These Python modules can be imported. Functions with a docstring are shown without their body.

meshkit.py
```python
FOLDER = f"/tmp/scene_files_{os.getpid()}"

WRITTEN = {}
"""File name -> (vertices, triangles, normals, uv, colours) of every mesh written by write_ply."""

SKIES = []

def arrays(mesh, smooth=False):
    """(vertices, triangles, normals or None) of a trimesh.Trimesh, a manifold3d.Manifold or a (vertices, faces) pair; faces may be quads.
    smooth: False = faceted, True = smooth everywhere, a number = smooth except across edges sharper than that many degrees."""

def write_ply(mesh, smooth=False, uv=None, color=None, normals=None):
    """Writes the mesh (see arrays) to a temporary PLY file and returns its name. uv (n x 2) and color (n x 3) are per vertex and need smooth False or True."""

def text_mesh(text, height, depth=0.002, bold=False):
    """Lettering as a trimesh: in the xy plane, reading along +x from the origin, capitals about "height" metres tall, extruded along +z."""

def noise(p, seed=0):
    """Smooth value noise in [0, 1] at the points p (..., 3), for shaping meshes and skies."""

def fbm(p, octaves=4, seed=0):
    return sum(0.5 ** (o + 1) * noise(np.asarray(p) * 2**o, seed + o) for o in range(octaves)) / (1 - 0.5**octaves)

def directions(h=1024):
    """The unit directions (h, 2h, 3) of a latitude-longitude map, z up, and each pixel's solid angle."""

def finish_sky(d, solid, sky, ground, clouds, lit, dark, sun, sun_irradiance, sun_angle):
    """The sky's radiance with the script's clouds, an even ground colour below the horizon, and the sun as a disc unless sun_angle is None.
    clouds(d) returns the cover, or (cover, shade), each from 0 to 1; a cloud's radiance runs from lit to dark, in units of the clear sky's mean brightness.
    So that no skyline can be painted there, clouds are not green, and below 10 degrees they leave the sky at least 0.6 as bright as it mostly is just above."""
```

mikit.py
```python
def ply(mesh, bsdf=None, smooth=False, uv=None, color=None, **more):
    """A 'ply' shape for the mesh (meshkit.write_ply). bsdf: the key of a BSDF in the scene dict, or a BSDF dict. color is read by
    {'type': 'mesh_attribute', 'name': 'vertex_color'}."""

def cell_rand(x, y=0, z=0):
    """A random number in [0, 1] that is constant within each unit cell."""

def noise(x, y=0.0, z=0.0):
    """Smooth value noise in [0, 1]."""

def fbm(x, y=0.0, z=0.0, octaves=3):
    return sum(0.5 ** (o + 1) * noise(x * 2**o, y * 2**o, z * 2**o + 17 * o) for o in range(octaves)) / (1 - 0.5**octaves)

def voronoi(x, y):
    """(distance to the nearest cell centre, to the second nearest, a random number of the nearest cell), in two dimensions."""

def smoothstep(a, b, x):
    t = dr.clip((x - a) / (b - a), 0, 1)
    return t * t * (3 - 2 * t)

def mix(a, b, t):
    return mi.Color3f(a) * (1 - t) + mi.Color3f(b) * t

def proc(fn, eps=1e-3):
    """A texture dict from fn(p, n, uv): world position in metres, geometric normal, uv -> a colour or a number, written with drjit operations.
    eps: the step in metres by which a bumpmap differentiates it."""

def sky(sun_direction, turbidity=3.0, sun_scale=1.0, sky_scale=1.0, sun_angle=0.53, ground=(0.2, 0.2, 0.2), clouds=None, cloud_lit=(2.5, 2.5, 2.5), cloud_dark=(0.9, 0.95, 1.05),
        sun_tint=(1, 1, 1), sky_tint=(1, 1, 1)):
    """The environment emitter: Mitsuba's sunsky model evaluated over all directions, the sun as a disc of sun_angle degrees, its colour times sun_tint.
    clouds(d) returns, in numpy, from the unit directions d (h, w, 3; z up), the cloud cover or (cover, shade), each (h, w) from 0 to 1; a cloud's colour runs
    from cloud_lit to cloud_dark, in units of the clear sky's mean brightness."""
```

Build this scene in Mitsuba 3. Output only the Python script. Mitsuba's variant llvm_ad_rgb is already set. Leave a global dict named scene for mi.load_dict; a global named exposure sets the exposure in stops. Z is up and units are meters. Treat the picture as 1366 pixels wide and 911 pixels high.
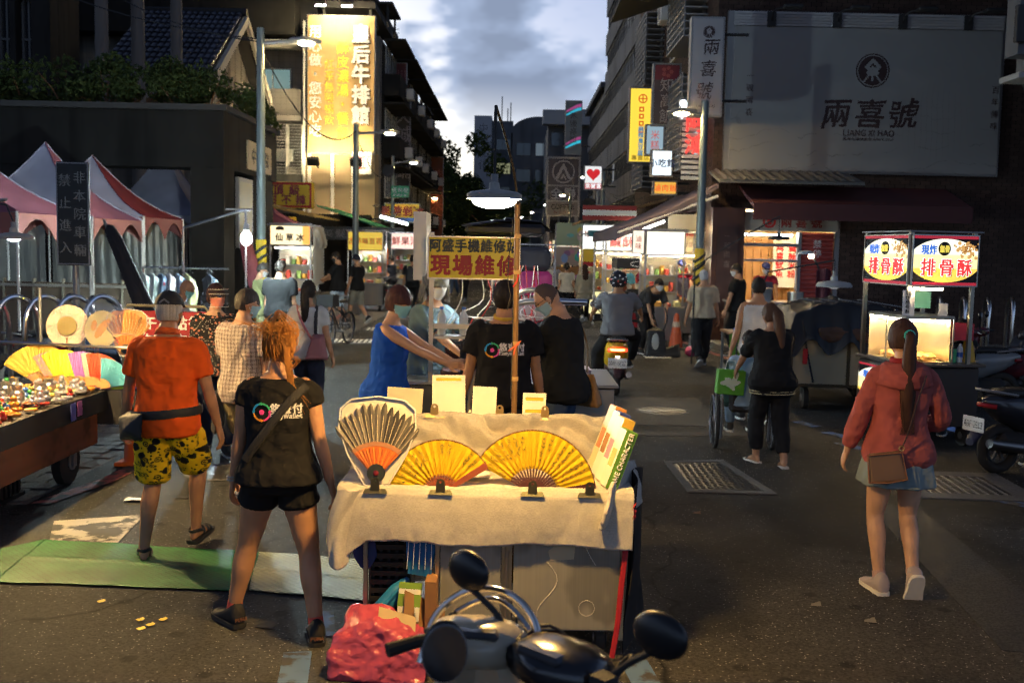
import math, glob, random
import numpy as np, trimesh, mitsuba as mi, drjit as dr, mikit, manifold3d as m3
from meshkit import noise as vnoise, fbm as vfbm
from shapely import box as sbox, union_all, affinity
from shapely.geometry import Polygon, MultiPolygon, Point
from PIL import ImageFont

scene, labels = {}, {}
ORD = ('first', 'second', 'third', 'fourth', 'fifth', 'sixth', 'seventh', 'eighth', 'ninth', 'tenth')
T4 = mi.ScalarTransform4f
# ------------------------------------------------------------------ camera, sky, exposure
PITCH, ROLL, EYE = math.radians(5.25), math.radians(1.15), 2.05
fw = np.array([0, math.cos(PITCH), -math.sin(PITCH)])
up = math.cos(ROLL) * np.array([0, math.sin(PITCH), math.cos(PITCH)]) - math.sin(ROLL) * np.array([1.0, 0, 0])
scene['camera'] = {'type': 'thinlens', 'fov': 53.13, 'fov_axis': 'x', 'near_clip': 0.05, 'far_clip': 2000.0,
                   'aperture_radius': 0.0055, 'focus_distance': 6.0,
                   'to_world': T4().look_at(origin=[0, 0, EYE], target=(np.array([0, 0, EYE]) + fw).tolist(), up=up.tolist())}

def clouds(d):
    x, y, z = d[..., 0], d[..., 1], np.maximum(d[..., 2], 0.0)
    k = 1.0 / (z + 0.30)
    q = np.stack([x * k * 4.6 + 2.2, y * k * 4.2 - 0.9, z * 9.0 + 0.6 - x * 3.0], -1)
    n = vfbm(q, 6, 3) + 0.34 * (vfbm(q * 3.3 + 5, 5, 9) - 0.5) + 0.20 * np.clip((z - 0.34) / 0.4, 0, 1)  # extra cover overhead, out of view, put in to dim the street
    cover = np.clip((n - 0.405) / 0.09, 0, 1) ** 0.8
    cover = cover * np.clip((z - 0.085) / 0.07, 0, 1) * 0.95
    return cover, np.clip(np.clip((n - 0.42) / 0.22, 0, 1) * 0.50 + np.clip((z - 0.33) / 0.30, 0, 1), 0, 1)  # deck also darkened high up, above the view, to cut light from overhead
scene['sky'] = mikit.sky((-0.42, 0.90, 0.15), turbidity=4.0, sun_scale=0.0, sky_scale=0.68, clouds=clouds,
                         cloud_lit=(1.75, 2.2, 3.1), cloud_dark=(0.15, 0.21, 0.38), sky_tint=(0.62, 0.79, 1.45), ground=(0.04, 0.04, 0.045))
scene['sky']['sampling_weight'] = 8.0
exposure, DIM = 3.0, 0.125   # dusk: lamp and sky radiances are small and the exposure long; lamps below are given as they look in the picture

# ------------------------------------------------------------------ helpers
CUR = np.eye(4)
_used = {}
def number(k):
    n = _used.get(k, -1) + 1
    _used[k] = n
    return k if n == 0 else f'{k}_{n:03d}'
def pose(x=0, y=0, z=0, rz=0.0, rx=0.0, ry=0.0, s=1.0):
    a, b, c = (math.radians(v) for v in (rx, ry, rz))
    Rx = np.array([[1, 0, 0], [0, math.cos(a), -math.sin(a)], [0, math.sin(a), math.cos(a)]])
    Ry = np.array([[math.cos(b), 0, math.sin(b)], [0, 1, 0], [-math.sin(b), 0, math.cos(b)]])
    Rz = np.array([[math.cos(c), -math.sin(c), 0], [math.sin(c), math.cos(c), 0], [0, 0, 1]])
    m = np.eye(4); m[:3, :3] = Rz @ Ry @ Rx * s; m[:3, 3] = (x, y, z)
    return m
def use(m):
    global CUR
    CUR = m
def thing(name, label, cat, group=None, at=None, rz=0, kind=None, m=None):
    k = number(name)
    labels[k] = {'label': label, 'category': cat}
    if group: labels[k]['group'] = group
    if kind: labels[k]['kind'] = kind
    use(m if m is not None else pose(*(at or (0, 0, 0)), rz=rz))
    return k
def setting(name, label, mesh, mt, **kw):
    use(np.eye(4)); k = number(name); labels[k] = {'label': label, 'kind': 'structure'}
    put(k, mesh, mt, **kw); return k
def put(k, mesh, mt, smooth=False, uv=None, color=None, rad=None, m=None, wt=0.15):
    if isinstance(mesh, dict): d = dict(mesh)   # a mesh written before, shared between copies
    else: d = mikit.ply(join(*mesh) if isinstance(mesh, (list, tuple)) else mesh, mt, smooth=smooth, uv=uv, color=color)
    d['to_world'] = T4((CUR if m is None else m).tolist())
    if rad is not None: d['emitter'] = {'type': 'area', 'radiance': {'type': 'rgb', 'value': [float(v) * DIM for v in rad]}, 'sampling_weight': float(wt)}
    scene[k] = d
    return k
def part(parent, name, mesh, mt, label=None, **kw):
    k = number(parent + '__' + name)
    if label: labels[k] = {'label': label}
    return put(k, mesh, mt, **kw)
def solo(name, label, cat, mesh, mt, group=None, at=None, rz=0, kind=None, m=None, **kw):
    k = thing(name, label, cat, group, at, rz, kind, m)
    return put(k, mesh, mt, **kw)
def glow(parent, name, mesh, rad, **kw):
    return part(parent, name, mesh, 'lamp_black', rad=rad, **kw)

_mats = {}
def mat(rgb, rough=0.6, metal=0.0, spec=0.5, **kw):
    key = (tuple(np.round(rgb, 4)), rough, metal, spec, tuple(sorted(kw.items())))
    if key not in _mats:
        n = f'mat_{len(_mats)}'
        d = {'type': 'principled', 'base_color': {'type': 'rgb', 'value': [float(v) for v in rgb]}, 'roughness': rough, 'metallic': metal, 'specular': spec, **kw}
        scene[n] = {'type': 'twosided', 'bsdf': d}
        _mats[key] = n
    return _mats[key]
def proc_mat(name, fn, rough=0.8, metal=0.0, spec=0.4, bump=None, bscale=0.004, eps=2e-3):
    base = fn if isinstance(fn, dict) else mikit.proc(fn)
    d = {'type': 'principled', 'base_color': base, 'roughness': mikit.proc(rough) if callable(rough) else rough, 'metallic': metal, 'specular': spec}
    if bump is not None: d = {'type': 'bumpmap', 'arbitrary': mikit.proc(bump, eps=eps), 'scale': bscale, 'bsdf': d}
    scene[name] = {'type': 'twosided', 'bsdf': d}
    return name
scene['lamp_black'] = {'type': 'diffuse', 'reflectance': {'type': 'rgb', 'value': [0.05, 0.05, 0.05]}}
VCOL = {'type': 'mesh_attribute', 'name': 'vertex_color'}
for nm, ro, sp in (('vc', 0.85, 0.25), ('vc_skin', 0.5, 0.4), ('vc_gloss', 0.28, 0.5), ('vc_hair', 0.6, 0.25)):
    scene[nm] = {'type': 'twosided', 'bsdf': {'type': 'principled', 'base_color': dict(VCOL), 'roughness': ro, 'specular': sp}}
def folds(p, n, uv):
    a = mikit.fbm(p.x * 10, p.y * 10, p.z * 5.5, 3); b = mikit.fbm(p.x * 26 + 3, p.y * 26, p.z * 34, 2)
    return (1 - dr.abs(2 * a - 1)) + .22 * (1 - dr.abs(2 * b - 1)) + .03 * mikit.noise(p.x * 400, p.y * 400, p.z * 400)
scene['vc_cloth'] = {'type': 'twosided', 'bsdf': {'type': 'bumpmap', 'arbitrary': mikit.proc(folds, eps=4e-3), 'scale': 0.034, 'bsdf': {'type': 'principled', 'base_color': dict(VCOL), 'roughness': 0.88, 'specular': 0.2}}}
def crinkle(p, n, uv):
    a = mikit.fbm(p.x * 22, p.y * 22, p.z * 22, 3); b = mikit.fbm(p.x * 60 + 3, p.y * 60, p.z * 60, 2)
    return (1 - dr.abs(2 * a - 1)) + .35 * (1 - dr.abs(2 * b - 1))
scene['pink_film'] = {'type': 'twosided', 'bsdf': {'type': 'bumpmap', 'arbitrary': mikit.proc(crinkle, eps=2e-3), 'scale': 0.006, 'bsdf': {'type': 'principled', 'base_color': {'type': 'rgb', 'value': [.36, .055, .10]}, 'roughness': 0.3, 'specular': 0.5}}}
scene['glass'] = {'type': 'thindielectric', 'int_ior': 1.45}
scene['mirror'] = {'type': 'twosided', 'bsdf': {'type': 'roughconductor', 'material': 'Al', 'alpha': 0.02}}
def tint(mesh, rgb, amp=0.15, freq=6.0, seed=0, stretch=(1, 1, 1)):
    v = np.asarray(mesh.vertices) * np.array(stretch)
    n = (vfbm(v * freq + 31.7 * (seed + 1), 4, seed) - 0.5) * 2
    return np.clip(np.asarray(rgb)[None] * (1 + amp * n[:, None] * 1.6), 0, 1)

STEEL, CHROME, BLACKP, RUBBER = mat((0.45, 0.44, 0.42), 0.32, 1.0), mat((0.7, 0.7, 0.7), 0.12, 1.0), mat((0.012, 0.012, 0.014), 0.35), mat((0.02, 0.02, 0.02), 0.8)
PALE, DARK, GREYM, WHITE = mat((0.6, 0.58, 0.54), 0.6), mat((0.02, 0.02, 0.022), 0.7), mat((0.22, 0.22, 0.23), 0.5, 0.6), mat((0.72, 0.72, 0.70), 0.5)
RED, YEL, GREEN, BLUE, WOOD = mat((0.45, 0.02, 0.025), 0.5), mat((0.75, 0.5, 0.03), 0.5), mat((0.02, 0.22, 0.09), 0.5), mat((0.02, 0.09, 0.4), 0.5), mat((0.16, 0.075, 0.035), 0.55)

def join(*ms):
    ms = [m for m in ms if m is not None]
    return trimesh.util.concatenate([trimesh.Trimesh(m.vertices, m.faces, process=False) for m in ms]) if len(ms) > 1 else ms[0]
def xf(m, mesh):
    v = np.asarray(mesh.vertices) @ m[:3, :3].T + m[:3, 3]
    return trimesh.Trimesh(v, mesh.faces, process=False)
BOXF = np.array([[0, 1, 3], [0, 3, 2], [4, 6, 7], [4, 7, 5], [0, 4, 5], [0, 5, 1], [2, 3, 7], [2, 7, 6], [0, 2, 6], [0, 6, 4], [1, 5, 7], [1, 7, 3]])
def bx(x0, x1, y0, y1, z0, z1, bev=0.0):
    if bev:
        b = min(bev, (x1 - x0) * 0.45, (y1 - y0) * 0.45, (z1 - z0) * 0.45)
        P = []
        for x, sx in ((x0, 1), (x1, -1)):
            for y, sy in ((y0, 1), (y1, -1)):
                for z, sz in ((z0, 1), (z1, -1)):
                    P += [(x + sx * b, y + sy * b, z), (x + sx * b, y, z + sz * b), (x, y + sy * b, z + sz * b)]
        return hull(P)
    P = np.array([[x, y, z] for x in (x0, x1) for y in (y0, y1) for z in (z0, z1)], float)
    return trimesh.Trimesh(P, BOXF, process=False)
def hull(P):
    m = m3.Manifold.hull_points(np.asarray(P, np.float64)).to_mesh()
    return trimesh.Trimesh(np.array(m.vert_properties[:, :3]), np.array(m.tri_verts), process=False)
def loft(rings, cap=True):
    rings = [np.asarray(r, float) for r in rings]
    n, k = len(rings[0]), len(rings)
    v = np.vstack(rings)
    i = np.arange(n); j = (i + 1) % n
    F = []
    for a in range(k - 1):
        A, B = a * n, (a + 1) * n
        F += [np.stack([A + i, A + j, B + j], 1), np.stack([A + i, B + j, B + i], 1)]
    if cap:
        v = np.vstack([v, rings[0].mean(0), rings[-1].mean(0)])
        F += [np.stack([j, i, i * 0 + n * k], 1), np.stack([(k - 1) * n + i, (k - 1) * n + j, i * 0 + n * k + 1], 1)]
    return trimesh.Trimesh(v, np.vstack(F), process=False)
def smooth_path(P, R, step):
    P, R = np.asarray(P, float), np.asarray(R, float)
    R = R if R.ndim == 2 else np.stack([R, R], 1)
    out, rad = [], []
    Q = np.vstack([2 * P[0] - P[1], P, 2 * P[-1] - P[-2]])
    for i in range(len(P) - 1):
        p0, p1, p2, p3 = Q[i:i + 4]
        n = max(1, int(round(np.linalg.norm(p2 - p1) / step)))
        for t in np.arange(n) / n:
            out.append(0.5 * (2 * p1 + (p2 - p0) * t + (2 * p0 - 5 * p1 + 4 * p2 - p3) * t ** 2 + (3 * p1 - p0 - 3 * p2 + p3) * t ** 3))
            s = t * t * (3 - 2 * t); rad.append(R[i] * (1 - s) + R[i + 1] * s)
    out.append(P[-1]); rad.append(R[-1])
    return np.array(out), np.array(rad)
def tube(P, R, sides=10, step=None, up=(0, 0, 1.0), round_ends=False):
    """A tube of elliptical section along P: R a number, a list or a list of (across, along up)."""
    P = np.asarray(P, float)
    R = np.asarray(R, float)
    if R.ndim == 0: R = np.full(len(P), float(R))
    R = R if R.ndim == 2 else np.stack([R, R], 1)
    if step: P, R = smooth_path(P, R, step)
    t = np.gradient(P, axis=0); t /= np.linalg.norm(t, axis=1, keepdims=True) + 1e-12
    if round_ends:
        e0, e1 = R[0].mean(), R[-1].mean()
        P = np.vstack([P[0] - t[0] * e0 * 0.95, P[0] - t[0] * e0 * 0.65, P, P[-1] + t[-1] * e1 * 0.65, P[-1] + t[-1] * e1 * 0.95])
        R = np.vstack([R[0] * 0.3, R[0] * 0.75, R, R[-1] * 0.75, R[-1] * 0.3])
        t = np.vstack([t[:1], t[:1], t, t[-1:], t[-1:]])
    u = np.array(up, float)
    if abs(t[0] @ u) > 0.95: u = np.array([0, 1.0, 0]) if abs(u[1]) < 0.9 else np.array([1.0, 0, 0])
    a = np.arange(sides) * 2 * np.pi / sides
    rings, prev = [], None
    for p, r, tt in zip(P, R, t):
        w = u if prev is None else prev
        w = w - tt * (w @ tt); w /= np.linalg.norm(w) + 1e-12
        prev = w; c = np.cross(w, tt)
        rings.append(p + r[0] * np.cos(a)[:, None] * c + r[1] * np.sin(a)[:, None] * w)
    m = loft(rings)
    m.faces = m.faces[:, ::-1] if m.volume < 0 else m.faces
    return m
def rod(p, q, r, sides=8, r2=None):
    return tube([p, q], [r, r if r2 is None else r2], sides)
def lathe(prof, n=24, cap=True):
    a = np.arange(n) * 2 * np.pi / n
    m = loft([np.stack([r * np.cos(a), r * np.sin(a), a * 0 + z], 1) for r, z in prof], cap)
    if cap and m.volume < 0: m.faces = m.faces[:, ::-1]
    return m
def ball(r, c=(0, 0, 0), sub=2, s=(1, 1, 1)):
    m = trimesh.creation.icosphere(subdivisions=sub, radius=1.0)
    return trimesh.Trimesh(np.asarray(m.vertices) * r * np.array(s) + np.array(c), m.faces, process=False)
def sheet(fn, nu, nv, thick=0.0):
    """A cloth: fn(u, v) -> points, u and v from 0 to 1; closed with a thickness when thick > 0."""
    u, v = np.meshgrid(np.linspace(0, 1, nu), np.linspace(0, 1, nv), indexing='ij')
    P = np.asarray(fn(u, v)).reshape(-1, 3) if not isinstance(fn(u, v), tuple) else np.stack(fn(u, v), -1).reshape(-1, 3)
    i, j = np.meshgrid(np.arange(nu - 1), np.arange(nv - 1), indexing='ij')
    a = (i * nv + j).ravel()
    F = np.vstack([np.stack([a, a + nv, a + nv + 1], 1), np.stack([a, a + nv + 1, a + 1], 1)])
    if not thick: return trimesh.Trimesh(P, F, process=False)
    m = trimesh.Trimesh(P, F, process=False)
    N = np.array(m.vertex_normals)
    n = len(P)
    edge = np.concatenate([np.arange(nv), np.arange(1, nu) * nv + nv - 1, (nu - 1) * nv + np.arange(nv - 2, -1, -1), np.arange(nu - 2, 0, -1) * nv])
    e2 = np.roll(edge, -1)
    S = np.vstack([np.stack([edge, e2, e2 + n], 1), np.stack([edge, e2 + n, edge + n], 1)])
    return trimesh.Trimesh(np.vstack([P + N * thick / 2, P - N * thick / 2]), np.vstack([F, F[:, ::-1] + n, S]), process=False)
def prism(poly, z0, z1):
    gs = [g for g in (poly.geoms if hasattr(poly, 'geoms') else [poly]) if g.geom_type == 'Polygon' and g.area > 1e-9]
    ms = [trimesh.creation.extrude_polygon(g, z1 - z0, engine='earcut') for g in gs]
    m = join(*ms) if ms else None
    if m is not None: m.apply_translation([0, 0, z0])
    return m
def upright(mesh, y=0.0):
    """xy-plane extrusion -> stands in the xz plane, front to -y, front face at y."""
    v = np.asarray(mesh.vertices)
    return trimesh.Trimesh(np.stack([v[:, 0], y - v[:, 2], v[:, 1]], 1), mesh.faces, process=False)
def man(mesh):
    return m3.Manifold(m3.Mesh(vert_properties=np.asarray(mesh.vertices, np.float32), tri_verts=np.asarray(mesh.faces, np.uint32)))
def unman(M):
    m = M.to_mesh()
    return trimesh.Trimesh(np.array(m.vert_properties[:, :3], float), np.array(m.tri_verts), process=False)
def fuse(*ms):
    return unman(m3.Manifold.batch_boolean([man(weld(m)) for m in ms], m3.OpType.Add))
def weld(m):
    t = trimesh.Trimesh(m.vertices, m.faces, process=True); t.merge_vertices(); return t
def relax(m, it=6):
    m = weld(m); trimesh.smoothing.filter_taubin(m, lamb=0.5, nu=0.53, iterations=it); return m
def ripple(m, amp, freq, seed=0, stretch=(1, 1, 1)):
    v = np.asarray(m.vertices); n = np.asarray(m.vertex_normals)
    d = (vfbm(v * np.array(stretch) * freq + seed * 7.3, 3, seed) - 0.5) * 2 * amp
    return trimesh.Trimesh(v + n * d[:, None], m.faces, process=False)

# ------------------------------------------------------------------ lettering
_fonts = glob.glob('/opt/blender-*/*/datafiles/fonts/Noto Sans CJK*')
FONT = ImageFont.truetype(_fonts[0], 64) if _fonts else None
_gl = {}
def glyph(ch):
    if ch not in _gl:
        m = FONT.getmask(ch, mode='L'); w, h = m.size
        x0, y0, x1, y1 = FONT.getbbox(ch, anchor='ls')
        if w * h == 0: _gl[ch] = (None, FONT.getlength(ch) / 64); return _gl[ch]
        on = np.array([m.getpixel((i % w, i // w)) for i in range(w * h)]).reshape(h, w) > 110
        on = np.pad(on, ((0, 0), (1, 1))).astype(np.int8)
        rows, st = np.nonzero(np.diff(on, axis=1) == 1); en = np.nonzero(np.diff(on, axis=1) == -1)[1]
        g = union_all(sbox(st, -rows - 1, en, -rows)).buffer(0.7).buffer(-0.7).simplify(0.75)
        _gl[ch] = (affinity.affine_transform(g, [1 / 64, 0, 0, 1 / 64, x0 / 64, -y0 / 64]), FONT.getlength(ch) / 64)
    return _gl[ch]
def text(s, size, bold=0.0, vertical=False, pitch=1.06, width=None):
    """Lettering centred on the origin, as one shapely shape, size = em height in metres."""
    gs, at = [], 0.0
    for ch in s:
        g, adv = glyph(ch)
        if g is not None:
            g = g.buffer(bold) if bold else g
            gs.append(affinity.translate(g, -adv / 2, -0.38 - at) if vertical else affinity.translate(g, at, -0.38))
        at += pitch if vertical else adv * (pitch if ord(ch) > 255 else 1.0)
    g = union_all(gs)
    b = g.bounds
    g = affinity.translate(g, -(b[0] + b[2]) / 2, -(b[1] + b[3]) / 2)
    k = size
    kx = width / (b[2] - b[0]) if width else k
    return affinity.scale(g, kx, k, 1, origin=(0, 0))
def letters(parent, s, size, x, z, mt, y=0.0, depth=0.008, name='lettering', rad=None, wt=0.02, **kw):
    """Text on an upright board facing -y, its front at y - depth."""
    m = upright(prism(affinity.translate(text(s, size, **kw), x, z), 0, depth), y)
    return part(parent, name, m, mt, rad=rad, wt=wt)
# ------------------------------------------------------------------ people
SKIN = {'a': (0.43, 0.225, 0.125), 'b': (0.36, 0.18, 0.095), 'c': (0.50, 0.285, 0.175)}
def ik(a, b, l1, l2, pole):
    a, b, pole = (np.asarray(v, float) for v in (a, b, pole))
    d = b - a; L = np.linalg.norm(d); u = d / L
    L = min(L, (l1 + l2) * 0.998)
    x = (l1 * l1 - l2 * l2 + L * L) / (2 * L); h = math.sqrt(max(l1 * l1 - x * x, 0))
    p = pole - u * (pole @ u); p /= np.linalg.norm(p) + 1e-9
    return a + u * x + p * h, a + u * L
def head_mesh(sub=3, female=False):
    m = trimesh.creation.icosphere(subdivisions=sub); v = np.array(m.vertices)
    x, y, z = v.T
    X, Y, Z = x * 0.074, y * 0.092, z * 0.116
    low = np.clip(-z, 0, 1)
    X = X * (1 - 0.30 * low ** 1.6); Y = Y * (1 - 0.16 * low ** 2) + 0.016 * low ** 2
    Y = np.where(y < 0, Y * (1 + 0.10 * np.clip(z + 0.3, 0, 1)), Y)
    def bump(cx, cz, sx, sz, a, front=True):
        return a * np.exp(-((X - cx) / sx) ** 2 - ((Z - cz) / sz) ** 2) * (y > 0)
    Y = Y + bump(0, -0.022, 0.010, 0.013, 0.020) + bump(0, -0.004, 0.008, 0.018, 0.010)
    Y = Y - bump(0.031, 0.006, 0.016, 0.010, 0.008) - bump(-0.031, 0.006, 0.016, 0.010, 0.008)
    Y = Y + bump(0, 0.026, 0.05, 0.010, 0.004) + bump(0, -0.055, 0.020, 0.006, 0.005) + bump(0, -0.066, 0.018, 0.005, 0.005) - bump(0, -0.061, 0.022, 0.002, 0.004)
    Y = Y + bump(0, -0.095, 0.022, 0.014, 0.010)
    return trimesh.Trimesh(np.stack([X, Y, Z], 1), m.faces, process=False)
def hand_mesh(side, curl=0.5):
    """Hand hanging along -z from the wrist at the origin, palm facing -x*side (inwards), thumb forward (+y)."""
    ms = [loft(np.stack([w * np.cos(A12), cy + d * np.sin(A12), A12 * 0 + z], 1) for w, d, cy, z in
               ((0.018, 0.024, 0, 0.02), (0.019, 0.029, 0.001, -0.02), (0.017, 0.039, 0.001, -0.06), (0.013, 0.041, 0, -0.09), (0.010, 0.036, 0, -0.102)))]
    for i, (y, ln) in enumerate(((0.029, 0.070), (0.010, 0.080), (-0.010, 0.074), (-0.028, 0.058))):
        p = np.array([0, y, -0.088]); P = [p]; ang = 0.15
        for k, f in enumerate((0.2, 0.42, 0.30, 0.22)):
            P.append(P[-1] + ln * f * np.array([-side * math.sin(ang), 0.02 * (1.5 - i), -math.cos(ang)])); ang += curl * (0.75 if k else 0.45)
        ms.append(tube(P, [0.0095, 0.0092, 0.0085, 0.008, 0.0068], 8, round_ends=True))
    ms.append(tube([[-side * 0.004, 0.022, -0.028], [-side * 0.012, 0.046, -0.055], [-side * 0.018, 0.056, -0.078], [-side * 0.024, 0.056, -0.098]], [0.014, 0.012, 0.0105, 0.008], 8, round_ends=True))
    for q in ms:
        if q.volume < 0: q.faces = q.faces[:, ::-1]
    return fuse(*ms)
A12 = np.arange(12) * np.pi / 6
def align(d, fwd=(0, 1, 0)):
    """Rotation whose -z column runs along d and whose y column lies near fwd."""
    z = -np.asarray(d, float); z /= np.linalg.norm(z)
    y = np.asarray(fwd, float) - z * (np.asarray(fwd, float) @ z)
    if np.linalg.norm(y) < 1e-4: y = np.array([0, 0, 1.0]) - z * z[2]
    y /= np.linalg.norm(y)
    m = np.eye(4); m[:3, :3] = np.stack([np.cross(y, z), y, z], 1)
    return m
TORSO = {  # z, half width, half depth, y shift
    'm': ((0.80, .12, .095, 0), (0.86, .160, .118, -.008), (0.93, .166, .120, -.012), (1.02, .152, .108, -.004), (1.10, .148, .104, 0), (1.20, .160, .112, .002), (1.30, .172, .112, 0), (1.37, .168, .095, -.008), (1.415, .120, .075, -.012), (1.45, .062, .060, -.008), (1.53, .052, .054, .008)),
    'f': ((0.80, .13, .10, 0), (0.86, .172, .124, -.012), (0.93, .170, .122, -.014), (1.02, .140, .100, -.004), (1.10, .126, .094, 0), (1.20, .140, .106, .008), (1.30, .150, .100, .004), (1.37, .145, .085, -.006), (1.415, .105, .068, -.01), (1.45, .053, .052, -.006), (1.53, .044, .047, .008))}
def oval(w, d, c, n=24, sq=2.3):
    a = np.arange(n) * 2 * np.pi / n
    ca, sa = np.cos(a), np.sin(a)
    return np.stack([c[0] + w * np.sign(ca) * abs(ca) ** (2 / sq), c[1] + d * np.sign(sa) * abs(sa) ** (2 / sq), a * 0 + c[2]], 1)
class P: pass
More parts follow.
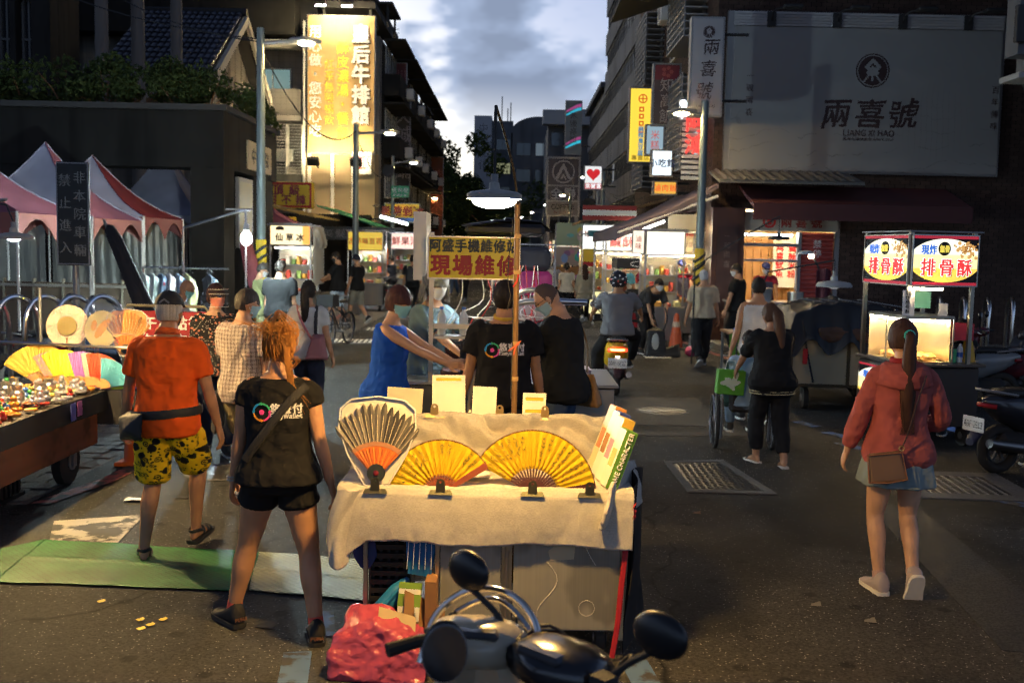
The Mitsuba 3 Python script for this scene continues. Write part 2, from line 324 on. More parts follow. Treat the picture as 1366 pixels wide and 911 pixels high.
def person(label, loc, yaw=0, H=1.70, sex='m', build=1.0, lean=0, twist=0, pz=None, px=0.0, feet=None, hands=None, head=(0, 0, 0), curl=0.5, poles=((0.3, -1, 0.1), (-0.3, -1, 0.1)), knees=None,
           top=None, bottom=None, shoes=((0.02, 0.02, 0.02), (0.6, 0.6, 0.58)), hair=None, mask=None, skin='a', lo=False, group=None, sit=False, handrot=(None, None), seat=0.0, socks=None, sandal=False):
    """One figure. Local frame: x right, y the way it faces, z up, at 1.70 m; targets of hands and feet are given there. loc: the point on the ground."""
    s = H / 1.70
    key = thing('person', label, 'person', group, m=pose(loc[0], loc[1], loc[2] if len(loc) > 2 else 0, rz=yaw, s=s))
    J = P(); J.key, J.s, J.M = key, s, CUR.copy()
    sk = np.array(SKIN[skin])
    feet = feet or ((-0.10, 0, 0, 8, 0), (0.10, 0, 0, -8, 0))
    dz = (pz if pz is not None else 0.93) - 0.93
    tors = [(z, w * build, d * build, ys) for z, w, d, ys in TORSO[sex]]
    cl, sl = math.radians(lean), math.radians(twist)
    def bend(p):
        p = np.array(p, float).reshape(-1, 3).copy()
        t = np.clip((p[:, 2] - 0.88) / 0.40, 0, 1); ang = -cl * t
        # smooth bend about the hip: integrate along the spine
        z0 = 0.88; L = np.clip(p[:, 2] - z0, 0, None)
        a = np.where(L < 0.40, cl * L / 0.8, cl * (1 - 0.2 / np.maximum(L, 0.4)))
        yy = L * np.sin(a) + p[:, 1] * np.cos(ang); zz = np.where(L > 0, z0 + L * np.cos(a) + p[:, 1] * np.sin(ang), p[:, 2])
        tw = sl * np.clip((p[:, 2] - 0.95) / 0.35, 0, 1)
        q = np.stack([p[:, 0] * np.cos(tw) - p[:, 1] * np.sin(tw) * 0, yy + p[:, 0] * np.sin(tw), zz], 1)
        q[:, 2] += dz; q[:, 0] += px
        return q
    ms = []
    sec = TORSO[sex]
    def torso(off, z0, z1, flare=0.0, off2=None):
        zs = [t[0] for t in tors]; out = []
        for z in np.arange(z0, z1 + 1e-6, 0.02):
            w, d, ys = (np.interp(z, zs, [t[k] for t in tors]) for k in (1, 2, 3))
            o = off + flare * max(0, (1.05 - z)) / 0.25
            if off2 is not None and z < 1.25: o = max(o, off2 - 0.0)
            if off > 0.02 and z < 1.12 and z > .95: w, d = max(w, np.interp(1.2, zs, [t[1] for t in tors]) * .93), max(d, .105 * build)
            out.append(bend(oval(w + o, d + o, (0, ys, z), 28)))
        m = loft(out)
        if m.volume < 0: m.faces = m.faces[:, ::-1]
        return m
    sw = (0.180 if sex == 'm' else 0.155) * (0.5 + 0.5 * build)
    sh = [bend((k * sw, -0.008, 1.375))[0] for k in (-1, 1)]
    hp = [bend((k * 0.088, -0.005, 0.87))[0] for k in (-1, 1)]
    nk = bend((0, 0.004, 1.50))[0]; top_n = bend((0, 0.016, 1.60))[0]
    hands = hands or ((-0.26, 0.03, 0.80), (0.26, 0.03, 0.80))
    arms, legs = [], []
    for k in (0, 1):
        el, wr = ik(sh[k], np.array(hands[k], float), 0.285, 0.245, poles[k]); arms.append((sh[k], el, wr))
        fx, fy, fz, fyaw, fp = feet[k]
        an = np.array([fx, fy, fz + 0.085]) + np.array([0, -0.03, 0]) * 0
        kp = np.array((knees or ((0, 1, 0), (0, 1, 0)))[k], float) + np.array([0.12 * (1 if k else -1), 0, 0])
        kn, an = ik(hp[k], an, 0.415, 0.395, kp); legs.append((hp[k], kn, an))
    J.sh, J.hp, J.arms, J.legs, J.nk, J.head, J.bend = sh, hp, arms, legs, nk, top_n, bend
    q = build ** 0.7 * (0.90 if sex == 'f' else 1.0)
    ms.append(torso(0, 0.80, 1.53))
    def arm_pts(k): return arms[k]
    for k in (0, 1):
        S, E_, W = arms[k]
        sgn = -1 if k == 0 else 1
        ms.append(tube([S + (E_ - S) * -0.02 + np.array([-0.02 * sgn, 0, 0.0]), S + (E_ - S) * 0.22, S + (E_ - S) * 0.6, E_, E_ + (W - E_) * 0.28, E_ + (W - E_) * 0.7, W], np.array([.052, .052, .045, .037, .040, .031, .0255]) * q, 12, 0.03, up=(1, 0.1, 0), round_ends=True))
        A, K, N = legs[k]
        cv = np.cross(N - A, (1, 0, 0)); cv /= np.linalg.norm(cv) + 1e-9
        back = -cv if (K - (A + N) / 2) @ cv > 0 else cv
        qq = build ** 0.6 * (1.04 if sex == 'f' else 1)
        ms.append(tube([A + (A - K) * 0.06, A + (K - A) * 0.25, A + (K - A) * 0.65, K, K + (N - K) * 0.28 + back * 0.014, K + (N - K) * 0.62 + back * 0.006, N], np.array([.088, .088, .070, .053, .056, .043, .034]) * qq, 14, 0.035, up=(0, 1, 0.1), round_ends=True))
    J.feetm = []
    for k in (0, 1):
        fx, fy, fz, fyaw, fp = feet[k]
        N = legs[k][2]
        m = pose(N[0], N[1], N[2], rz=fyaw, rx=-fp); J.feetm.append(m)
        ft = loft([np.stack([cx + w * np.cos(A12), A12 * 0 + y, zc + h * np.sin(A12)], 1) for y, w, h, zc, cx in
                   ((-0.062, .016, .018, -.062, 0), (-0.045, .030, .036, -.045, 0), (0.0, .033, .050, -.030, 0), (0.05, .037, .034, -.048, 0), (0.11, .043, .022, -.060, 0), (0.16, .040, .015, -.068, 0), (0.187, .022, .010, -.072, 0))])
        if ft.volume < 0: ft.faces = ft.faces[:, ::-1]
        ms.append(xf(m, ft))
    hm = head_mesh(3 if lo else 4)
    R = pose(0, 0, 0, rz=head[0], rx=head[1] - lean * 0.0, ry=head[2]) @ pose(0, 0, 0, rx=-lean * 0.45 if lean else 0)
    Hm = np.eye(4); Hm[:3, :3] = R[:3, :3]
    Hm[:3, 3] = nk + Hm[:3, :3] @ np.array([0, 0.018, 0.095])
    J.Hm = Hm
    hw = xf(Hm, hm); ears = [xf(Hm @ pose(k * 0.072, -0.006, -0.005, rz=-k * 20), ball(0.03, sub=1, s=(.35, .7, 1.0))) for k in (-1, 1)]
    ms += [hw, *ears, tube([bend((0, -0.004, 1.44))[0], nk, Hm[:3, :3] @ np.array([0, -0.008, -0.03]) + Hm[:3, 3]], np.array([.058, .052, .055]) * (0.86 if sex == 'f' else 1), 14, 0.02)]
    body = relax(fuse(*ms), 5)
    hs = []
    for k in (0, 1):
        W = arms[k][2]; d = W - arms[k][1]
        if handrot[k] is not None: rot = align(np.array(handrot[k][0], float), handrot[k][1])
        else: rot = align(d / np.linalg.norm(d) + np.array([0, 0.05, -0.1]), (0, 1, 0.15))
        m = np.eye(4); m[:3, :3] = rot[:3, :3] * (0.92 if sex == 'f' else 1); m[:3, 3] = W; hs.append(xf(m, hand_mesh(1 if k else -1, curl)))
    body = fuse(body, *hs)
    put(key, body, 'vc_skin', smooth=True, color=tint(body, sk, 0.20, 13, 1))
    def seen(n, mesh, mt, sm=True, **kw): return part(key, n, mesh, mt, smooth=sm, **kw)
    # ---- clothes
    cloth_amp = 0.012 if not lo else 0.007
    if top:
        o, z0 = top.get('ease', 0.020), top.get('hem', 0.86)
        z1 = top.get('neck', 1.435)
        pieces = [torso(o, z0, z1, top.get('flare', 0.035))]
        sl_ = top.get('sleeve', 0.55)
        if sl_ > 0:
            for k in (0, 1):
                S, E_, W = arms[k]; sgn = -1 if k == 0 else 1
                pts = [S + np.array([-0.055 * sgn, 0, 0.004]), S + (E_ - S) * 0.1, S + (E_ - S) * min(sl_, 1)]
                rr = [.050, .058, .060]
                if sl_ > 0.7: rr = [.050, .057, .053]
                if sl_ > 1: pts += [E_ + (W - E_) * (sl_ - 1)]; rr += [.040]
                if sl_ > 1: pts.insert(3, E_ + (W - E_) * (sl_ - 1) * .5); rr.insert(3, .052)
                pieces.append(tube(pts, np.array(rr) * q * top.get('loose', 1.0) + 0.004, 16, 0.02, up=(1, 0.1, 0)))
        m = relax(fuse(*pieces), 3 if not lo else 2)
        if not lo: m = unman(man(m).refine_to_length(0.022))
        m = ripple(weld(m), cloth_amp, 7, 3, (1.0, 1.0, 0.55))
        if not lo: m = ripple(m, 0.006, 20, 5, (1.0, 1.0, 1.5))
        cc = top['color']
        if 'mat' in top:
            v = np.asarray(m.vertices); uv = np.stack([v[:, 0] + np.where(abs(v[:, 1]) > 0.0, 0, 0), v[:, 2]], 1)
            k_ = part(key, top.get('name', 'shirt'), m, top['mat'], smooth=True, uv=uv)
        else: k_ = seen(top.get('name', 'shirt'), m, 'vc_cloth', color=tint(m, cc, top.get('amp', 0.12), 11, 2))
        J.top, J.topkey = m, k_
    if bottom:
        kind = bottom['kind']; o = bottom.get('ease', 0.014)
        if kind == 'skirt':
            r = [bend(oval(w + o, d + o, (0, -.008, z), 40)) for z, w, d in ((1.02, .145, .105), (.94, .17, .13), (.86, .19, .15), (bottom['hem'], .225, .185))]
            r = np.array(r); a = np.arange(40) * 2 * np.pi / 40
            for i, am in enumerate((0, .004, .010, .018)): r[i] += am * np.stack([np.cos(a), np.sin(a), a * 0], 1) * np.sin(a * 9 + 1)[:, None]
            m = relax(loft([r[0] + (r[1] - r[0]) * t for t in (0, .5)] + [r[1] + (r[2] - r[1]) * t for t in (0, .5)] + [r[2] + (r[3] - r[2]) * t for t in (0, .3, .6, .99, 1)]), 1)
            m = ripple(m, 0.006, 14, 4, (1, 1, .4))
        else:
            L = bottom.get('len', 1.9)   # in leg bones: 1 = knee
            pieces = [torso(o, 0.80, 0.97)]
            for k in (0, 1):
                A, K, N = legs[k]; fl = bottom.get('loose', 1.0)
                pts, rr = [A + (A - K) * 0.05, A + (K - A) * 0.3], [.098, .096 * (.5 + .5 * fl)]
                if L <= 1: pts.append(A + (K - A) * L); rr.append((.102 - .03 * L) * fl)
                else:
                    pts += [K, K + (N - K) * min((L - 1) * 0.5, .45), K + (N - K) * (L - 1)]; rr += [.076 * fl, .073 * fl, .056 * fl if L > 1.6 else .066 * fl]
                pieces.append(tube(pts, np.array(rr) * build ** .5, 18, 0.025, up=(0, 1, 0.1)))
            m = relax(fuse(*pieces), 3)
            if not lo: m = unman(man(m).refine_to_length(0.026))
            m = ripple(weld(m), cloth_amp * .9, 9, 6, (1, 1, 1.4))
        if 'mat' in bottom:
            v = np.asarray(m.vertices); part(key, bottom.get('name', 'shorts'), m, bottom['mat'], smooth=True, uv=np.stack([v[:, 0] + 0.3 * (v[:, 1] > 0), v[:, 2]], 1))
        else: seen(bottom.get('name', 'trousers'), m, 'vc_cloth', color=tint(m, bottom['color'], 0.12, 10, 3))
        J.bottom = m
    if shoes and not sandal:
        for k in (0, 1):
            A = np.arange(16) * np.pi / 8
            up_ = loft([np.stack([w * np.cos(A), A * 0 + y, zc + h * np.sin(A)], 1) for y, w, h, zc in
                        ((-0.080, .022, .030, -.046), (-0.070, .039, .052, -.026), (-0.045, .044, .066, -.012), (-0.01, .044, .068, -.014), (0.02, .044, .062, -.026), (0.055, .046, .046, -.042), (0.11, .051, .030, -.056), (0.165, .049, .024, -.062), (0.20, .034, .018, -.066), (0.212, .012, .010, -.068))])
            so = [(0.046 + 0.006 * math.sin(t * 3)) for t in range(1)]
            pts = [(x, y) for y, x in ((-0.082, .018), (-0.072, .036), (-.03, .044), (.03, .043), (.10, .052), (.16, .051), (.20, .037), (.218, .014))]
            poly = Polygon(pts + [(-x, y) for x, y in pts[::-1]]).buffer(0.004)
            sole = prism(poly, -0.088, -0.062)
            n = part(key, 'shoe', xf(J.feetm[k], up_), mat(shoes[0], 0.7), smooth=True)
            part(n, 'sole', xf(J.feetm[k], sole), mat(shoes[1], 0.7))
            if socks: part(key, 'sock', tube([legs[k][2] + (legs[k][1] - legs[k][2]) * t for t in (-.02, .13)], [.040, .042], 14), mat(socks, 0.9), smooth=30)
    elif sandal:
        for k in (0, 1):
            pts = [(x, y) for y, x in ((-0.078, .018), (-0.068, .036), (-.03, .042), (.03, .041), (.10, .049), (.16, .048), (.198, .032), (.21, .012))]
            poly = Polygon(pts + [(-x, y) for x, y in pts[::-1]]).buffer(0.004)
            n = part(key, 'sandal', xf(J.feetm[k], prism(poly, -0.098, -0.072)), mat(shoes[1], 0.7))
            A = np.linspace(-0.25, np.pi + 0.25, 14)
            bands = ((.09, .050, .036, -.064), (.13, .050, .028, -.066), (.035, .044, .052, -.05)) if sandal == 1 else ((.11, .050, .030, -.066),)
            st = [loft([np.stack([np.cos(A) * w, A * 0 + y0, zc + h * np.sin(A)], 1) for y0, e in ((y - .013, 0), (y + .013, 0))], cap=False) for y, w, h, zc in bands]
            st2 = tube([[.042, .03, -.03], [.036, -.035, -.012], [0, -.068, -.012], [-.036, -.035, -.012], [-.042, .03, -.03]], [(.004, .011)] * 5, 8, .01) if sandal == 1 else None
            part(n, 'strap', xf(J.feetm[k], join(*st, st2)), mat(shoes[0], 0.7))
    # ---- hair, mask
    def on_head(m): return xf(Hm, m)
    if hair:
        st, hc = hair['style'], hair['color']
        if st == 'shaved':
            v = np.asarray(hm.vertices); c = v[hm.faces].mean(1)
            mm = trimesh.Trimesh(v + np.array(hm.vertex_normals) * 0.0022, hm.faces[(c[:, 1] < .03 - .25 * (.06 - c[:, 2])) & (c[:, 2] > -.045 - .5 * c[:, 1])], process=False); mm.remove_unreferenced_vertices()
            seen('hair', on_head(mm), mat(hc, .8))
        elif st != 'none':
            sc = hair.get('size', 1.0)
            base = trimesh.creation.icosphere(subdivisions=4 if not lo else 3); v = np.array(base.vertices)
            v = v * np.array([.083, .104, .118]) * sc + np.array([0, -0.008, 0.012])
            if hair.get('grow'): v[:, 2] += np.where(v[:, 2] > 0, hair['grow'] * v[:, 2] / .12, 0)
            base = ripple(trimesh.Trimesh(v, base.faces), hair.get('rough', 0.006), 45, 1, (1, 1, .35))
            cap = man(weld(base))
            lower = hair.get('nape', -0.058 if sex == 'm' else -0.075); fr = hair.get('fringe', 0.045)
            cut = [man(bx(-.2, .2, -.2, .2, -.3, lower)), man(xf(pose(0, 0.07, -0.10 + fr, rx=-18), bx(-.071, .071, -0.052, .2, -.3, .06, 0.02))), man(bx(-.2, .2, 0.012, .2, -.3, -0.005))]
            if sex == 'm': cut += [man(xf(pose(k * .085, 0, -.03, rx=25), bx(-.03, .03, -.035, .2, -.2, .035))) for k in (-1, 1)]
            hm_ = cap
            for c in cut: hm_ = hm_ - c
            ms = [unman(hm_)]
            r_ = np.random.default_rng(5)
            for t in hair.get('tails', ()): ms.append(tube(t[0], t[1], 12, 0.02, round_ends=True))
            for t in hair.get('strands', ()): ms.append(tube(t[0], t[1], 5, 0.025))
            hh = join(*[on_head(m) for m in ms])
            u = (np.asarray(hh.vertices) - Hm[:3, 3]) @ Hm[:3, :3]
            ang = np.arctan2(u[:, 0], u[:, 1] + .001)
            n = vfbm(np.stack([ang * 26, u[:, 2] * 6, u[:, 0] * 30], 1), 3, 4)
            seen('hair', hh, 'vc_hair', color=np.clip(np.array(hc)[None] * (0.45 + 1.1 * n[:, None]), 0, 1))
    if mask:
        v = np.asarray(hm.vertices); c = v[hm.faces].mean(1)
        sel = (c[:, 1] > 0.012) & (c[:, 2] < -0.012 + 0.10 * (0.07 - abs(c[:, 0])) * (c[:, 1] > .05)) & (c[:, 2] > -0.108)
        mm = trimesh.Trimesh(v + np.array(hm.vertex_normals) * 0.006, hm.faces[sel], process=False); mm.remove_unreferenced_vertices()
        f = np.asarray(mm.vertices).copy(); f[:, 1] = np.where(abs(f[:, 0]) < .05, f[:, 1] * .7 + .3 * (0.112 - 3.5 * f[:, 0] ** 2), f[:, 1]); mm = trimesh.Trimesh(f, mm.faces, process=False)
        k_ = seen('face_mask', on_head(mm), mat(mask, 0.8))
        lp = [tube([[k * .066, .03, z0], [k * .076, -.005, z0 * .3 - .005], [k * .073, -.022, -.004]], .0016, 5, .02) for k in (-1, 1) for z0 in (-.03, -.075)]
        part(k_, 'ear_loop', on_head(join(*lp)), WHITE)
    if not lo or mask:
        for k in (-1, 1):
            part(key, 'eye', on_head(ball(.0105, (k * .031, .0765, .006), 2, (1.2, .55, .62))), mat((.03, .02, .018), 0.25), smooth=True)
            part(key, 'eyebrow', on_head(tube([[k * .016, .091, .026], [k * .032, .089, .031], [k * .048, .079, .027]], [.0022, .003, .0018], 6, .01)), mat((.02, .016, .014), .8))
    return J
def on_back(J, poly, mt, x, z, side=-1, gap=0.004, name='print'):
    """Flat print laid onto a garment: side -1 the back, +1 the chest; x, z in the figure's frame (x as read by the viewer)."""
    from scipy.spatial import cKDTree
    use(J.M)
    v, n = np.asarray(J.top.vertices), np.asarray(trimesh.Trimesh(J.top.vertices, J.top.faces, process=False).vertex_normals)
    on = n[:, 1] * side > 0.25
    tree = cKDTree(v[on][:, [0, 2]])
    m = prism(poly.segmentize(0.02), 0, 0.0015)
    w = np.asarray(m.vertices).copy()
    X = (w[:, 0] * -side) + x; Z = w[:, 1] + z
    d, i = tree.query(np.stack([X, Z], 1), k=6); wt = 1 / (d + .004); wt /= wt.sum(1, keepdims=True)
    y = (v[on][:, 1][i] * wt).sum(1)
    f = m.faces if side < 0 else m.faces[:, ::-1]
    return part(J.topkey, name, trimesh.Trimesh(np.stack([X, y + side * (gap + w[:, 2]), Z], 1), f, process=False), mt)
# ------------------------------------------------------------------ procedural materials
N_, F_, V_ = mikit.noise, mikit.fbm, mikit.voronoi
def asphalt(p, n, uv):
    big = F_(p.x * 0.35, p.y * 0.35, 0.0, 4); mid = F_(p.x * 2.1 + 9, p.y * 2.1, 0.0, 3)
    a, b, w = V_(p.x * 85, p.y * 85)
    g = 0.010 + 0.032 * big + 0.012 * mid
    g = g * (0.62 + 0.75 * w)
    g = dr.select((w > 0.965) & (a < 0.33), g + 0.22, g)
    c1, c2, cw = V_(p.x * 0.33 + 0.25 * mid + 3.3, p.y * 0.26 + 0.3 * mid)
    crack = 1 - mikit.smoothstep(0.003, 0.022, c2 - c1 + 0.012 * F_(p.x * 6, p.y * 6))
    g = g * (1 - 0.75 * crack)
    oil = mikit.smoothstep(0.56, 0.70, F_(p.x * 0.9 + 40, p.y * 0.9)); g = g * (1 - 0.45 * oil); gum = 1 - mikit.smoothstep(.05, .09, V_(p.x * 1.7, p.y * 1.7)[0]); g = g * (1 - .5 * gum)
    return mi.Color3f(g * 1.02, g, g * 0.97)
def asphalt_h(p, n, uv):
    a, b, w = V_(p.x * 85, p.y * 85)
    return (1 - a) * (0.4 + 0.6 * w) + 2.0 * F_(p.x * 3, p.y * 3)
proc_mat('asphalt', asphalt, rough=0.75, spec=0.2, bump=asphalt_h, bscale=0.0035, eps=3e-3)
def new_asphalt(p, n, uv):
    a, b, w = V_(p.x * 95 + 7, p.y * 95)
    g = (0.018 + 0.014 * F_(p.x * 1.7, p.y * 1.7)) * (0.6 + 0.8 * w)
    return mi.Color3f(g, g, g * 1.02)
proc_mat('new_asphalt', new_asphalt, rough=0.7)
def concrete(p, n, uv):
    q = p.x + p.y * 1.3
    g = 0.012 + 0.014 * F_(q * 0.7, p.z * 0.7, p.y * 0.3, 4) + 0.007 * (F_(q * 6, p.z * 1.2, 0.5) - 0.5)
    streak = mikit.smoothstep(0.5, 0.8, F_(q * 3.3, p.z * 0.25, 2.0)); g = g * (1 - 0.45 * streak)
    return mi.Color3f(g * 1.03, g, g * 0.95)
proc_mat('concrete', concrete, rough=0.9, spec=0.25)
def pale_wall(p, n, uv):
    q = p.x + p.y * 1.3
    g = 0.17 + 0.12 * (F_(q * 0.5, p.z * 0.6, 0.0, 4) - 0.5)
    streak = mikit.smoothstep(0.48, 0.78, F_(q * 2.6, p.z * 0.22, 5.0)); g = g * (1 - 0.5 * streak)
    tx = dr.abs(q * 4.0 - dr.floor(q * 4.0) - 0.5); tz = dr.abs(p.z * 4.0 - dr.floor(p.z * 4.0) - 0.5)
    g = g * dr.select((tx > 0.46) | (tz > 0.46), 0.78, 1.0)
    return mi.Color3f(g, g * 0.96, g * 0.88)
proc_mat('pale_wall', pale_wall, rough=0.75)
def dark_tiles(p, n, uv):
    q = p.x + p.y; z = p.z * 12.0; r = dr.floor(z); c = q * 4.5 + 0.5 * (r - 2 * dr.floor(r / 2))
    e = dr.maximum(dr.abs(c - dr.floor(c) - 0.5), dr.abs(z - r - 0.5) * 0.98)
    g = 0.030 + 0.035 * mikit.cell_rand(c, r) * F_(q, p.z, 0.0)
    g = dr.select(e > 0.46, 0.012, g)
    return mi.Color3f(g * 1.25, g * 0.8, g * 0.68)
proc_mat('brickwork', dark_tiles, rough=0.8, spec=0.2)
def grey_face(p, n, uv):
    q = p.x + p.y
    g = 0.085 + 0.06 * (F_(q * 0.3, p.z * 0.4, 0.0, 3) - 0.3)
    s = mikit.smoothstep(0.45, 0.8, F_(q * 1.6, p.z * 0.2, 9.0)); g = g * (1 - 0.35 * s)
    return mi.Color3f(g * 0.95, g, g * 1.12)
proc_mat('grey_face', grey_face, rough=0.7)
def paint_white(p, n, uv):
    w = mikit.smoothstep(0.42, 0.62, F_(p.x * 9, p.y * 9, 0.0, 4))
    return mikit.mix((0.05, 0.05, 0.05), (0.30, 0.28, 0.25), w)
proc_mat('worn_white', paint_white, rough=0.7)
def paint_red(p, n, uv):
    w = mikit.smoothstep(0.35, 0.6, F_(p.x * 11, p.y * 11, 0.0, 4))
    return mikit.mix((0.05, 0.045, 0.045), (0.26, 0.07, 0.065), w)
proc_mat('worn_red', paint_red, rough=0.7)
def paint_blue(p, n, uv):
    w = mikit.smoothstep(0.30, 0.55, F_(p.x * 13, p.y * 13, 0.0, 4))
    return mikit.mix((0.045, 0.045, 0.05), (0.07, 0.13, 0.26), w)
proc_mat('worn_blue', paint_blue, rough=0.7)
def diamonds(p, n, uv):
    u, v = (p.x + p.y) * 19, (p.x - p.y) * 19
    return dr.maximum(dr.abs(u - dr.floor(u) - 0.5), dr.abs(v - dr.floor(v) - 0.5)) * 2
def mat_green(p, n, uv):
    g = 0.25 + 1.2 * F_(p.x * 4, p.y * 4, 0.0, 4) - 0.35 * mikit.smoothstep(0.8, 0.98, diamonds(p, n, uv))
    return mi.Color3f(0.025 * g, 0.155 * g, 0.045 * g)
proc_mat('mat_green', mat_green, rough=0.45, bump=diamonds, bscale=0.004, eps=3e-3)
def foil(p, n, uv):
    d = mikit.smoothstep(0.72, 0.95, diamonds(p, n, uv)); g = 0.75 + 0.4 * F_(p.x * 7, p.y * 7)
    return mikit.mix((0.46, 0.47, 0.30), (0.10, 0.13, 0.08), d) * g
proc_mat('foil', foil, rough=0.35, metal=0.35, bump=diamonds, bscale=0.006, eps=3e-3)
def stone(p, n, uv):
    g = 0.07 + 0.05 * F_(p.x * 2.2, p.y * 2.2, p.z * 2) + 0.04 * (N_(p.x * 60, p.y * 60, p.z * 60) - 0.5)
    return mi.Color3f(g * 1.04, g, g * 0.94)
proc_mat('stone', stone, rough=0.85)
def steel_panel(p, n, uv):
    s = F_(p.x * 2.5, p.z * 2.5, 0.0, 4); f = N_(p.x * 220, p.z * 2.0, 0.0)
    g = 0.20 + 0.10 * s + 0.03 * f
    st = mikit.smoothstep(0.56, 0.66, F_(p.x * 5 + 3, p.z * 3.3, 4.0)); g = g * (1 - 0.3 * st)
    return mi.Color3f(g * 1.02, g, g * 0.88)
proc_mat('steel_panel', steel_panel, rough=lambda p, n, uv: 0.30 + 0.25 * F_(p.x * 4, p.z * 4), metal=0.35)
def rustwood(p, n, uv):
    s = F_(p.x * 1.2, p.y * 1.2, p.z * 14, 4); d = mikit.smoothstep(0.55, 0.75, F_(p.x * 4, p.y * 4, p.z * 4, 4))
    return mikit.mix((0.10, 0.032, 0.016), (0.17, 0.06, 0.03), s) * (1 - 0.5 * d)
proc_mat('red_brown_board', rustwood, rough=0.5)

# ------------------------------------------------------------------ ground
setting('road', 'dark worn asphalt street running away between the stalls', sheet(lambda u, v: (u * 600 - 300, v * 700 - 60, u * 0), 3, 3), 'asphalt')
def flat(poly, z, t=0.004): return prism(Polygon(poly), z - t, z)
setting('road_patch', 'newer black asphalt patch beside the left trinket stall', flat([(-5.2, 5.2), (-3.05, 5.75), (-2.75, 7.35), (-5.2, 7.55)], 0.004), 'new_asphalt')
setting('concrete_strip', 'pale worn concrete strip across the patch', flat([(-3.3, 7.28), (-2.72, 7.5), (-2.62, 6.55), (-3.0, 6.5)], 0.008), 'worn_white')
setting('road_patch', 'square asphalt patch around the steel cover', flat([(1.0, 11.9), (2.5, 11.9), (2.6, 14.2), (1.3, 14.2)], 0.004), 'new_asphalt')
def strip(pts, w):
    from shapely.geometry import LineString
    return LineString(pts).buffer(w / 2, cap_style=2)
def line(name, label, pts, w, mt, z=0.006):
    return setting(name, label, prism(strip(pts, w), z - 0.004, z), mt)
line('red_line', 'worn red kerb line curving past the trinket stall', [(-3.62, 7.75), (-3.42, 8.6), (-3.36, 9.6), (-3.5, 12), (-3.9, 16), (-4.6, 24), (-5.2, 34), (-5.6, 60)], 0.15, 'worn_red', 0.010)
line('red_line', 'worn red line end by the green mat', [(-3.7, 5.6), (-3.55, 6.5)], 0.15, 'worn_red', 0.010)
line('red_line', 'worn red line along the right kerb', [(4.25, 18.6), (3.9, 22.3), (3.45, 27), (3.1, 34), (3.4, 60)], 0.13, 'worn_red')
for i, (x, y, a) in enumerate(((3.62, 9.5, 30), (4.22, 8.45, 40), (4.75, 7.7, 40), (3.57, 12.2, 20), (3.72, 11.5, 25), (3.66, 10.85, 25), (-1.02, 4.80, 8), (0.66, 4.78, 6), (-1.0, 5.38, 12), (3.45, 13.2, 15))):
    c, s_ = math.cos(math.radians(a)), math.sin(math.radians(a))
    q = [(x + u * c - v * s_, y + u * s_ + v * c) for u, v in ((-.07, -.19), (.07, -.19), (.07, .19), (-.07, .19))]
    setting('parking_mark', 'short blue painted parking mark', flat(q, 0.005), 'worn_blue')
k = setting('pavement', 'low paved footway left of the street', bx(-40, -3.72, 7.75, 60, -0.3, 0.002), 'stone')
rr = random.Random(3)
pv = [mikit.ply(bx(-.145, .145, -.095, .095, 0, .016 + .002 * i, 0.006), 'stone') for i in range(3)]
use(np.eye(4))
for r in range(26):
    for c in range(6):
        x, y = -3.89 - c * 0.305 - (0.15 if r % 2 else 0), 7.9 + r * 0.205
        if rr.random() < 0.03: continue
        part(k, 'paver', pv[rr.randrange(3)], None, m=pose(x, y, -0.004 + rr.uniform(-.002, .002), rz=rr.uniform(-1, 1), rx=rr.uniform(-.6, .6)))
use(np.eye(4))
k = setting('pavement', 'raised footway in front of the right hand shops', prism(Polygon([(4.62, 19.3), (30, 19.3), (30, 60), (3.95, 60), (3.35, 34), (3.62, 28.6), (4.05, 23.4)]), 0, 0.12), 'stone')
kp = [(4.55, 19.0), (4.5, 20.2), (4.05, 23.4), (3.62, 28.6), (3.35, 34), (3.6, 46)]
from shapely.geometry import LineString
L = LineString(kp); n = int(L.length / 0.62)
for i in range(n):
    a, b = L.interpolate(i * L.length / n + .008), L.interpolate((i + 1) * L.length / n - .008)
    ang = math.degrees(math.atan2(b.y - a.y, b.x - a.x)); ln = math.hypot(b.x - a.x, b.y - a.y)
    part(k, 'kerb_stone', bx(0, ln, -.075, .075, 0, .14, .015), 'stone', m=pose(a.x, a.y, 0, rz=ang))
# covers and grates
k = thing('drain_cover', 'square steel drain cover with raised studs right of the fan stall', 'drain cover')
part(k, 'frame', prism(Polygon([(1.50, 9.82), (2.10, 9.94), (2.28, 8.55), (1.52, 8.57)]).difference(Polygon([(1.57, 9.74), (2.04, 9.84), (2.19, 8.63), (1.59, 8.65)])), 0.002, 0.014), 'stone')
part(k, 'plate', flat([(1.56, 9.75), (2.05, 9.85), (2.2, 8.62), (1.58, 8.64)], 0.008), mat((.10, .095, .085), .45, .7))
studs = [xf(pose(1.62 + i * .062 + j * .001, 8.72 + j * .06, .008, rz=45 if (i + j) % 2 else -45), bx(-.022, .022, -.007, .007, 0, .006)) for i in range(9) for j in range(18) if 1.62 + i * .062 < 2.16 - j * .007]
part(k, 'stud', studs, mat((.07, .067, .06), .6, .3)); labels[f'{k}__stud'] = {'kind': 'stuff'}
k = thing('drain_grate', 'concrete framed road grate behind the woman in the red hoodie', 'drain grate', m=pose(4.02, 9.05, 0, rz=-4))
part(k, 'frame', prism(sbox(-.55, -.55, .55, .55).difference(sbox(-.36, -.36, .36, .36)), 0, .012), 'stone')
part(k, 'pit', bx(-.37, .37, -.37, .37, -.0, .002), DARK)  # thin dark plate under the bars stands in for the shaded pit
for i in range(9): part(k, 'bar', bx(-.345 + i * .08, -.325 + i * .08, -.36, .36, .002, .011), GREYM)
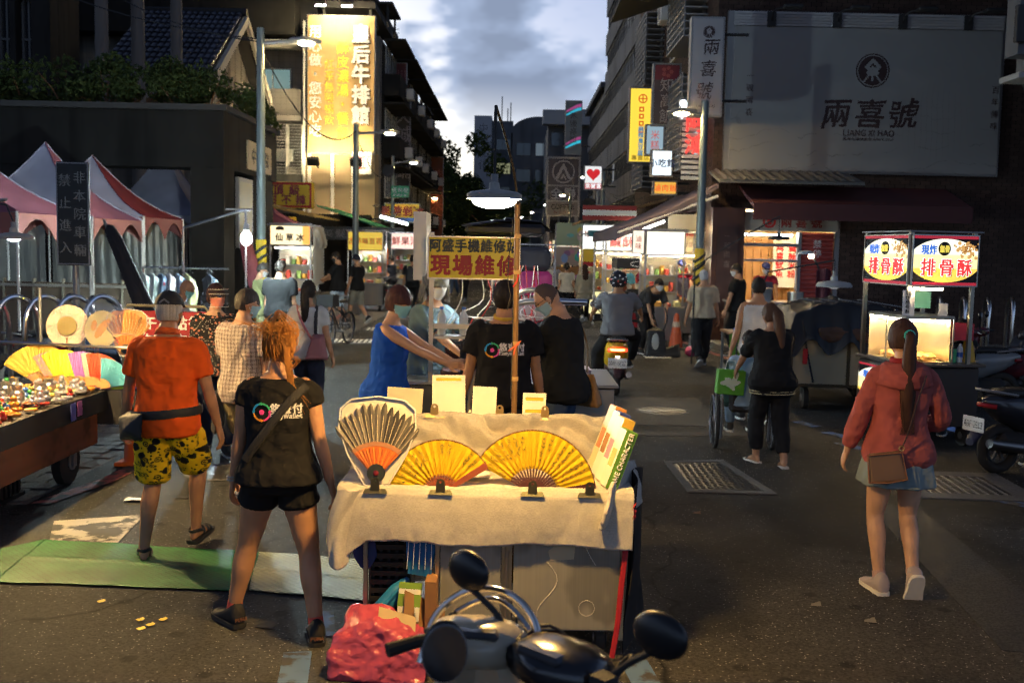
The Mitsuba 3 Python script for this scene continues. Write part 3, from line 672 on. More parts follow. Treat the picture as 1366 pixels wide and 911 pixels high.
for gx, gy, lb in ((-3.35, 21.6, 'small white slotted grate under the parked bicycle'), (-3.1, 24.8, 'small slotted grate beyond the parked bicycle')):
    k = thing('drain_grate', lb, 'drain grate', m=pose(gx, gy, 0, rz=3))
    part(k, 'frame', prism(sbox(-.5, -.5, .5, .5).difference(sbox(-.42, -.42, .42, .42)), 0, .012), 'stone')
    for i in range(8): part(k, 'bar', bx(-.42 + i * .106, -.365 + i * .106, -.42, .42, .002, .012), WHITE)
k = thing('ground_mat', 'long green and silver quilted mat lying across the road', 'mat')
def quad_mat(A, B, C, D, seed):
    A, B, C, D = (np.array(q, float) for q in (A, B, C, D))
    def f(u, v):
        q = A + (B - A) * u[..., None] + (D - A) * v[..., None] + (A - B + C - D) * (u * v)[..., None]
        w = vfbm(np.stack([q[..., 0] * 3, q[..., 1] * 3, u * 0 + seed], -1), 3, seed) - .5
        return q[..., 0] + .03 * w, q[..., 1] + .05 * w, .009 + .006 * (w + .5) * (.3 + .7 * np.abs(np.sin(u * 9 + seed))) + .008 * np.exp(-((v - .5 - .05 * np.sin(u * 5)) / .03) ** 2)
    return sheet(f, 60, 30, .005)
part(k, 'green_panel', quad_mat((-3.06, 5.93), (-1.53, 5.86), (-1.65, 6.62), (-3.15, 6.80), 1), 'mat_green', smooth=True)
part(k, 'green_corner', prism(Polygon([(-3.05, 5.94), (-3.42, 6.42), (-3.14, 6.79)]), 0.006, .02), 'mat_green')
part(k, 'foil_panel', quad_mat((-1.525, 5.86), (-.70, 5.71), (-.64, 6.46), (-1.645, 6.62), 2), 'foil', smooth=True)
solo('paper_scrap', 'small white paper scrap on the road beside the patch', 'paper', sheet(lambda u, v: (-3.02 + u * .22, 7.86 + v * .13 + u * .03, .014 + .008 * np.sin(u * 4 + v * 3)), 6, 4), WHITE)
for i, (x, y) in enumerate(((-1.98, 5.35), (-1.9, 5.28), (-1.86, 5.36), (-2.3, 5.62), (-1.93, 5.22))):
    solo('fallen_petal', 'tiny yellow petal on the asphalt near the green mat', 'petal', sheet(lambda u, v: (x + (u - .5) * .05 * np.sin(v * 3), y + v * .05, .008 + .006 * u * v), 4, 5), YEL, group='yellow petals on the road')
rr = random.Random(11)
for i in range(22):
    x, y = rr.uniform(-3.2, 3.4), rr.uniform(4.6, 15); r = rr.uniform(.02, .06)
    solo('litter_scrap', ['pale', 'brown', 'dark'][i % 3] + ' tiny scrap of litter lying on the asphalt', 'litter', sheet(lambda u, v: (x + r * (u - .5) * 2 + .01 * v, y + r * (v - .5) * (1 + u), .007 + .012 * u * v), 4, 4), [mat((.16, .15, .13), .8), WOOD, DARK][i % 3], group='litter on the road')
setting('road_patch', 'long narrow trench repair crossing the road beyond the drain cover', flat([(-2.9, 10.9), (3.2, 11.35), (3.2, 11.62), (-2.9, 11.2)], 0.0035), 'new_asphalt')
setting('road_patch', 'darker repair along the right side of the road', flat([(2.6, 5.2), (3.1, 5.1), (3.35, 8.2), (2.95, 8.3)], 0.0035), 'new_asphalt')
for x, y, r, lb in ((-2.55, 9.0, .30, 'round iron manhole cover beside the plaid man'), (1.95, 13.0, .30, 'round iron manhole cover in the square patch behind the wheelchair')):
    k = thing('manhole_cover', lb, 'manhole cover', at=(x, y, 0)); part(k, 'rim', prism(Point(0, 0).buffer(r + .05, 24).difference(Point(0, 0).buffer(r + .01, 24)), .003, .009), 'stone'); part(k, 'lid', prism(Point(0, 0).buffer(r, 24), .003, .007), mat((.06, .055, .05), .45, .6)); part(k, 'ring', [prism(Point(0, 0).buffer(q, 24).difference(Point(0, 0).buffer(q - .015, 24)), .007, .011) for q in (r * .85, r * .6, r * .35)], mat((.08, .075, .07), .45, .6))
# ------------------------------------------------------------------ windows
_win = {}
GLASSD = mat((0.015, 0.018, 0.022), 0.08, 0.0, 0.8)
def window(parent, m, w, h, cols=2, frame='f', lit=None, pane=GLASSD, t=0.05):
    """A window on a wall whose outside is -y in the frame m (bottom centre at the origin)."""
    fm = {'f': mat((.30, .30, .29), .5, .3), 'w': mat((.45, .44, .42), .5), 'd': mat((.03, .03, .03), .5)}[frame]
    key = (round(w, 3), round(h, 3), cols, frame, t)
    if key not in _win:
        ring = sbox(-w / 2, 0, w / 2, h).difference(union_all([sbox(-w / 2 + t + i * (w - t) / cols, t, -w / 2 + (i + 1) * (w - t) / cols, h - t) for i in range(cols)]))
        _win[key] = (mikit.ply(upright(prism(ring, 0, .07), 0.0), fm), mikit.ply(bx(-w / 2 + .01, w / 2 - .01, -.035, -.02, .01, h - .01), pane), fm)
    k = part(parent, 'window', _win[key][0], None, m=m)
    if lit: part(k, 'pane', bx(-w / 2 + .01, w / 2 - .01, -.035, -.02, .01, h - .01), 'lamp_black', rad=lit, m=m, wt=.02)
    else: part(k, 'pane', _win[key][1], None, m=m)
    return k
def aircon(parent, m, name='air_conditioner'):
    k = part(parent, name, bx(-.35, .35, -.35, 0, 0, .5, .02), PALE, m=m)
    part(k, 'grille', join(*[upright(prism(Point(0, .25).buffer(r + .012).difference(Point(0, .25).buffer(r)), 0, .01), -.35) for r in (.05, .1, .15, .2)]), GREYM, m=m)

# ------------------------------------------------------------------ left: gatehouse with planter
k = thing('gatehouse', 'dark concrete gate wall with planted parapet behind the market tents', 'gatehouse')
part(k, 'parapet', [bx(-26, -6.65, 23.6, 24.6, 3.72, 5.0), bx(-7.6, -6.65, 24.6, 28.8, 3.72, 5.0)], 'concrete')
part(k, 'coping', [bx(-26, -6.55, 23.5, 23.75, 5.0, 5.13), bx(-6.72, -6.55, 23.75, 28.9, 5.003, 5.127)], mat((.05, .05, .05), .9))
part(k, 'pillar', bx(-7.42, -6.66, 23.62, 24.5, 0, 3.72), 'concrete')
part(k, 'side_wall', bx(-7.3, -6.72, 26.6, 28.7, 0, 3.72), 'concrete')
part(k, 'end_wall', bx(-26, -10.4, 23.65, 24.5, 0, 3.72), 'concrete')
part(k, 'soil', bx(-26, -6.8, 23.76, 24.58, 5.0, 5.05), DARK)
kb = part(k, 'notice_board', bx(-6.7, -6.62, 24.75, 26.1, 1.9, 3.6), GREYM)
part(kb, 'poster', bx(-6.619, -6.612, 24.85, 26.0, 2.0, 3.5), mat((.32, .30, .2), .5))
n = part(k, 'name_plate', bx(-6.66, -6.60, 25.6, 28.0, 3.85, 4.55), mat((.5, .4, .25), .5))
use(pose(-6.60, 26.8, 4.2, rz=90)); letters(n, '中華醫院', .42, 0, 0, DARK, y=0.0, name='plate_lettering'); use(np.eye(4))

def leaf_cloud(centres, r, count, size, seed, flatn=1.0):
    """Many small leaf faces spread through a few clumps; returns mesh and vertex colours."""
    g = np.random.default_rng(seed)
    C = np.asarray(centres, float); idx = g.integers(0, len(C), count)
    d = g.normal(size=(count, 3)); d /= np.linalg.norm(d, axis=1, keepdims=True)
    rad = np.asarray(r, float)[idx] if np.ndim(r) else np.full(count, r)
    p = C[idx] + d * (rad * g.uniform(0.25, 1.0, count) ** 0.6)[:, None] * np.array([1, 1, flatn])
    a = g.normal(size=(count, 3)); a /= np.linalg.norm(a, axis=1, keepdims=True)
    b = np.cross(a, g.normal(size=(count, 3))); b /= np.linalg.norm(b, axis=1, keepdims=True)
    s = size * g.uniform(0.5, 1.3, count)[:, None]
    v = np.stack([p - a * s, p + b * s * .38 , p + a * s, p - b * s * .38], 1).reshape(-1, 3)
    i = np.arange(count) * 4
    f = np.vstack([np.stack([i, i + 1, i + 2], 1), np.stack([i, i + 2, i + 3], 1)])
    hue = g.uniform(0, 1, len(C))[idx][:, None] * .6 + g.uniform(0, 1, (count, 1)) * .4
    c = np.array([.035, .06, .018]) * (1 - hue) + np.array([.085, .12, .03]) * hue
    return trimesh.Trimesh(v, f, process=False), np.repeat(c, 4, 0)
g = np.random.default_rng(8)
spots = [(-19.5, 1.2), (-17.2, 1.0), (-14.6, 1.3), (-12.6, 1.6), (-11.6, 2.0), (-10.6, 1.7), (-9.6, 2.0), (-8.8, 1.8), (-7.9, 2.1), (-7.2, 1.4)]
for i, (x, h) in enumerate(spots):
    kk = thing('shrub', ['dark straggly shrub', 'bushy green shrub'][i % 2] + f' on the gatehouse parapet, {ORD[i]} from the left', 'shrub', 'shrubs on the gatehouse parapet', at=(x, 24.2 + g.uniform(-.1, .3), 5.0))
    cs = [(g.uniform(-.6, .6), g.uniform(-.3, .3), g.uniform(.1, h * .62)) for _ in range(9)]
    m, c = leaf_cloud(cs, [g.uniform(.2, .45) for _ in cs], 1300, .085, 30 + i)
    part(kk, 'leaves', m, 'vc', color=c * .6)
    part(kk, 'stems', join(*[tube([[0, 0, 0], [q[0] * .5, q[1] * .5, q[2] * .6], q], [.02, .014, .006], 5) for q in cs]), WOOD)
k = thing('shrub', 'trailing shrub at the street end of the gatehouse parapet', 'shrub', at=(-6.9, 27.4, 5.0))
cs = [(g.uniform(-.4, .3), g.uniform(-1.2, 1.2), g.uniform(-.2, .9)) for _ in range(9)]
m, c = leaf_cloud(cs, .35, 1300, .09, 77); part(k, 'leaves', m, 'vc', color=c)
part(k, 'stems', join(*[tube([[0, q[1] * .6, 0], q], [.02, .006], 5) for q in cs]), WOOD)

# ------------------------------------------------------------------ left: church block, tiled chapel, palms
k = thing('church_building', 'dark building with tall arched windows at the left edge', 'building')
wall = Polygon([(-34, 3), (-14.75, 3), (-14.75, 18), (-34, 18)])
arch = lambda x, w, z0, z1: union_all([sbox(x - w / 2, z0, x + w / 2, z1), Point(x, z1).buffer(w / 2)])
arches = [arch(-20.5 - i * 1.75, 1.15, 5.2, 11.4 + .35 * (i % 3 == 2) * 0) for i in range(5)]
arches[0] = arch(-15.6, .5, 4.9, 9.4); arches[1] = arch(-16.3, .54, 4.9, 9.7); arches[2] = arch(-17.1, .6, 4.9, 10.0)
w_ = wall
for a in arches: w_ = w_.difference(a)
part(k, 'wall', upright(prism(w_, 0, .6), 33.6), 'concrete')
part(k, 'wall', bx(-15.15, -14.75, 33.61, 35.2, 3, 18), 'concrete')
for a in arches[:3]:
    b = a.bounds; cx = (b[0] + b[2]) / 2
    f = part(k, 'window', upright(prism(a.buffer(-.02).difference(a.buffer(-.09)).union(sbox(cx - .03, b[1], cx + .03, b[3])).intersection(a).union(union_all([sbox(b[0], z, b[2], z + .07) for z in (6.8, 8.3, 9.8)]).intersection(a)), 0, .1), 33.5), mat((.12, .12, .12), .5))
    part(f, 'pane', upright(prism(a.buffer(-.03), 0, .02), 33.52), GLASSD)
k = thing('chapel', 'low chapel with wavy tiled roof and gable behind the palm trunks', 'building')
part(k, 'wall', bx(-14.7, -11.2, 36.2, 46, 3, 7.7), 'pale_wall')
part(k, 'gable', [loft([np.array([[x, yy, z] for yy, z in ((36.2, 7.0), (41, 10.4), (46, 7.0), (41, 6.9))]) for x in (-11.6, -11.2)])], 'pale_wall')
roof = [loft([np.array([[-14.72, 35.4, 7.2], [-14.72, 41, 10.9], [-14.72, 41, 10.7], [-14.72, 35.5, 7.0]]), np.array([[-10.7, 35.4, 7.2], [-10.7, 41, 10.9], [-10.7, 41, 10.7], [-10.7, 35.5, 7.0]])]),
        loft([np.array([[-14.72, 46.6, 7.2], [-14.72, 41, 10.9], [-14.72, 41, 10.7], [-14.72, 46.5, 7.0]]), np.array([[-10.7, 46.6, 7.2], [-10.7, 41, 10.9], [-10.7, 41, 10.7], [-10.7, 46.5, 7.0]])])]
rk = part(k, 'roof', roof, DARK)
tiles = []
half = np.linspace(0, np.pi, 6)
sl = np.array([0, 5.6, 3.7]); sl /= np.linalg.norm(sl); nr = np.array([0, -sl[2], sl[1]])
for r in range(15):
    for c in range(16):
        o = np.array([-14.5 + c * .243, 35.35, 7.22]) + sl * (r * .45)
        R1 = [o + np.array([.12 * math.cos(a), 0, 0]) + nr * (.10 * math.sin(a) + .03) for a in half]; R2 = [o + sl * .47 + np.array([.10 * math.cos(a), 0, 0]) + nr * .08 * math.sin(a) for a in half]
        v = np.array(R1 + R2 + [o]); f = [[i, i + 1, i + 7] for i in range(5)] + [[i, i + 7, i + 6] for i in range(5)] + [[12, i + 1, i] for i in range(5)]
        tiles.append(trimesh.Trimesh(v, f, process=False))
tm = join(*tiles)
part(rk, 'tile', tm, 'vc_gloss', color=np.repeat(np.array([.030, .032, .045])[None] * g.uniform(.5, 1.6, (len(tiles), 1)), 13, 0)); labels[f'{rk}__tile'] = {'kind': 'stuff'}
part(rk, 'ridge', tube([[-14.72, 41, 10.95], [-10.6, 41, 10.95]], .16, 10), DARK)
part(rk, 'bargeboard', [loft([np.array([[x, 35.2, 7.0], [x, 41, 10.82], [x, 41, 10.5], [x, 35.4, 6.7]]) for x in (-10.7, -10.55)]), loft([np.array([[x, 46.8, 7.0], [x, 41, 10.82], [x, 41, 10.5], [x, 46.6, 6.7]]) for x in (-10.7, -10.55)])], mat((.4, .38, .33), .7))
part(rk, 'eaves_board', bx(-14.72, -10.7, 35.28, 35.4, 6.85, 7.1), mat((.35, .33, .29), .7))
for i, x in enumerate((-14.2, -13.2)): window(k, pose(x, 36.2, 4.6), .9, 1.7, 1, 'd')
for i, (x, y, w) in enumerate(((-17.3, 34.6, .40), (-16.2, 35.0, .34), (-15.3, 34.4, .40), (-13.2, 33.2, .36), (-12.45, 34.3, .38), (-11.35, 34.8, .34))):
    kk = thing('palm_tree', f'tall straight palm trunk before the tiled chapel roof, {ORD[i]} from the left', 'palm tree', 'palms before the chapel', at=(x, y, 3))
    zs = np.arange(0, 15, .35)
    part(kk, 'trunk', lathe([(w * (.62 - .012 * z + .028 * (j % 2)), z) for j, z in enumerate(zs)], 14), mat((.12, .11, .105), .9), smooth=40)
    fr = []
    for q in range(12):
        a = q * 2.4; d = np.array([math.cos(a), math.sin(a), 0])
        p = [np.array([0, 0, 14.6]) + d * t * 2.8 + np.array([0, 0, 1.2 * t - 2.6 * t * t]) for t in np.linspace(0, 1, 7)]
        sd = np.cross(d, (0, 0, 1.0))
        v = np.array([v for i_, pp in enumerate(p) for v in (pp + sd * .5 * math.sin(.3 + 2.7 * i_ / 6) - (0, 0, .25), pp, pp - sd * .5 * math.sin(.3 + 2.7 * i_ / 6) - (0, 0, .25))])
        f = [x_ for j in range(6) for x_ in ([3 * j, 3 * j + 1, 3 * j + 4], [3 * j, 3 * j + 4, 3 * j + 3], [3 * j + 1, 3 * j + 2, 3 * j + 5], [3 * j + 1, 3 * j + 5, 3 * j + 4])]
        fr.append(trimesh.Trimesh(v, f, process=False))
    part(kk, 'crown', join(*fr), mat((.04, .07, .025), .7))

# ------------------------------------------------------------------ left: apartment block with the big restaurant billboard
k = thing('apartment_block', 'weathered pale apartment block behind the glowing restaurant billboard', 'building')
part(k, 'wall', bx(-20.5, -6.1, 46.2, 62, 0, 11.2), 'pale_wall')
part(k, 'parapet', bx(-20.6, -9.6, 45.0, 46.2, 10.95, 12.4), 'concrete')
part(k, 'roof_shed', [bx(-13, -6.4, 46.4, 56, 12.9, 13.15), bx(-12.7, -9, 47, 55, 11.2, 12.9)], DARK)
part(k, 'roof_shed', [bx(-8.6, -6.2, 45.4, 52, 12.2, 12.5)] + [bx(x, x + .12, 45.6, 45.72, 11.2, 12.2) for x in (-8.5, -6.5)], DARK)
for z in (7.4, 10.6): part(k, 'balcony_roof', bx(-14.2, -9.3, 44.9, 46.2, z - .1, z + .12), mat((.4, .38, .34), .7))
for z in (4.2, 7.5): part(k, 'balcony', [bx(-14.2, -9.3, 44.95, 45.15, z - .1, z + 1.15), bx(-9.5, -9.3, 45.15, 46.2, z - .1, z + 1.15), bx(-14.2, -9.5, 45.15, 46.2, z - .1, z + .05)], 'pale_wall')
window(k, pose(-11.2, 46.2, 8.0), 2.4, 1.7, 3, 'w', lit=(.16, .26, .25))
window(k, pose(-16.2, 46.2, 7.9), 1.9, 1.7, 2, 'f'); window(k, pose(-18.4, 46.2, 7.9), 1.6, 1.7, 2, 'f'); window(k, pose(-11.4, 46.2, 5.0), 2.4, 1.6, 2, 'f')
aircon(k, pose(-9.95, 46.1, 8.1)); aircon(k, pose(-10.1, 45.6, 5.6))
kg = part(k, 'window_cage', [bx(-11.3, -9.2, 44.60, 44.62, z, z + .03) for z in np.arange(5.0, 7.1, .13)] + [bx(x, x + .03, 44.62, 45.2, 5, 7.1) for x in (-11.3, -10.6, -9.9, -9.23)], mat((.5, .5, .48), .5))
part(k, 'drain_pipe', tube([[-13.1, 46.05, 0], [-13.1, 46.05, 12]], .07, 8), PALE)
part(k, 'drain_pipe', tube([[-9.15, 44.8, 3], [-9.15, 44.8, 11.5]], .06, 8), PALE)
part(k, 'metal_awning', bx(-10.6, -9.3, 43.6, 45.0, 3.6, 3.72), mat((.1, .3, .25), .6))
part(k, 'shopfront', bx(-9.2, -6.1, 44.9, 46.2, 0, 6.0), mat((.26, .2, .12), .7))
for x in (-9.0, -8.0, -7.1): part(k, 'panel_rib', bx(x, x + .14, 44.82, 44.9, 3.3, 6.0), PALE)
k = thing('restaurant_billboard', 'tall tan billboard in white characters flooded by bright lamps', 'billboard', m=pose(-7.55, 44.7, 8.85, ry=0.0))
part(k, 'frame', bx(-1.46, 1.46, 0, .35, -2.95, 2.9), GREYM)
part(k, 'panel', bx(-1.42, 1.42, -.03, 0, -2.9, 2.85), mat((.46, .30, .125), .55))
letters(k, '皇后牛排館', .80, .86, .42, mat((.86, .86, .84), .5), y=-.055, depth=.06, vertical=True, bold=.035)
letters(k, '皇后牛排館', .80, .89, .39, mat((.12, .07, .03), .6), y=-.034, depth=.012, vertical=True, bold=.05, name='lettering_shadow')
letters(k, '酥皮濃湯·餐包', .56, .08, -.25, mat((.85, .70, .08), .5), y=-.035, vertical=True, bold=.012)
letters(k, '紅茶無限暢飲', .44, -.5, -.35, mat((.85, .70, .08), .5), y=-.035, vertical=True)
letters(k, '用心做·您安心吃', .56, -1.1, .1, mat((.86, .86, .84), .5), y=-.035, vertical=True, bold=.02)
def flood(x, z, up_, rad, y=-1.15):
    kk = thing('floodlight', ('left' if x < 0 else 'right') + ' floodlight on a bracket ' + ('above' if up_ < 0 else 'below') + ' the tan restaurant billboard', 'floodlight', 'floodlights of the restaurant billboard', m=pose(-7.55, 44.7, 8.85))
    part(kk, 'bracket', rod((x, 0, z - .15 * np.sign(up_)), (x, y, z), .03), DARK)
    mm = pose(x, y, z, rx=48 if up_ < 0 else 132)
    part(kk, 'housing', bx(-.24, .24, -.14, .2, -.10, .10, .02), DARK, m=CUR @ mm)
    part(kk, 'lamp', bx(-.20, .20, .205, .212, -.08, .08), 'lamp_black', rad=rad, wt=.9, m=CUR @ pose(x, y, z, rx=-48 if up_ < 0 else 48))
for x in (-.65, .45): flood(x, 3.15, -1, (900, 700, 370), y=-1.4)
for x in (-.95, .85): flood(x, -3.4, 1, (1100, 820, 420))
k = thing('rental_sign', 'white board with red rental lettering under the tan billboard', 'sign', m=pose(-6.62, 44.55, 5.55))
part(k, 'panel', bx(-.42, .42, 0, .06, -.5, .45), mat((.7, .68, .65), .5)); letters(k, '租', .62, -.12, 0, RED, y=0, bold=.03); letters(k, '套房', .3, .3, .05, DARK, y=0, vertical=True)
k = thing('dessert_shop_sign', 'yellow shop board with red bordered characters by the second lamp post', 'sign', m=pose(-8.9, 40.2, 3.9))
for nm, q, mt in (('panel', bx(-1.0, 1.0, 0, .5, -.5, .5), YEL), ('border', upright(prism(sbox(-.98, -.48, .98, .48).difference(sbox(-.9, -.4, .9, .4)), 0, .01), 0), RED)): part(k, nm, q, mt)
letters(k, '頂級', .42, .0, .2, mat((.25, .03, .05), .5), y=0, bold=.03, pitch=1.5); letters(k, '甜不辣', .40, 0, -.18, mat((.25, .03, .05), .5), y=0, bold=.03, pitch=1.4)

# row of old houses receding on the left
rng = np.random.default_rng(21)
ys = [46.2, 52, 58, 64, 70, 77]
for i in range(5):
    k = thing('row_house', ['dark', 'grey', 'stained', 'narrow', 'last dark'][i] + ' old town house in the receding left hand row' + (' nearest the billboard', ', second from the billboard', ', third from the billboard', ', fourth from the billboard', ' beside the trees')[i], 'building')
    h = (12.0, 11.4, 11.2, 10.6, 10.2)[i]; y0, y1 = ys[i], ys[i + 1]
    if i == 0: y0 = 47.0
    x = -6.06 + .02 * (i % 2)
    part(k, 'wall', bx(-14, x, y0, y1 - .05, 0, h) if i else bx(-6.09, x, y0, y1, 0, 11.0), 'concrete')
    for z in (3.2, 6.0, 8.8):
        b = part(k, 'balcony', [bx(x, x + .75, y0 + .3, y1 - .4, z, z + .95), bx(x, x + 1.0, y0 + .2, y1 - .3, z + 2.4, z + 2.5)], 'concrete')
        for q in (0, 1): window(k, pose(x, y0 + 1.6 + 2.4 * q, z + 1.0, rz=90), 1.5, 1.3, 2, 'f')
        aircon(k, pose(x + .75, y0 + 1.0 + 3.2 * rng.random(), z + .2, rz=90))
    part(k, 'roof_shed', bx(-9, x + .5, y0 + .5, y1 - 1.0, h, h + .12) if i % 2 else join(bx(-9, x + .3, y0 + 1, y1 - .6, h + 1.0, h + 1.1), *[bx(x, x + .1, yy, yy + .1, h, h + 1) for yy in (y0 + 1.2, y1 - 1)]), DARK)
    part(k, 'antenna', join(rod((x - .5, y0 + 2, h), (x - .5, y0 + 2, h + 1.8), .03), *[rod((x - .9, y0 + 2, h + z), (x - .1, y0 + 2, h + z), .015) for z in (1.2, 1.5, 1.7)]), DARK)
    if i % 2 == 0: part(k, 'water_tank', lathe([(.0, 0), (.6, 0), (.6, 1.3), (.3, 1.5), (0, 1.5)], 16), STEEL, m=pose(x - 1.6, y0 + 3.5, h))
def blade(name, label, y, x0, x1, z0, z1, face, txt, tcol, size, emit_=None, trad=None, cat='sign', d=.25, frame=GREYM, **kw):
    k = thing(name, label, cat, m=pose((x0 + x1) / 2, y, (z0 + z1) / 2))
    w, h = x1 - x0, z1 - z0
    part(k, 'frame', [bx(-w / 2, w / 2, 0, d, -h / 2, h / 2)], frame)
    pm = bx(-w / 2 + .04, w / 2 - .04, -.012, -.002, -h / 2 + .04, h / 2 - .04)
    if emit_: glow(k, 'panel', pm, emit_)
    else: part(k, 'panel', pm, face)
    if txt: letters(k, txt, size, 0, kw.pop('tz', 0), tcol, y=-.013, rad=trad, vertical=kw.pop('vertical', True), **kw)
    sx = 1 if (x0 + x1) > 0 else -1
    part(k, 'bracket', [rod((sx * w / 2, .1, z), (sx * (w / 2 + .5), .1, z), .03) for z in (-h / 3, h / 3)], DARK)
    return k, w, h
blade('clinic_sign', 'dark vertical sign in grey characters on the left hand row', 52, -6.0, -5.3, 4.6, 9.6, mat((.03, .03, .035), .5), '天誠當鋪', mat((.28, .26, .3), .5), .85)
blade('shop_sign', 'small dark red hanging sign above the dark vertical sign', 51, -5.95, -5.4, 9.8, 10.9, mat((.10, .015, .02), .5), '川', mat((.3, .1, .1), .5), .5)
blade('shop_sign', 'tall faded orange vertical sign beside the dark trees', 72, -5.9, -5.0, 2.6, 8.2, mat((.24, .07, .03), .6), '佳佳米店', mat((.5, .12, .06), .5), .95)
k = thing('street_name_sign', 'green street name plate with white lettering on the third lamp post', 'sign', m=pose(-4.55, 40.9, 4.15))
part(k, 'plate', bx(-.36, .36, 0, .03, -.23, .23), mat((.01, .22, .10), .5)); letters(k, '梧州街', .2, 0, .06, WHITE, y=0, pitch=1.15); letters(k, 'Wuzhou St.', .11, 0, -.13, WHITE, y=0)
k, w, h = blade('ice_shop_sign', 'yellow shop sign with dark red characters behind the green street plate', 42, -5.3, -3.85, 2.95, 3.75, YEL, '黑糖剉冰', mat((.22, .03, .02), .5), .42, vertical=False, tz=.08, bold=.03)
part(k, 'lower_band', bx(-w / 2 + .05, w / 2 - .05, -.016, -.013, -h / 2 + .05, -h / 2 + .2), BLUE)

# ------------------------------------------------------------------ far end: trees, towers
for i, (x, y, h, r) in enumerate(((-7.4, 84, 10.4, 3.0), (-5.2, 92, 9.6, 3.2), (-3.2, 100, 8.6, 3.4), (-8.5, 96, 11.5, 3.5), (-1.2, 112, 7.2, 3.0), (1.5, 125, 6.2, 3.0))):
    kk = thing('tree', ['tall dark tree closing the left row of houses', 'broad dark tree behind the left lamps', 'rounded dark tree above the far left lamps', 'tallest dark tree behind the house row', 'low dark tree under the pale tower', 'lowest dark tree at the far end of the street'][i], 'tree', at=(x, y, 0))
    cs = [(g.normal() * r * .55, g.normal() * r * .5, h * .62 + g.normal() * h * .17) for _ in range(22)]
    part(kk, 'trunk', tube([[0, 0, 0], [.1, 0, h * .3], [0, .1, h * .6]], [.35, .26, .16], 9, .5), WOOD)
    part(kk, 'limbs', join(*[tube([[0, 0, h * .35], [q[0] * .5, q[1] * .5, h * .5], q], [.14, .09, .03], 6) for q in cs[:12]]), WOOD)
    m, c = leaf_cloud(cs, [g.uniform(.8, 1.7) for _ in cs], 6500, .26, 50 + i)
    part(kk, 'crown', m, 'vc', color=c * .75)
k = thing('far_tower', 'pale slab tower with a vertical inscription against the sunset', 'building')
part(k, 'wall', bx(-5.65, -3.3, 140, 150, 0, 19.6), mat((.32, .32, .34), .7)); part(k, 'wall', bx(-3.3, -.4, 140.5, 150, 0, 19.0), 'grey_face')
use(pose(-4.4, 140, 14)); letters(k, '中國文化', 1.3, 0, 1.5, mat((.12, .12, .13), .6), y=0, vertical=True, pitch=1.25); use(np.eye(4))
part(k, 'antenna', [rod((x, 143, 19), (x, 143, 19 + hh), .07) for x, hh in ((-2.7, 2.4), (-2.0, 3.6), (-1.2, 2.0), (-.8, 2.8), (-3.0, 1.5))], DARK)
for j in range(4): window(k, pose(-1.8, 140.5, 5.5 + j * 3.2), 2.2, 1.5, 2, 'd', lit=(.22, .23, .13) if j == 2 else None)
k = thing('far_block', 'grey block with curved roof behind the far street signs', 'building')
part(k, 'wall', bx(-.4, 6.6, 120, 140, 0, 15.2), 'grey_face')
part(k, 'roof', upright(prism(Polygon([(-.6 + 3.6 * (1 - math.cos(t)) * .9, 15.2 + 1.9 * math.sin(t)) for t in np.linspace(0, np.pi, 24)]), 0, 19), 120 + 19), 'grey_face')
for j in range(4):
    for q in range(3): window(k, pose(.9 + q * 2.2, 120, 3.6 + j * 3.0), 1.7, 1.5, 2, 'd', lit=(.10, .13, .16) if (j, q) == (3, 1) else None)
k = thing('far_block', 'dark block with projecting white eaves right of the curved roof', 'building')
part(k, 'wall', bx(3.2, 12, 104, 120, 0, 14.2), 'grey_face'); part(k, 'eaves', bx(2.6, 12, 102.4, 104, 14.2, 15.6), mat((.35, .36, .38), .6))
for j in range(4): window(k, pose(4.4, 104, 3.5 + j * 2.9), 1.8, 1.4, 2, 'd')

# ------------------------------------------------------------------ right: long grey office building
k = thing('office_building', 'long grey office building with ribbon windows along the right side', 'building')
part(k, 'wall', bx(7.0, 30, 43, 81, 0, 33), 'grey_face'); part(k, 'wall', bx(6.98, 28, 81, 99, 0, 14.6), 'grey_face')
zs = [3.8 + 2.93 * j for j in range(10)]
for j, z in enumerate(zs):
    y1 = 98.8 if z < 13.4 else 81.2
    part(k, 'spandrel', bx(6.82, 7.0, 42.8, y1, z - 1.5, z), 'grey_face')
    n = int((y1 - 43.4) / 1.7)
    if z > 26: continue
    for q in range(n): window(k, pose(6.99, 44.2 + q * 1.7 + .2 * (q % 3), z + .02, rz=-90), 1.5, 1.36, 2, 'd', lit=((.40, .42, .46) if (q * 7 + j * 5) % 11 == 3 else None) if y1 > 0 and (q + j) % 3 == 0 else None, t=.05)
part(k, 'roof_edge', bx(6.5, 7.2, 81.2, 99.2, 14.6, 15.0), 'grey_face')

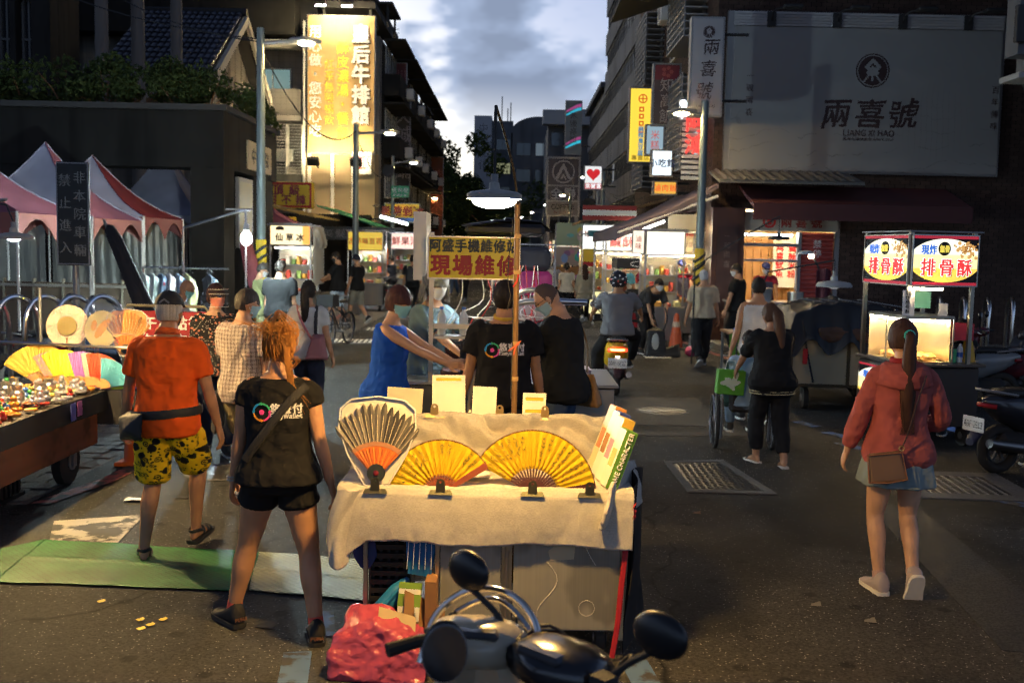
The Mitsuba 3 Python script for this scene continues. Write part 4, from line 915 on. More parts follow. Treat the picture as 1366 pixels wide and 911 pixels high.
# ------------------------------------------------------------------ right: brick house with the noodle shop billboard
k = thing('brick_house', 'dark brick house carrying the large noodle shop billboard', 'building')
part(k, 'wall', [bx(4.3, 16, 22.6, 22.9, 3.0, 10.6), bx(4.3, 5.0, 22.6, 22.9, .12, 3.0), bx(7.15, 16, 22.6, 22.9, .12, 3.0), bx(4.3, 4.55, 22.9, 24, .12, 3.0), bx(4.3, 4.55, 22.9, 37, 3.0, 10.6)], 'brickwork')
part(k, 'roof', bx(4.3, 16, 22.9, 37, 10.4, 10.6), DARK)
part(k, 'rear_wall', bx(4.56, 16, 30, 30.2, .1, 10.4), 'concrete')
for z in (4.2, 7.2):
    for y in (25, 28.2, 32, 35): window(k, pose(4.3, y, z, rz=-90), 1.8, 1.6, 2, 'f', lit=(.5, .62, .6) if (z, y) == (4.2, 25) else None)
    [part(k, 'window_cage', [bx(3.75, 4.3, y, y + 2.6, z - .3 + q * .16, z - .27 + q * .16) for q in range(14)] + [bx(3.75, 3.78, y + q * .32, y + .03 + q * .32, z - .3, z + 1.9) for q in range(9)], GREYM) for y in (23.8, 30.8)]
for y, z in ((23.6, 8.6), (26.8, 5.8), (29.5, 8.4), (33.5, 5.2)): aircon(k, pose(4.3, y, z, rz=-90))
part(k, 'roof_canopy', loft([np.array([[2.5, y, 8.25], [4.3, y, 8.85], [4.3, y, 8.75], [2.5, y, 8.15]]) for y in (24, 28.5)]), DARK)
# interior of the shop
part(k, 'shop_room', [bx(4.56, 7.5, 26.0, 26.1, .12, 3.0), bx(7.4, 7.5, 22.9, 26.0, .12, 3.0), bx(4.56, 7.5, 22.9, 26.1, 3.0, 3.1), bx(4.56, 7.5, 22.9, 26.1, .11, .13)], mat((.5, .38, .2), .7))
part(k, 'timber_screen', [bx(5.35 + i * .19, 5.52 + i * .19, 25.4, 25.46, .6, 2.4) for i in range(8)], mat((.34, .17, .05), .5))
kf = part(k, 'door_frame', [bx(5.0, 5.06, 22.62, 22.8, .12, 2.5), bx(6.25, 6.32, 22.62, 22.8, .12, 2.5), bx(7.05, 7.15, 22.62, 22.8, .12, 2.9), bx(5.0, 6.32, 22.62, 22.8, 2.18, 2.25), bx(5.0, 6.32, 22.62, 22.8, 1.85, 1.9)], GREYM)
sh = part(k, 'shutter', bx(6.34, 7.04, 22.70, 22.74, .2, 2.5), mat((.36, .06, .05), .5))
for i in range(24): part(sh, 'slat', hull([(x, y, .2 + i * .096 + z) for x in (6.35, 7.03) for y, z in ((22.70, 0), (22.665, .03), (22.665, .06), (22.70, .092))]), mat((.36, .06, .05), .45))
use(pose(6.68, 22.665, 2.15)); letters(sh, '禁停', .2, 0, 0, WHITE, y=0, vertical=True); use(np.eye(4))
n = part(k, 'fascia_sign', bx(4.95, 7.05, 22.45, 22.6, 2.52, 2.92), mat((.30, .29, .27), .6))
use(pose(6.1, 22.45, 2.72)); letters(n, '兩喜號', .26, .15, 0, mat((.25, .03, .03), .5), y=0, pitch=1.25, bold=.02); part(n, 'emblem', upright(prism(Point(-.55, 0).buffer(.14).difference(Point(-.55, 0).buffer(.10)).union(sbox(-.6, -.07, -.5, .07)), 0, .01), 0), RED); use(np.eye(4))
glow(k, 'ceiling_light', bx(5.1, 7.0, 24.0, 24.12, 2.93, 2.97), (80, 62, 36), wt=.6)
glow(k, 'ceiling_light', bx(5.1, 6.2, 22.95, 23.05, 2.42, 2.46), (80, 88, 88), wt=.6)
mb = part(k, 'menu_board', bx(6.36, 6.98, 25.2, 25.24, 1.2, 2.5), mat((.65, .6, .5), .6)); use(pose(6.67, 25.2, 1.85)); letters(mb, '兩喜魷魚', .2, -.15, 0, RED, y=0, vertical=True, bold=.02); letters(mb, '羹麵米粉', .2, .15, 0, RED, y=0, vertical=True, bold=.02); use(np.eye(4))
part(k, 'pillar', bx(4.3, 5.0, 22.35, 22.6, .12, 3.0), mat((.05, .02, .018), .6))
pl = part(k, 'pillar_sign', bx(4.4, 4.85, 22.29, 22.35, .9, 2.6), mat((.035, .016, .016), .5)); use(pose(4.62, 22.29, 2.05)); letters(pl, '一碗兩喜', .15, 0, 0, mat((.16, .12, .11), .5), y=0, vertical=True, pitch=1.35); use(np.eye(4))
part(k, 'awning', [loft([np.array([[x, 21.2, 3.05], [x, 22.6, 3.5], [x, 22.6, 3.42], [x, 21.2, 2.97]]) for x in (4.9, 9.4)]), bx(4.9, 9.4, 21.17, 21.2, 2.72, 3.06)], mat((.05, .012, .015), .7))
part(k, 'metal_awning', [loft([np.array([[x, 21.3, 3.52], [x, 22.5, 3.8], [x, 22.5, 3.74], [x, 21.3, 3.46]]) for x in (4.2, 7.2)])] + [loft([np.array([[4.3 + i * .2, 21.28, 3.53], [4.36 + i * .2, 21.28, 3.57], [4.42 + i * .2, 21.28, 3.53]]), np.array([[4.3 + i * .2, 22.5, 3.81], [4.36 + i * .2, 22.5, 3.85], [4.42 + i * .2, 22.5, 3.81]])]) for i in range(14)], mat((.12, .12, .12), .6, .5))
# billboard
def printed(p, n, uv):
    x, z = p.x, p.z
    wob = F_(x * 1.3, z * 1.3, 3.0, 4)
    ln = dr.abs(dr.sin((z * 9.0 + wob * 7.0 + F_(x * .8, 1.0) * 4)))
    low = mikit.smoothstep(5.6, 4.0, z) * mikit.smoothstep(0.35, 0.6, F_(x * .55 + 3, z * .7, 8.0, 3))
    sk = (1 - mikit.smoothstep(0.0, 0.12, ln)) * low * mikit.smoothstep(.35, .55, N_(x * 5, z * 2))
    bld = mikit.smoothstep(0.9, 0.4, dr.sqrt(((x - 9.0) / 1.0) ** 2 + ((z - 4.9) / 1.1) ** 2)) * (1 - mikit.smoothstep(0.0, .2, dr.abs(dr.sin(x * 26 + wob * 5)))) * .6
    g = 0.24 - .03 * F_(x * .5, z * .5) - 0.09 * sk - .07 * bld
    return mi.Color3f(g * .97, g * .98, g * 1.02)
proc_mat('printed_board', printed, rough=0.55)
k = thing('noodle_shop_billboard', 'wide pale billboard with round knot emblem and dark brush lettering', 'billboard')
part(k, 'frame', bx(4.5, 10.45, 22.46, 22.6, 3.78, 7.18), GREYM)
part(k, 'panel', [loft([np.array([[4.6, 22.42, 3.82], [10.4, 22.42, 3.82], [10.4, 22.46, 3.82], [4.6, 22.46, 3.82]]), np.array([[4.64, 22.42, 6.85], [10.36, 22.42, 6.85], [10.36, 22.46, 6.85], [4.64, 22.46, 6.85]])])], 'printed_board')
part(k, 'top_strip', [bx(4.62, 10.38, 22.41, 22.46, 6.87 + i * .06, 6.918 + i * .06) for i in range(5)], mat((.33, .33, .35), .5))
for x in (5.4, 6.8, 8.2, 9.6):
    a = part(k, 'lamp_arm', tube([[x, 22.4, 6.95], [x, 22.1, 7.12], [x + .3, 21.85, 7.15]], .02, 6, .05), DARK); part(a, 'lamp_head', bx(x + .1, x + .5, 21.75, 21.95, 7.1, 7.18, .02), DARK)
    part(k, 'mount', bx(x - .09, x + .09, 22.36, 22.41, 6.85, 7.15), DARK)
use(pose(7.6, 22.42, 5.35)); INK = mat((.035, .018, .02), .6)
def brush(s, size, seed, **kw):
    t = text(s, size, **kw).segmentize(size * .06)
    from shapely import transform
    return transform(t, lambda q: q + .045 * size * (np.stack([vnoise(np.c_[q / size * 2.2, q[:, :1] * 0 + seed]), vnoise(np.c_[q / size * 2.2, q[:, :1] * 0 + seed + 9])], 1) - .5) * 2.5 + np.stack([q[:, 1] * .12, q[:, 0] * 0.02], 1))
part(k, 'lettering', upright(prism(brush('兩喜號', .62, 2, pitch=1.12, bold=.012, width=2.05), 0, .008), 0), INK, m=CUR @ pose(.02, 0, -.28))
letters(k, 'LIANG XI HAO', .17, 0, -.70, INK, y=0, width=1.1, bold=.015); letters(k, '風味老湯頭飲食 SINCE 1921', .07, 0, -.83, INK, y=0, width=1.1)
letters(k, '一碗兩喜', .16, -2.6, .05, INK, y=0, vertical=True, pitch=1.6); letters(k, '百年傳味', .16, 2.68, -.12, INK, y=0, vertical=True, pitch=1.6)
def emblem(r):
    ring = Point(0, 0).buffer(r, 40).difference(Point(0, 0).buffer(r * .93, 40)); disc = Point(0, 0).buffer(r * .86, 40)
    sq = lambda cx, cy, s, t: affinity.translate(affinity.rotate(sbox(-s, -s, s, s).buffer(s * .25).difference(sbox(-s + t, -s + t, s - t, s - t)), 45, origin=(0, 0)), cx, cy)
    knot = union_all([sq(0, r * .22, r * .30, r * .15), sq(0, -r * .12, r * .24, r * .13).difference(sbox(-r, -r, r, -r * .30)), affinity.rotate(sbox(-r * .07, -r * .62, r * .07, -r * .05), 0), affinity.translate(affinity.rotate(sbox(-r * .06, -r * .34, r * .06, r * .3), -38, origin=(0, 0)), -r * .38, -r * .48), affinity.translate(affinity.rotate(sbox(-r * .06, -r * .34, r * .06, r * .3), 38, origin=(0, 0)), r * .38, -r * .48)])
    return union_all([ring, disc.difference(knot)])
part(k, 'emblem', upright(prism(affinity.translate(emblem(.36), .02, .62), 0, .008), 0), INK); use(np.eye(4))
# corner of a further building at the right edge
k = thing('corner_building', 'overhanging building corner with tall windows at the upper right edge', 'building')
part(k, 'wall', [bx(7.16, 7.44, 15.0, 15.4, 4.95, 14), bx(7.44, 13, 15.02, 15.6, 4.7, 5.2), bx(7.44, 13, 15.06, 15.4, 5.2, 5.45), loft([np.array([[7.5, 15.6, z], [13, 15.6, z], [16, 21.5, z], [10.8, 21.5, z]]) for z in (4.7, 14)])], 'grey_face')
part(k, 'soffit', bx(7.2, 13, 15.0, 15.6, 4.62, 4.7), mat((.3, .29, .27), .8))
part(k, 'meter_box', bx(7.08, 7.28, 14.9, 15.0, 5.1, 5.62, .01), DARK)
for i in range(3): window(k, pose(8.15 + i * 1.45, 15.2, 5.46), 1.4, 2.6, 1, 'd', pane=GLASSD)
# ------------------------------------------------------------------ right: signs over the street
k, w, h = blade('noodle_shop_sign', 'tall pale vertical sign with round emblem and brush characters', 21, 3.47, 4.14, 4.75, 6.72, mat((.30, .29, .31), .5), None, None, .3)
part(k, 'lettering', upright(prism(affinity.translate(brush('兩喜號', .34, 5, vertical=True, pitch=1.25), .02, -.05), 0, .008), -.013), INK); part(k, 'emblem', upright(prism(affinity.translate(emblem(.12), .02, .68), 0, .008), -.013), INK); letters(k, 'LIANG XI HAO', .06, .0, -.78, INK, y=-.013)
k, w, h = blade('rice_shop_sign', 'maroon fading to grey vertical sign beside the tall pale one', 26, 3.38, 4.08, 5.15, 6.68, mat((.09, .06, .06), .5), '知高飯', mat((.32, .26, .24), .5), .36, tz=-.15)
part(k, 'upper_panel', bx(-w / 2 + .05, w / 2 - .05, -.016, -.0125, .35, h / 2 - .05), mat((.16, .02, .03), .5)); part(k, 'flower_mark', upright(prism(union_all([Point(.1 * math.cos(a), .1 * math.sin(a)).buffer(.05) for a in np.arange(5) * 1.257]), 0, .006), -.016), mat((.3, .06, .06), .5), m=CUR @ pose(0, 0, .55))
k, w, h = blade('skewer_shop_sign', 'glowing yellow vertical sign with red squares and blue characters', 30, 3.24, 3.92, 4.55, 6.7, None, None, None, .2, emit_=(1.15, .78, .07))
part(k, 'lettering', upright(prism(affinity.translate(union_all([affinity.translate(sbox(-.07, -.07, .07, .07).difference(sbox(-.035, -.035, .035, .035)), .02, .45 - i * .2) for i in range(4)] + [affinity.translate(Point(0, 0).buffer(.13).difference(Point(0, 0).buffer(.10)).union(sbox(-.015, -.12, .015, .12)).union(sbox(-.12, -.015, .12, .015)), .05, .75)]), 0, 0), 0, .006), -.013), mat((.5, .05, .02), .5), rad=(.5, .07, .01))
letters(k, '麻辣臭豆腐', .17, .02, -.45, mat((.03, .12, .3), .5), y=-.013, vertical=True, bold=.03, pitch=1.0, rad=(.10, .22, .32)); letters(k, '專賣店', .17, .02, -.93, DARK, y=-.013)
blade('shop_sign', 'thin vertical sign with coloured curves high on the far right row', 58, 2.72, 3.66, 7.25, 10.25, mat((.16, .19, .22), .5), '禾康商旅', mat((.05, .05, .06), .5), .42, emit_=None)
use(CUR); lastk = [q for q in labels if q.startswith('shop_sign')][-1]
for z0, col, e in ((.75, (.02, .35, .5), (.03, .35, .5)), (.95, (.4, .05, .2), (.25, .05, .16)), (-.85, (.4, .05, .2), (.25, .05, .16)), (-1.05, (.02, .35, .5), (.03, .4, .55))):
    part(lastk, 'curve_stripe', upright(prism(Polygon([(x, z0 + .22 * math.sin(2.2 * x + .4)) for x in np.linspace(-.42, .42, 12)] + [(x, z0 + .1 + .28 * math.sin(2.2 * x + .5)) for x in np.linspace(.42, -.42, 12)]), 0, .006), -.013), mat(col, .5), rad=e)
k, w, h = blade('supermarket_sign', 'grey framed sign with a circled peak emblem on a tall stand', 62, 1.85, 3.9, 3.95, 7.5, mat((.30, .31, .33), .5), None, None, 1, d=.4, frame=mat((.3, .31, .33), .6))
for z0, z1 in ((.1, 1.65), (-.8, 0.0), (-1.7, -.9)): part(k, 'field', bx(-.9, .9, -.02, -.014, z0, z1), mat((.05, .045, .07), .5) if z0 > -1 else mat((.16, .15, .17), .5))
part(k, 'emblem', upright(prism(union_all([Point(0, .88).buffer(.68, 32).difference(Point(0, .88).buffer(.6, 32)), Polygon([(-.5, .45), (0, 1.42), (.5, .45), (.3, .45), (0, 1.05), (-.3, .45)]), Polygon([(-.2, .45), (0, .8), (.2, .45), (.08, .45), (0, .6), (-.08, .45)])]), 0, .01), -.02), mat((.42, .42, .45), .5))
letters(k, '全聯', .72, 0, -.4, mat((.42, .42, .45), .5), y=-.02, pitch=1.15, bold=.02); letters(k, 'COFFEE', .38, 0, -1.2, DARK, y=-.02, bold=.04); letters(k, '咖啡外帶', .22, 0, -1.52, mat((.1, .02, .02), .5), y=-.02, pitch=1.3)
part(k, 'post', [bx(-.95, -.75, .05, .25, -6, -1.77), bx(.75, .95, .05, .25, -6, -1.77)], GREYM)
k, w, h = blade('store_sign', 'white lit sign with a red heart above red lettering on a pole', 38, 2.52, 3.2, 4.2, 5.1, None, None, None, .2, emit_=(.85, .85, .85))
t = np.linspace(0, 2 * np.pi, 50); heart = Polygon(np.stack([16 * np.sin(t) ** 3, 13 * np.cos(t) - 5 * np.cos(2 * t) - 2 * np.cos(3 * t) - np.cos(4 * t)], 1) * .0155)
part(k, 'heart', upright(prism(affinity.translate(heart, 0, .13), 0, .006), -.013), RED, rad=(.55, .015, .02)); part(k, 'band', bx(-.29, .29, -.018, -.0135, .13, .20), WHITE, rad=(.8, .8, .8)); part(k, 'red_field', bx(-.30, .30, -.018, -.0135, -.41, -.20), RED, rad=(.3, .01, .012))
letters(k, '萊爾富', .19, 0, -.3, WHITE, y=-.018, bold=.02, rad=(.8, .8, .8)); part(k, 'post', rod((.2, .12, -.45), (.2, .12, -4.6), .07), GREYM)
k = thing('neon_pig_sign', 'white neon animal head shape shining above the red neon characters', 'neon sign', m=pose(3.92, 23.5, 5.22))
glow(k, 'tube', upright(prism(union_all([affinity.scale(Point(0, 0).buffer(.19, 24), 1.1, .9), Point(-.17, .14).buffer(.07), Point(.17, .14).buffer(.07), sbox(-.2, -.2, .22, -.1)]), 0, .05), 0), (5, 5.6, 6)); part(k, 'backing', bx(-.26, .26, .0, .05, -.24, .22), GREYM); part(k, 'bracket', rod((.2, .03, 0), (.55, .03, 0), .02), DARK)
k = thing('neon_shop_sign', 'stacked red neon characters on a slatted white backing', 'neon sign', m=pose(4.02, 23.4, 4.55))
letters(k, '阿鴻', .46, 0, .12, RED, y=-.03, vertical=True, bold=.02, rad=(1.05, .09, .07), depth=.05); part(k, 'backing', [bx(-.28, .3, 0, .03, -.9 + i * .12, -.82 + i * .12) for i in range(13)], mat((.5, .5, .5), .5)); part(k, 'bracket', [rod((.2, .05, z), (.5, .05, z), .02) for z in (-.4, .4)], DARK)
k, w, h = blade('light_box_sign', 'small white light box in blue lettering under the neon characters', 24.5, 3.2, 3.72, 3.78, 4.42, None, '小吃館', mat((.01, .03, .12), .5), .2, emit_=(1.15, 1.35, 1.5), vertical=False, bold=.02)
k, w, h = blade('light_box_sign', 'tilted blue edged panel left of the red neon characters', 27, 3.36, 3.86, 4.5, 5.3, None, '米糕', mat((.5, .1, .1), .5), .24, emit_=(.30, .42, .5), trad=(.4, .08, .08))
k, w, h = blade('shop_sign', 'small yellow and red lit board below the white light box', 25.5, 3.4, 4.0, 3.4, 3.76, None, '滷肉飯', mat((.6, .05, .02), .5), .18, emit_=(.9, .45, .06), trad=(.7, .04, .02), vertical=False)

# ------------------------------------------------------------------ lamp posts and wires
def lamp_post(x, y, h, arm, label, rad, r=.075, dirx=1, stripes=False, wt=.4):
    k = thing('street_lamp', label, 'street lamp', at=(x, y, 0))
    part(k, 'post', tube([[0, 0, 0], [0, 0, h]], [r * 1.15, r * .85], 14), mat((.16, .19, .19), .45, .6), smooth=40)
    part(k, 'base', bx(-r * 1.6, r * 1.6, -r * 1.6, r * 1.6, 0, .35, .02), GREYM)
    a = part(k, 'arm', tube([[0, 0, h - .28], [arm * .5, 0, h - .24], [arm, 0, h - .22]], .035, 8), GREYM)
    hd = part(k, 'lamp_head', tube([[arm - .15 * dirx, 0, h - .2], [arm + .1 * dirx, 0, h - .2], [arm + .35 * dirx, 0, h - .22]], [(.06, .05), (.13, .07), (.06, .04)], 12, round_ends=True), GREYM, smooth=40)
    glow(hd, 'lens', ball(.10, (arm + .12 * dirx, 0, h - .27), 2, (1.5, 1.2, .3)), rad, wt=wt)
    if stripes:
        s = part(k, 'warning_band', lathe([(r * 1.16, 1.35), (r * 1.16, 2.1)], 14), YEL)
        part(s, 'stripe', join(*[tube([[r * 1.18 * math.cos(a), r * 1.18 * math.sin(a), 1.4 + j * .17 + .08 * math.cos(a)] for a in np.linspace(0, 2 * np.pi, 16)], .03, 5) for j in range(4)]), DARK)
    return k
SOD = (900, 620, 240)
lamp_post(-4.72, 19.2, 5.95, .72, 'nearest left street lamp beside the gatehouse', (1000, 700, 280), .085, stripes=True, wt=2)
lamp_post(-4.62, 30, 5.5, .86, 'second left street lamp, before the tan billboard', SOD, .09)
lamp_post(-4.85, 41, 5.55, .70, 'third left street lamp, carrying the green street plate', SOD)
lamp_post(-6.2, 72, 5.6, .5, 'fourth left street lamp, before the orange vertical sign', SOD)
lamp_post(-6.9, 92, 5.6, .5, 'fifth left street lamp, under the dark trees', SOD)
lamp_post(3.72, 20.6, 5.0, -.34, 'nearest right street lamp before the noodle shop', (620, 430, 170), .085, -1, stripes=True, wt=2)
lamp_post(3.66, 43, 5.25, -.65, 'second right street lamp beside the heart sign', SOD, .075, -1)
lamp_post(3.05, 57, 5.2, -.3, 'third right street lamp before the grey supermarket sign', SOD, .07, -1)
lamp_post(3.0, 70, 5.2, -.75, 'fourth right street lamp beyond the supermarket sign', SOD, .07, -1)
lamp_post(2.4, 88, 5.3, -.8, 'fifth right street lamp down the street', SOD, .07, -1)
lamp_post(1.6, 103, 5.3, -.8, 'sixth right street lamp at the far end of the street', SOD, .07, -1)
def wire(a, b, sag, r=.012):
    a, b = np.array(a, float), np.array(b, float)
    return tube([a + (b - a) * t - np.array([0, 0, 4 * sag * t * (1 - t)]) for t in np.linspace(0, 1, 16)], r, 5)
for lb, ws in (('black cables sagging from the nearest left lamp post to the church', [((-4.72, 19.2, 5.75), (-16, 30, 10.5), .5), ((-4.72, 19.2, 5.7), (-14, 33, 10.6), .4)]), ('black cable sagging from the nearest to the second left lamp post', [((-4.72, 19.2, 5.6), (-4.62, 30, 5.3), .8), ((-4.62, 30, 5.2), (-4.85, 41, 5.0), .7)]), ('black cables hanging below the right hand signs', [((3.66, 43, 4.6), (4.2, 30, 3.9), .5), ((3.66, 43, 4.5), (4.2, 27, 3.6), .9), ((3.7, 40, 4.2), (4.1, 31, 4.6), .4)])):
    solo('overhead_cable', lb, 'cable', join(*[wire(*q) for q in ws]), DARK)
k = thing('loudspeaker', 'round black loudspeaker on the third left lamp post', 'loudspeaker', at=(-4.95, 40.8, 4.9))
part(k, 'horn', tube([[0, 0, 0], [0, -.2, 0], [0, -.4, 0]], [.06, .12, .24], 16), DARK); part(k, 'mount', bx(-.04, .04, 0, .2, -.04, .04), DARK)
k = thing('loudspeaker', 'round black loudspeaker on a thin pole right of the supermarket sign', 'loudspeaker', at=(3.7, 52, 4.25))
part(k, 'horn', tube([[0, 0, 0], [0, -.2, 0], [0, -.4, 0]], [.06, .15, .34], 16), DARK); part(k, 'pole', rod((.3, 0, -4.2), (.3, 0, .9), .07), GREYM)
# ------------------------------------------------------------------ left: market tents
def tent(x0, x1, y0, y1, ze, zp, label, cols):
    k = thing('market_tent', label, 'tent', 'market tents before the gatehouse')
    cx, cy = (x0 + x1) / 2, (y0 + y1) / 2
    C = [(x0, y0), (x1, y0), (x1, y1), (x0, y1)]
    for i in range(4):
        a, b = np.array([*C[i], ze]), np.array([*C[(i + 1) % 4], ze]); t = np.array([cx, cy, zp])
        def f(u, v):
            base = a[None, None] + (b - a)[None, None] * u[..., None]
            q = base + (t - base) * v[..., None]
            q[..., 2] -= 0.30 * np.sin(np.pi * v) * (zp - ze) * .55 + .12 * np.sin(np.pi * u) * (1 - v)
            return q
        tm = ripple(sheet(f, 22, 20), .018, 4, i); part(k, 'roof_panel', tm, 'vc', smooth=True, color=tint(tm, cols[i], .22, 2.0, i)); part(k, 'seam', tube([f(np.array([[0.0]]), np.array([[t]])).reshape(3) + (0, 0, .012) for t in np.linspace(0, 1, 9)], .012, 5), mat(cols[i], .8))
        d = (b - a) / np.linalg.norm(b - a); L = np.linalg.norm(b - a)
        pts = [(0, 0), (L, 0)] + [(L * (1 - s), -.42 + .34 * math.sin(math.pi * ((s * 2) % 1.0))) for s in np.linspace(0, 1, 41)]
        m = prism(Polygon(pts).buffer(0), 0, .006); v = np.asarray(m.vertices)
        nrm = np.array([d[1], -d[0], 0])
        part(k, 'valance', trimesh.Trimesh(a + v[:, :1] * d + np.outer(v[:, 1], (0, 0, 1)) + np.outer(v[:, 2], nrm) + (0, 0, -.02), m.faces, process=False), mat(cols[4], .75))
        part(k, 'leg', rod((C[i][0], C[i][1], 0), (C[i][0], C[i][1], ze), .022), PALE)
    return k
W_, PK, RD_ = (.27, .26, .33), (.21, .075, .105), (.10, .014, .02)
tent(-10.4, -7.05, 14.6, 17.1, 2.42, 3.7, 'pink canopy tent cut off at the left edge of the view', (PK, PK, W_, W_, (.24, .085, .07)))
tent(-9.6, -7.05, 17.2, 19.5, 2.42, 3.72, 'white and pink pointed canopy tent, second from the left', (W_, PK, W_, PK, (.24, .085, .07)))
tent(-9.9, -7.05, 19.6, 21.9, 2.5, 3.7, 'white and dark red pointed canopy tent against the gatehouse', (W_, RD_, W_, RD_, (.18, .05, .045)))
tent(-10.6, -7.9, 26.0, 28.6, 2.7, 4.5, 'pale grey pointed canopy tent seen through the gate opening', (W_, W_, W_, W_, (.35, .34, .37)))
tent(-9.2, -6.0, 28.9, 31.0, 2.5, 3.5, 'small pink canopy tent behind the nearest left lamp post', (PK, PK, PK, PK, (.40, .22, .23)))
k = thing('tent_curtain', 'translucent plastic sheets hung along the back of the tents', 'curtain')
for x0, x1, y in ((-12.5, -10.2, 22.4), (-10.1, -8.6, 22.45), (-8.5, -7.5, 22.4), (-9.8, -8.8, 27.2), (-8.6, -7.7, 27.2)):
    part(k, 'sheet', sheet(lambda u, v: (x0 + (x1 - x0) * u, y + .05 * np.sin(u * 40 + 3 * v) * (1 - .4 * v), .2 + 2.2 * v), 40, 4), mat((.24, .235, .20), .35), smooth=True)
k = thing('board_fence', 'low brown panel fence behind the clothes rack', 'fence')
for i in range(9):
    part(k, 'panel', bx(-10.5 + i * .52, -10.0 + i * .52, 18.0, 18.04, .1, 1.28), mat((.12, .085, .055), .6))
    part(k, 'post', bx(-10.0 + i * .52, -9.97 + i * .52, 17.96, 18.06, 0, 1.34), mat((.3, .27, .2), .5, .5))
part(k, 'rail', bx(-10.5, -5.8, 17.95, 18.0, 1.20, 1.25), mat((.4, .36, .3), .4, .6))
for i in range(7):
    k = thing('bike_rack_hoop', f'curved stainless parking rail at the left edge, {ORD[i]} in the row', 'rail', 'parking rails at the left edge', at=(-6.35 + i * .27, 10.9 + i * .13, 0))
    part(k, 'pipe', tube([[-.14, -.1, 0], [-.14, -.1, .95], [-.1, -.05, 1.28], [.02, .06, 1.40], [.16, .18, 1.28], [.2, .22, .95], [.2, .22, 0]], .028, 9, .08), CHROME, smooth=40)
k = thing('hospital_sign', 'tall black upright sign with two columns of grey characters', 'sign', m=pose(-5.4, 12.6, 2.35, rz=2))
part(k, 'panel', bx(-.20, .20, 0, .05, -.63, .63, .01), mat((.012, .013, .012), .5)); part(k, 'border', upright(prism(sbox(-.195, -.62, .195, .62).difference(sbox(-.18, -.605, .18, .605)), 0, .006), 0), GREYM)
letters(k, '非本院車輛', .155, .085, 0, mat((.22, .22, .20), .5), y=0, vertical=True, pitch=1.42); letters(k, '禁止進入', .155, -.09, .0, mat((.22, .22, .20), .5), y=0, vertical=True, pitch=1.75)
part(k, 'post', rod((0, .06, -2.35), (0, .06, .5), .04), GREYM)
k = thing('folded_parasol', 'long black furled parasol leaning behind the trinket stall', 'parasol', at=(-4.7, 13.2, 0))
part(k, 'cover', tube([[-.55, .1, 2.2], [-.45, .08, 2.05], [.1, 0, .8], [.25, 0, .35]], [.04, .09, .13, .10], 12, .1), mat((.012, .012, .018), .8), smooth=40); part(k, 'pole', rod((-.6, .1, 2.3), (.33, 0, 0), .02), GREYM)
k = thing('road_ban_banner', 'red framed banner in white characters behind the man in orange', 'banner', m=pose(-3.46, 10.15, 1.13, rz=-3))
part(k, 'cloth', bx(-.40, .42, 0, .01, -.20, .22), mat((.34, .015, .025), .6)); part(k, 'frame', tube([[-.43, .02, -1.13], [-.43, .02, .2], [-.38, .02, .27], [.40, .02, .27], [.45, .02, .2], [.45, .02, -1.13]], .015, 8), mat((.35, .3, .2), .4, .6))
letters(k, '下午五點後', .145, .01, .105, WHITE, y=0, bold=.02); letters(k, '請勿停車輛', .145, .01, -.075, WHITE, y=0, bold=.02)
k = thing('traffic_cone', 'orange cone half hidden behind the trinket stall', 'cone', at=(-3.42, 9.3, 0))
part(k, 'body', lathe([(.13, .03), (.12, .2), (.03, .62), (.02, .64)], 18), mat((.6, .12, .02), .5), smooth=40); part(k, 'base', bx(-.17, .17, -.17, .17, 0, .035, .01), mat((.6, .12, .02), .5))

# ------------------------------------------------------------------ left: trinket stall
k = thing('trinket_stall', 'wheeled wooden stall piled with trinkets and folding fans on the left', 'market stall')
part(k, 'board_front', bx(-3.62, -3.56, 6.75, 8.72, .30, .70), 'red_brown_board'); part(k, 'board_near', bx(-6.0, -3.625, 6.72, 6.78, .30, .70), 'red_brown_board')
part(k, 'floor', bx(-6.0, -3.63, 6.8, 8.7, .28, .34), WOOD); part(k, 'tabletop', bx(-6.0, -3.52, 6.7, 8.78, .71, .745), mat((.02, .018, .02), .6))
part(k, 'cloth_skirt', sheet(lambda u, v: (-3.508 + .012 * np.sin(u * 9), 6.68 + 2.12 * u, .752 - .17 * v - .0 * u), 30, 5, .006), mat((.014, .014, .016), .6), smooth=30)
part(k, 'cloth_skirt', sheet(lambda u, v: (-3.62 + .6 * u, 8.79 + .015 * np.sin(u * 8), .75 - .2 * v * (1 - u * .5)), 20, 5, .006), mat((.014, .014, .02), .6), smooth=30)
part(k, 'side_table', bx(-5.6, -3.0, 8.8, 9.45, .70, .74), mat((.02, .018, .02), .6)); part(k, 'table_skirt', bx(-5.6, -2.98, 8.79, 8.81, .45, .74), mat((.012, .012, .016), .7))
for x, y, lb in ((-3.72, 8.45, ''), (-3.75, 6.95, ''), (-5.7, 8.45, ''), (-5.7, 6.95, '')):
    w = part(k, 'wheel', tube([[x - .05, y, .19], [x - .035, y, .19], [x + .035, y, .19], [x + .05, y, .19]], [.165, .19, .19, .165], 24, up=(0, 1, 0)), RUBBER, smooth=40)
    part(w, 'hub', tube([[x - .06, y, .19], [x + .06, y, .19]], .07, 14), GREYM); part(k, 'caster_fork', [bx(x - .08, x - .065, y - .03, y + .03, .15, .31), bx(x + .065, x + .08, y - .03, y + .03, .15, .31)], GREYM)
part(k, 'tag_print', [bx(-3.497, -3.492, 8.05, 8.14, .60, .74)], mat((.08, .10, .35), .5)); part(k, 'tag_print', [bx(-3.497, -3.492, 8.17, 8.26, .62, .74)], mat((.35, .10, .25), .5))
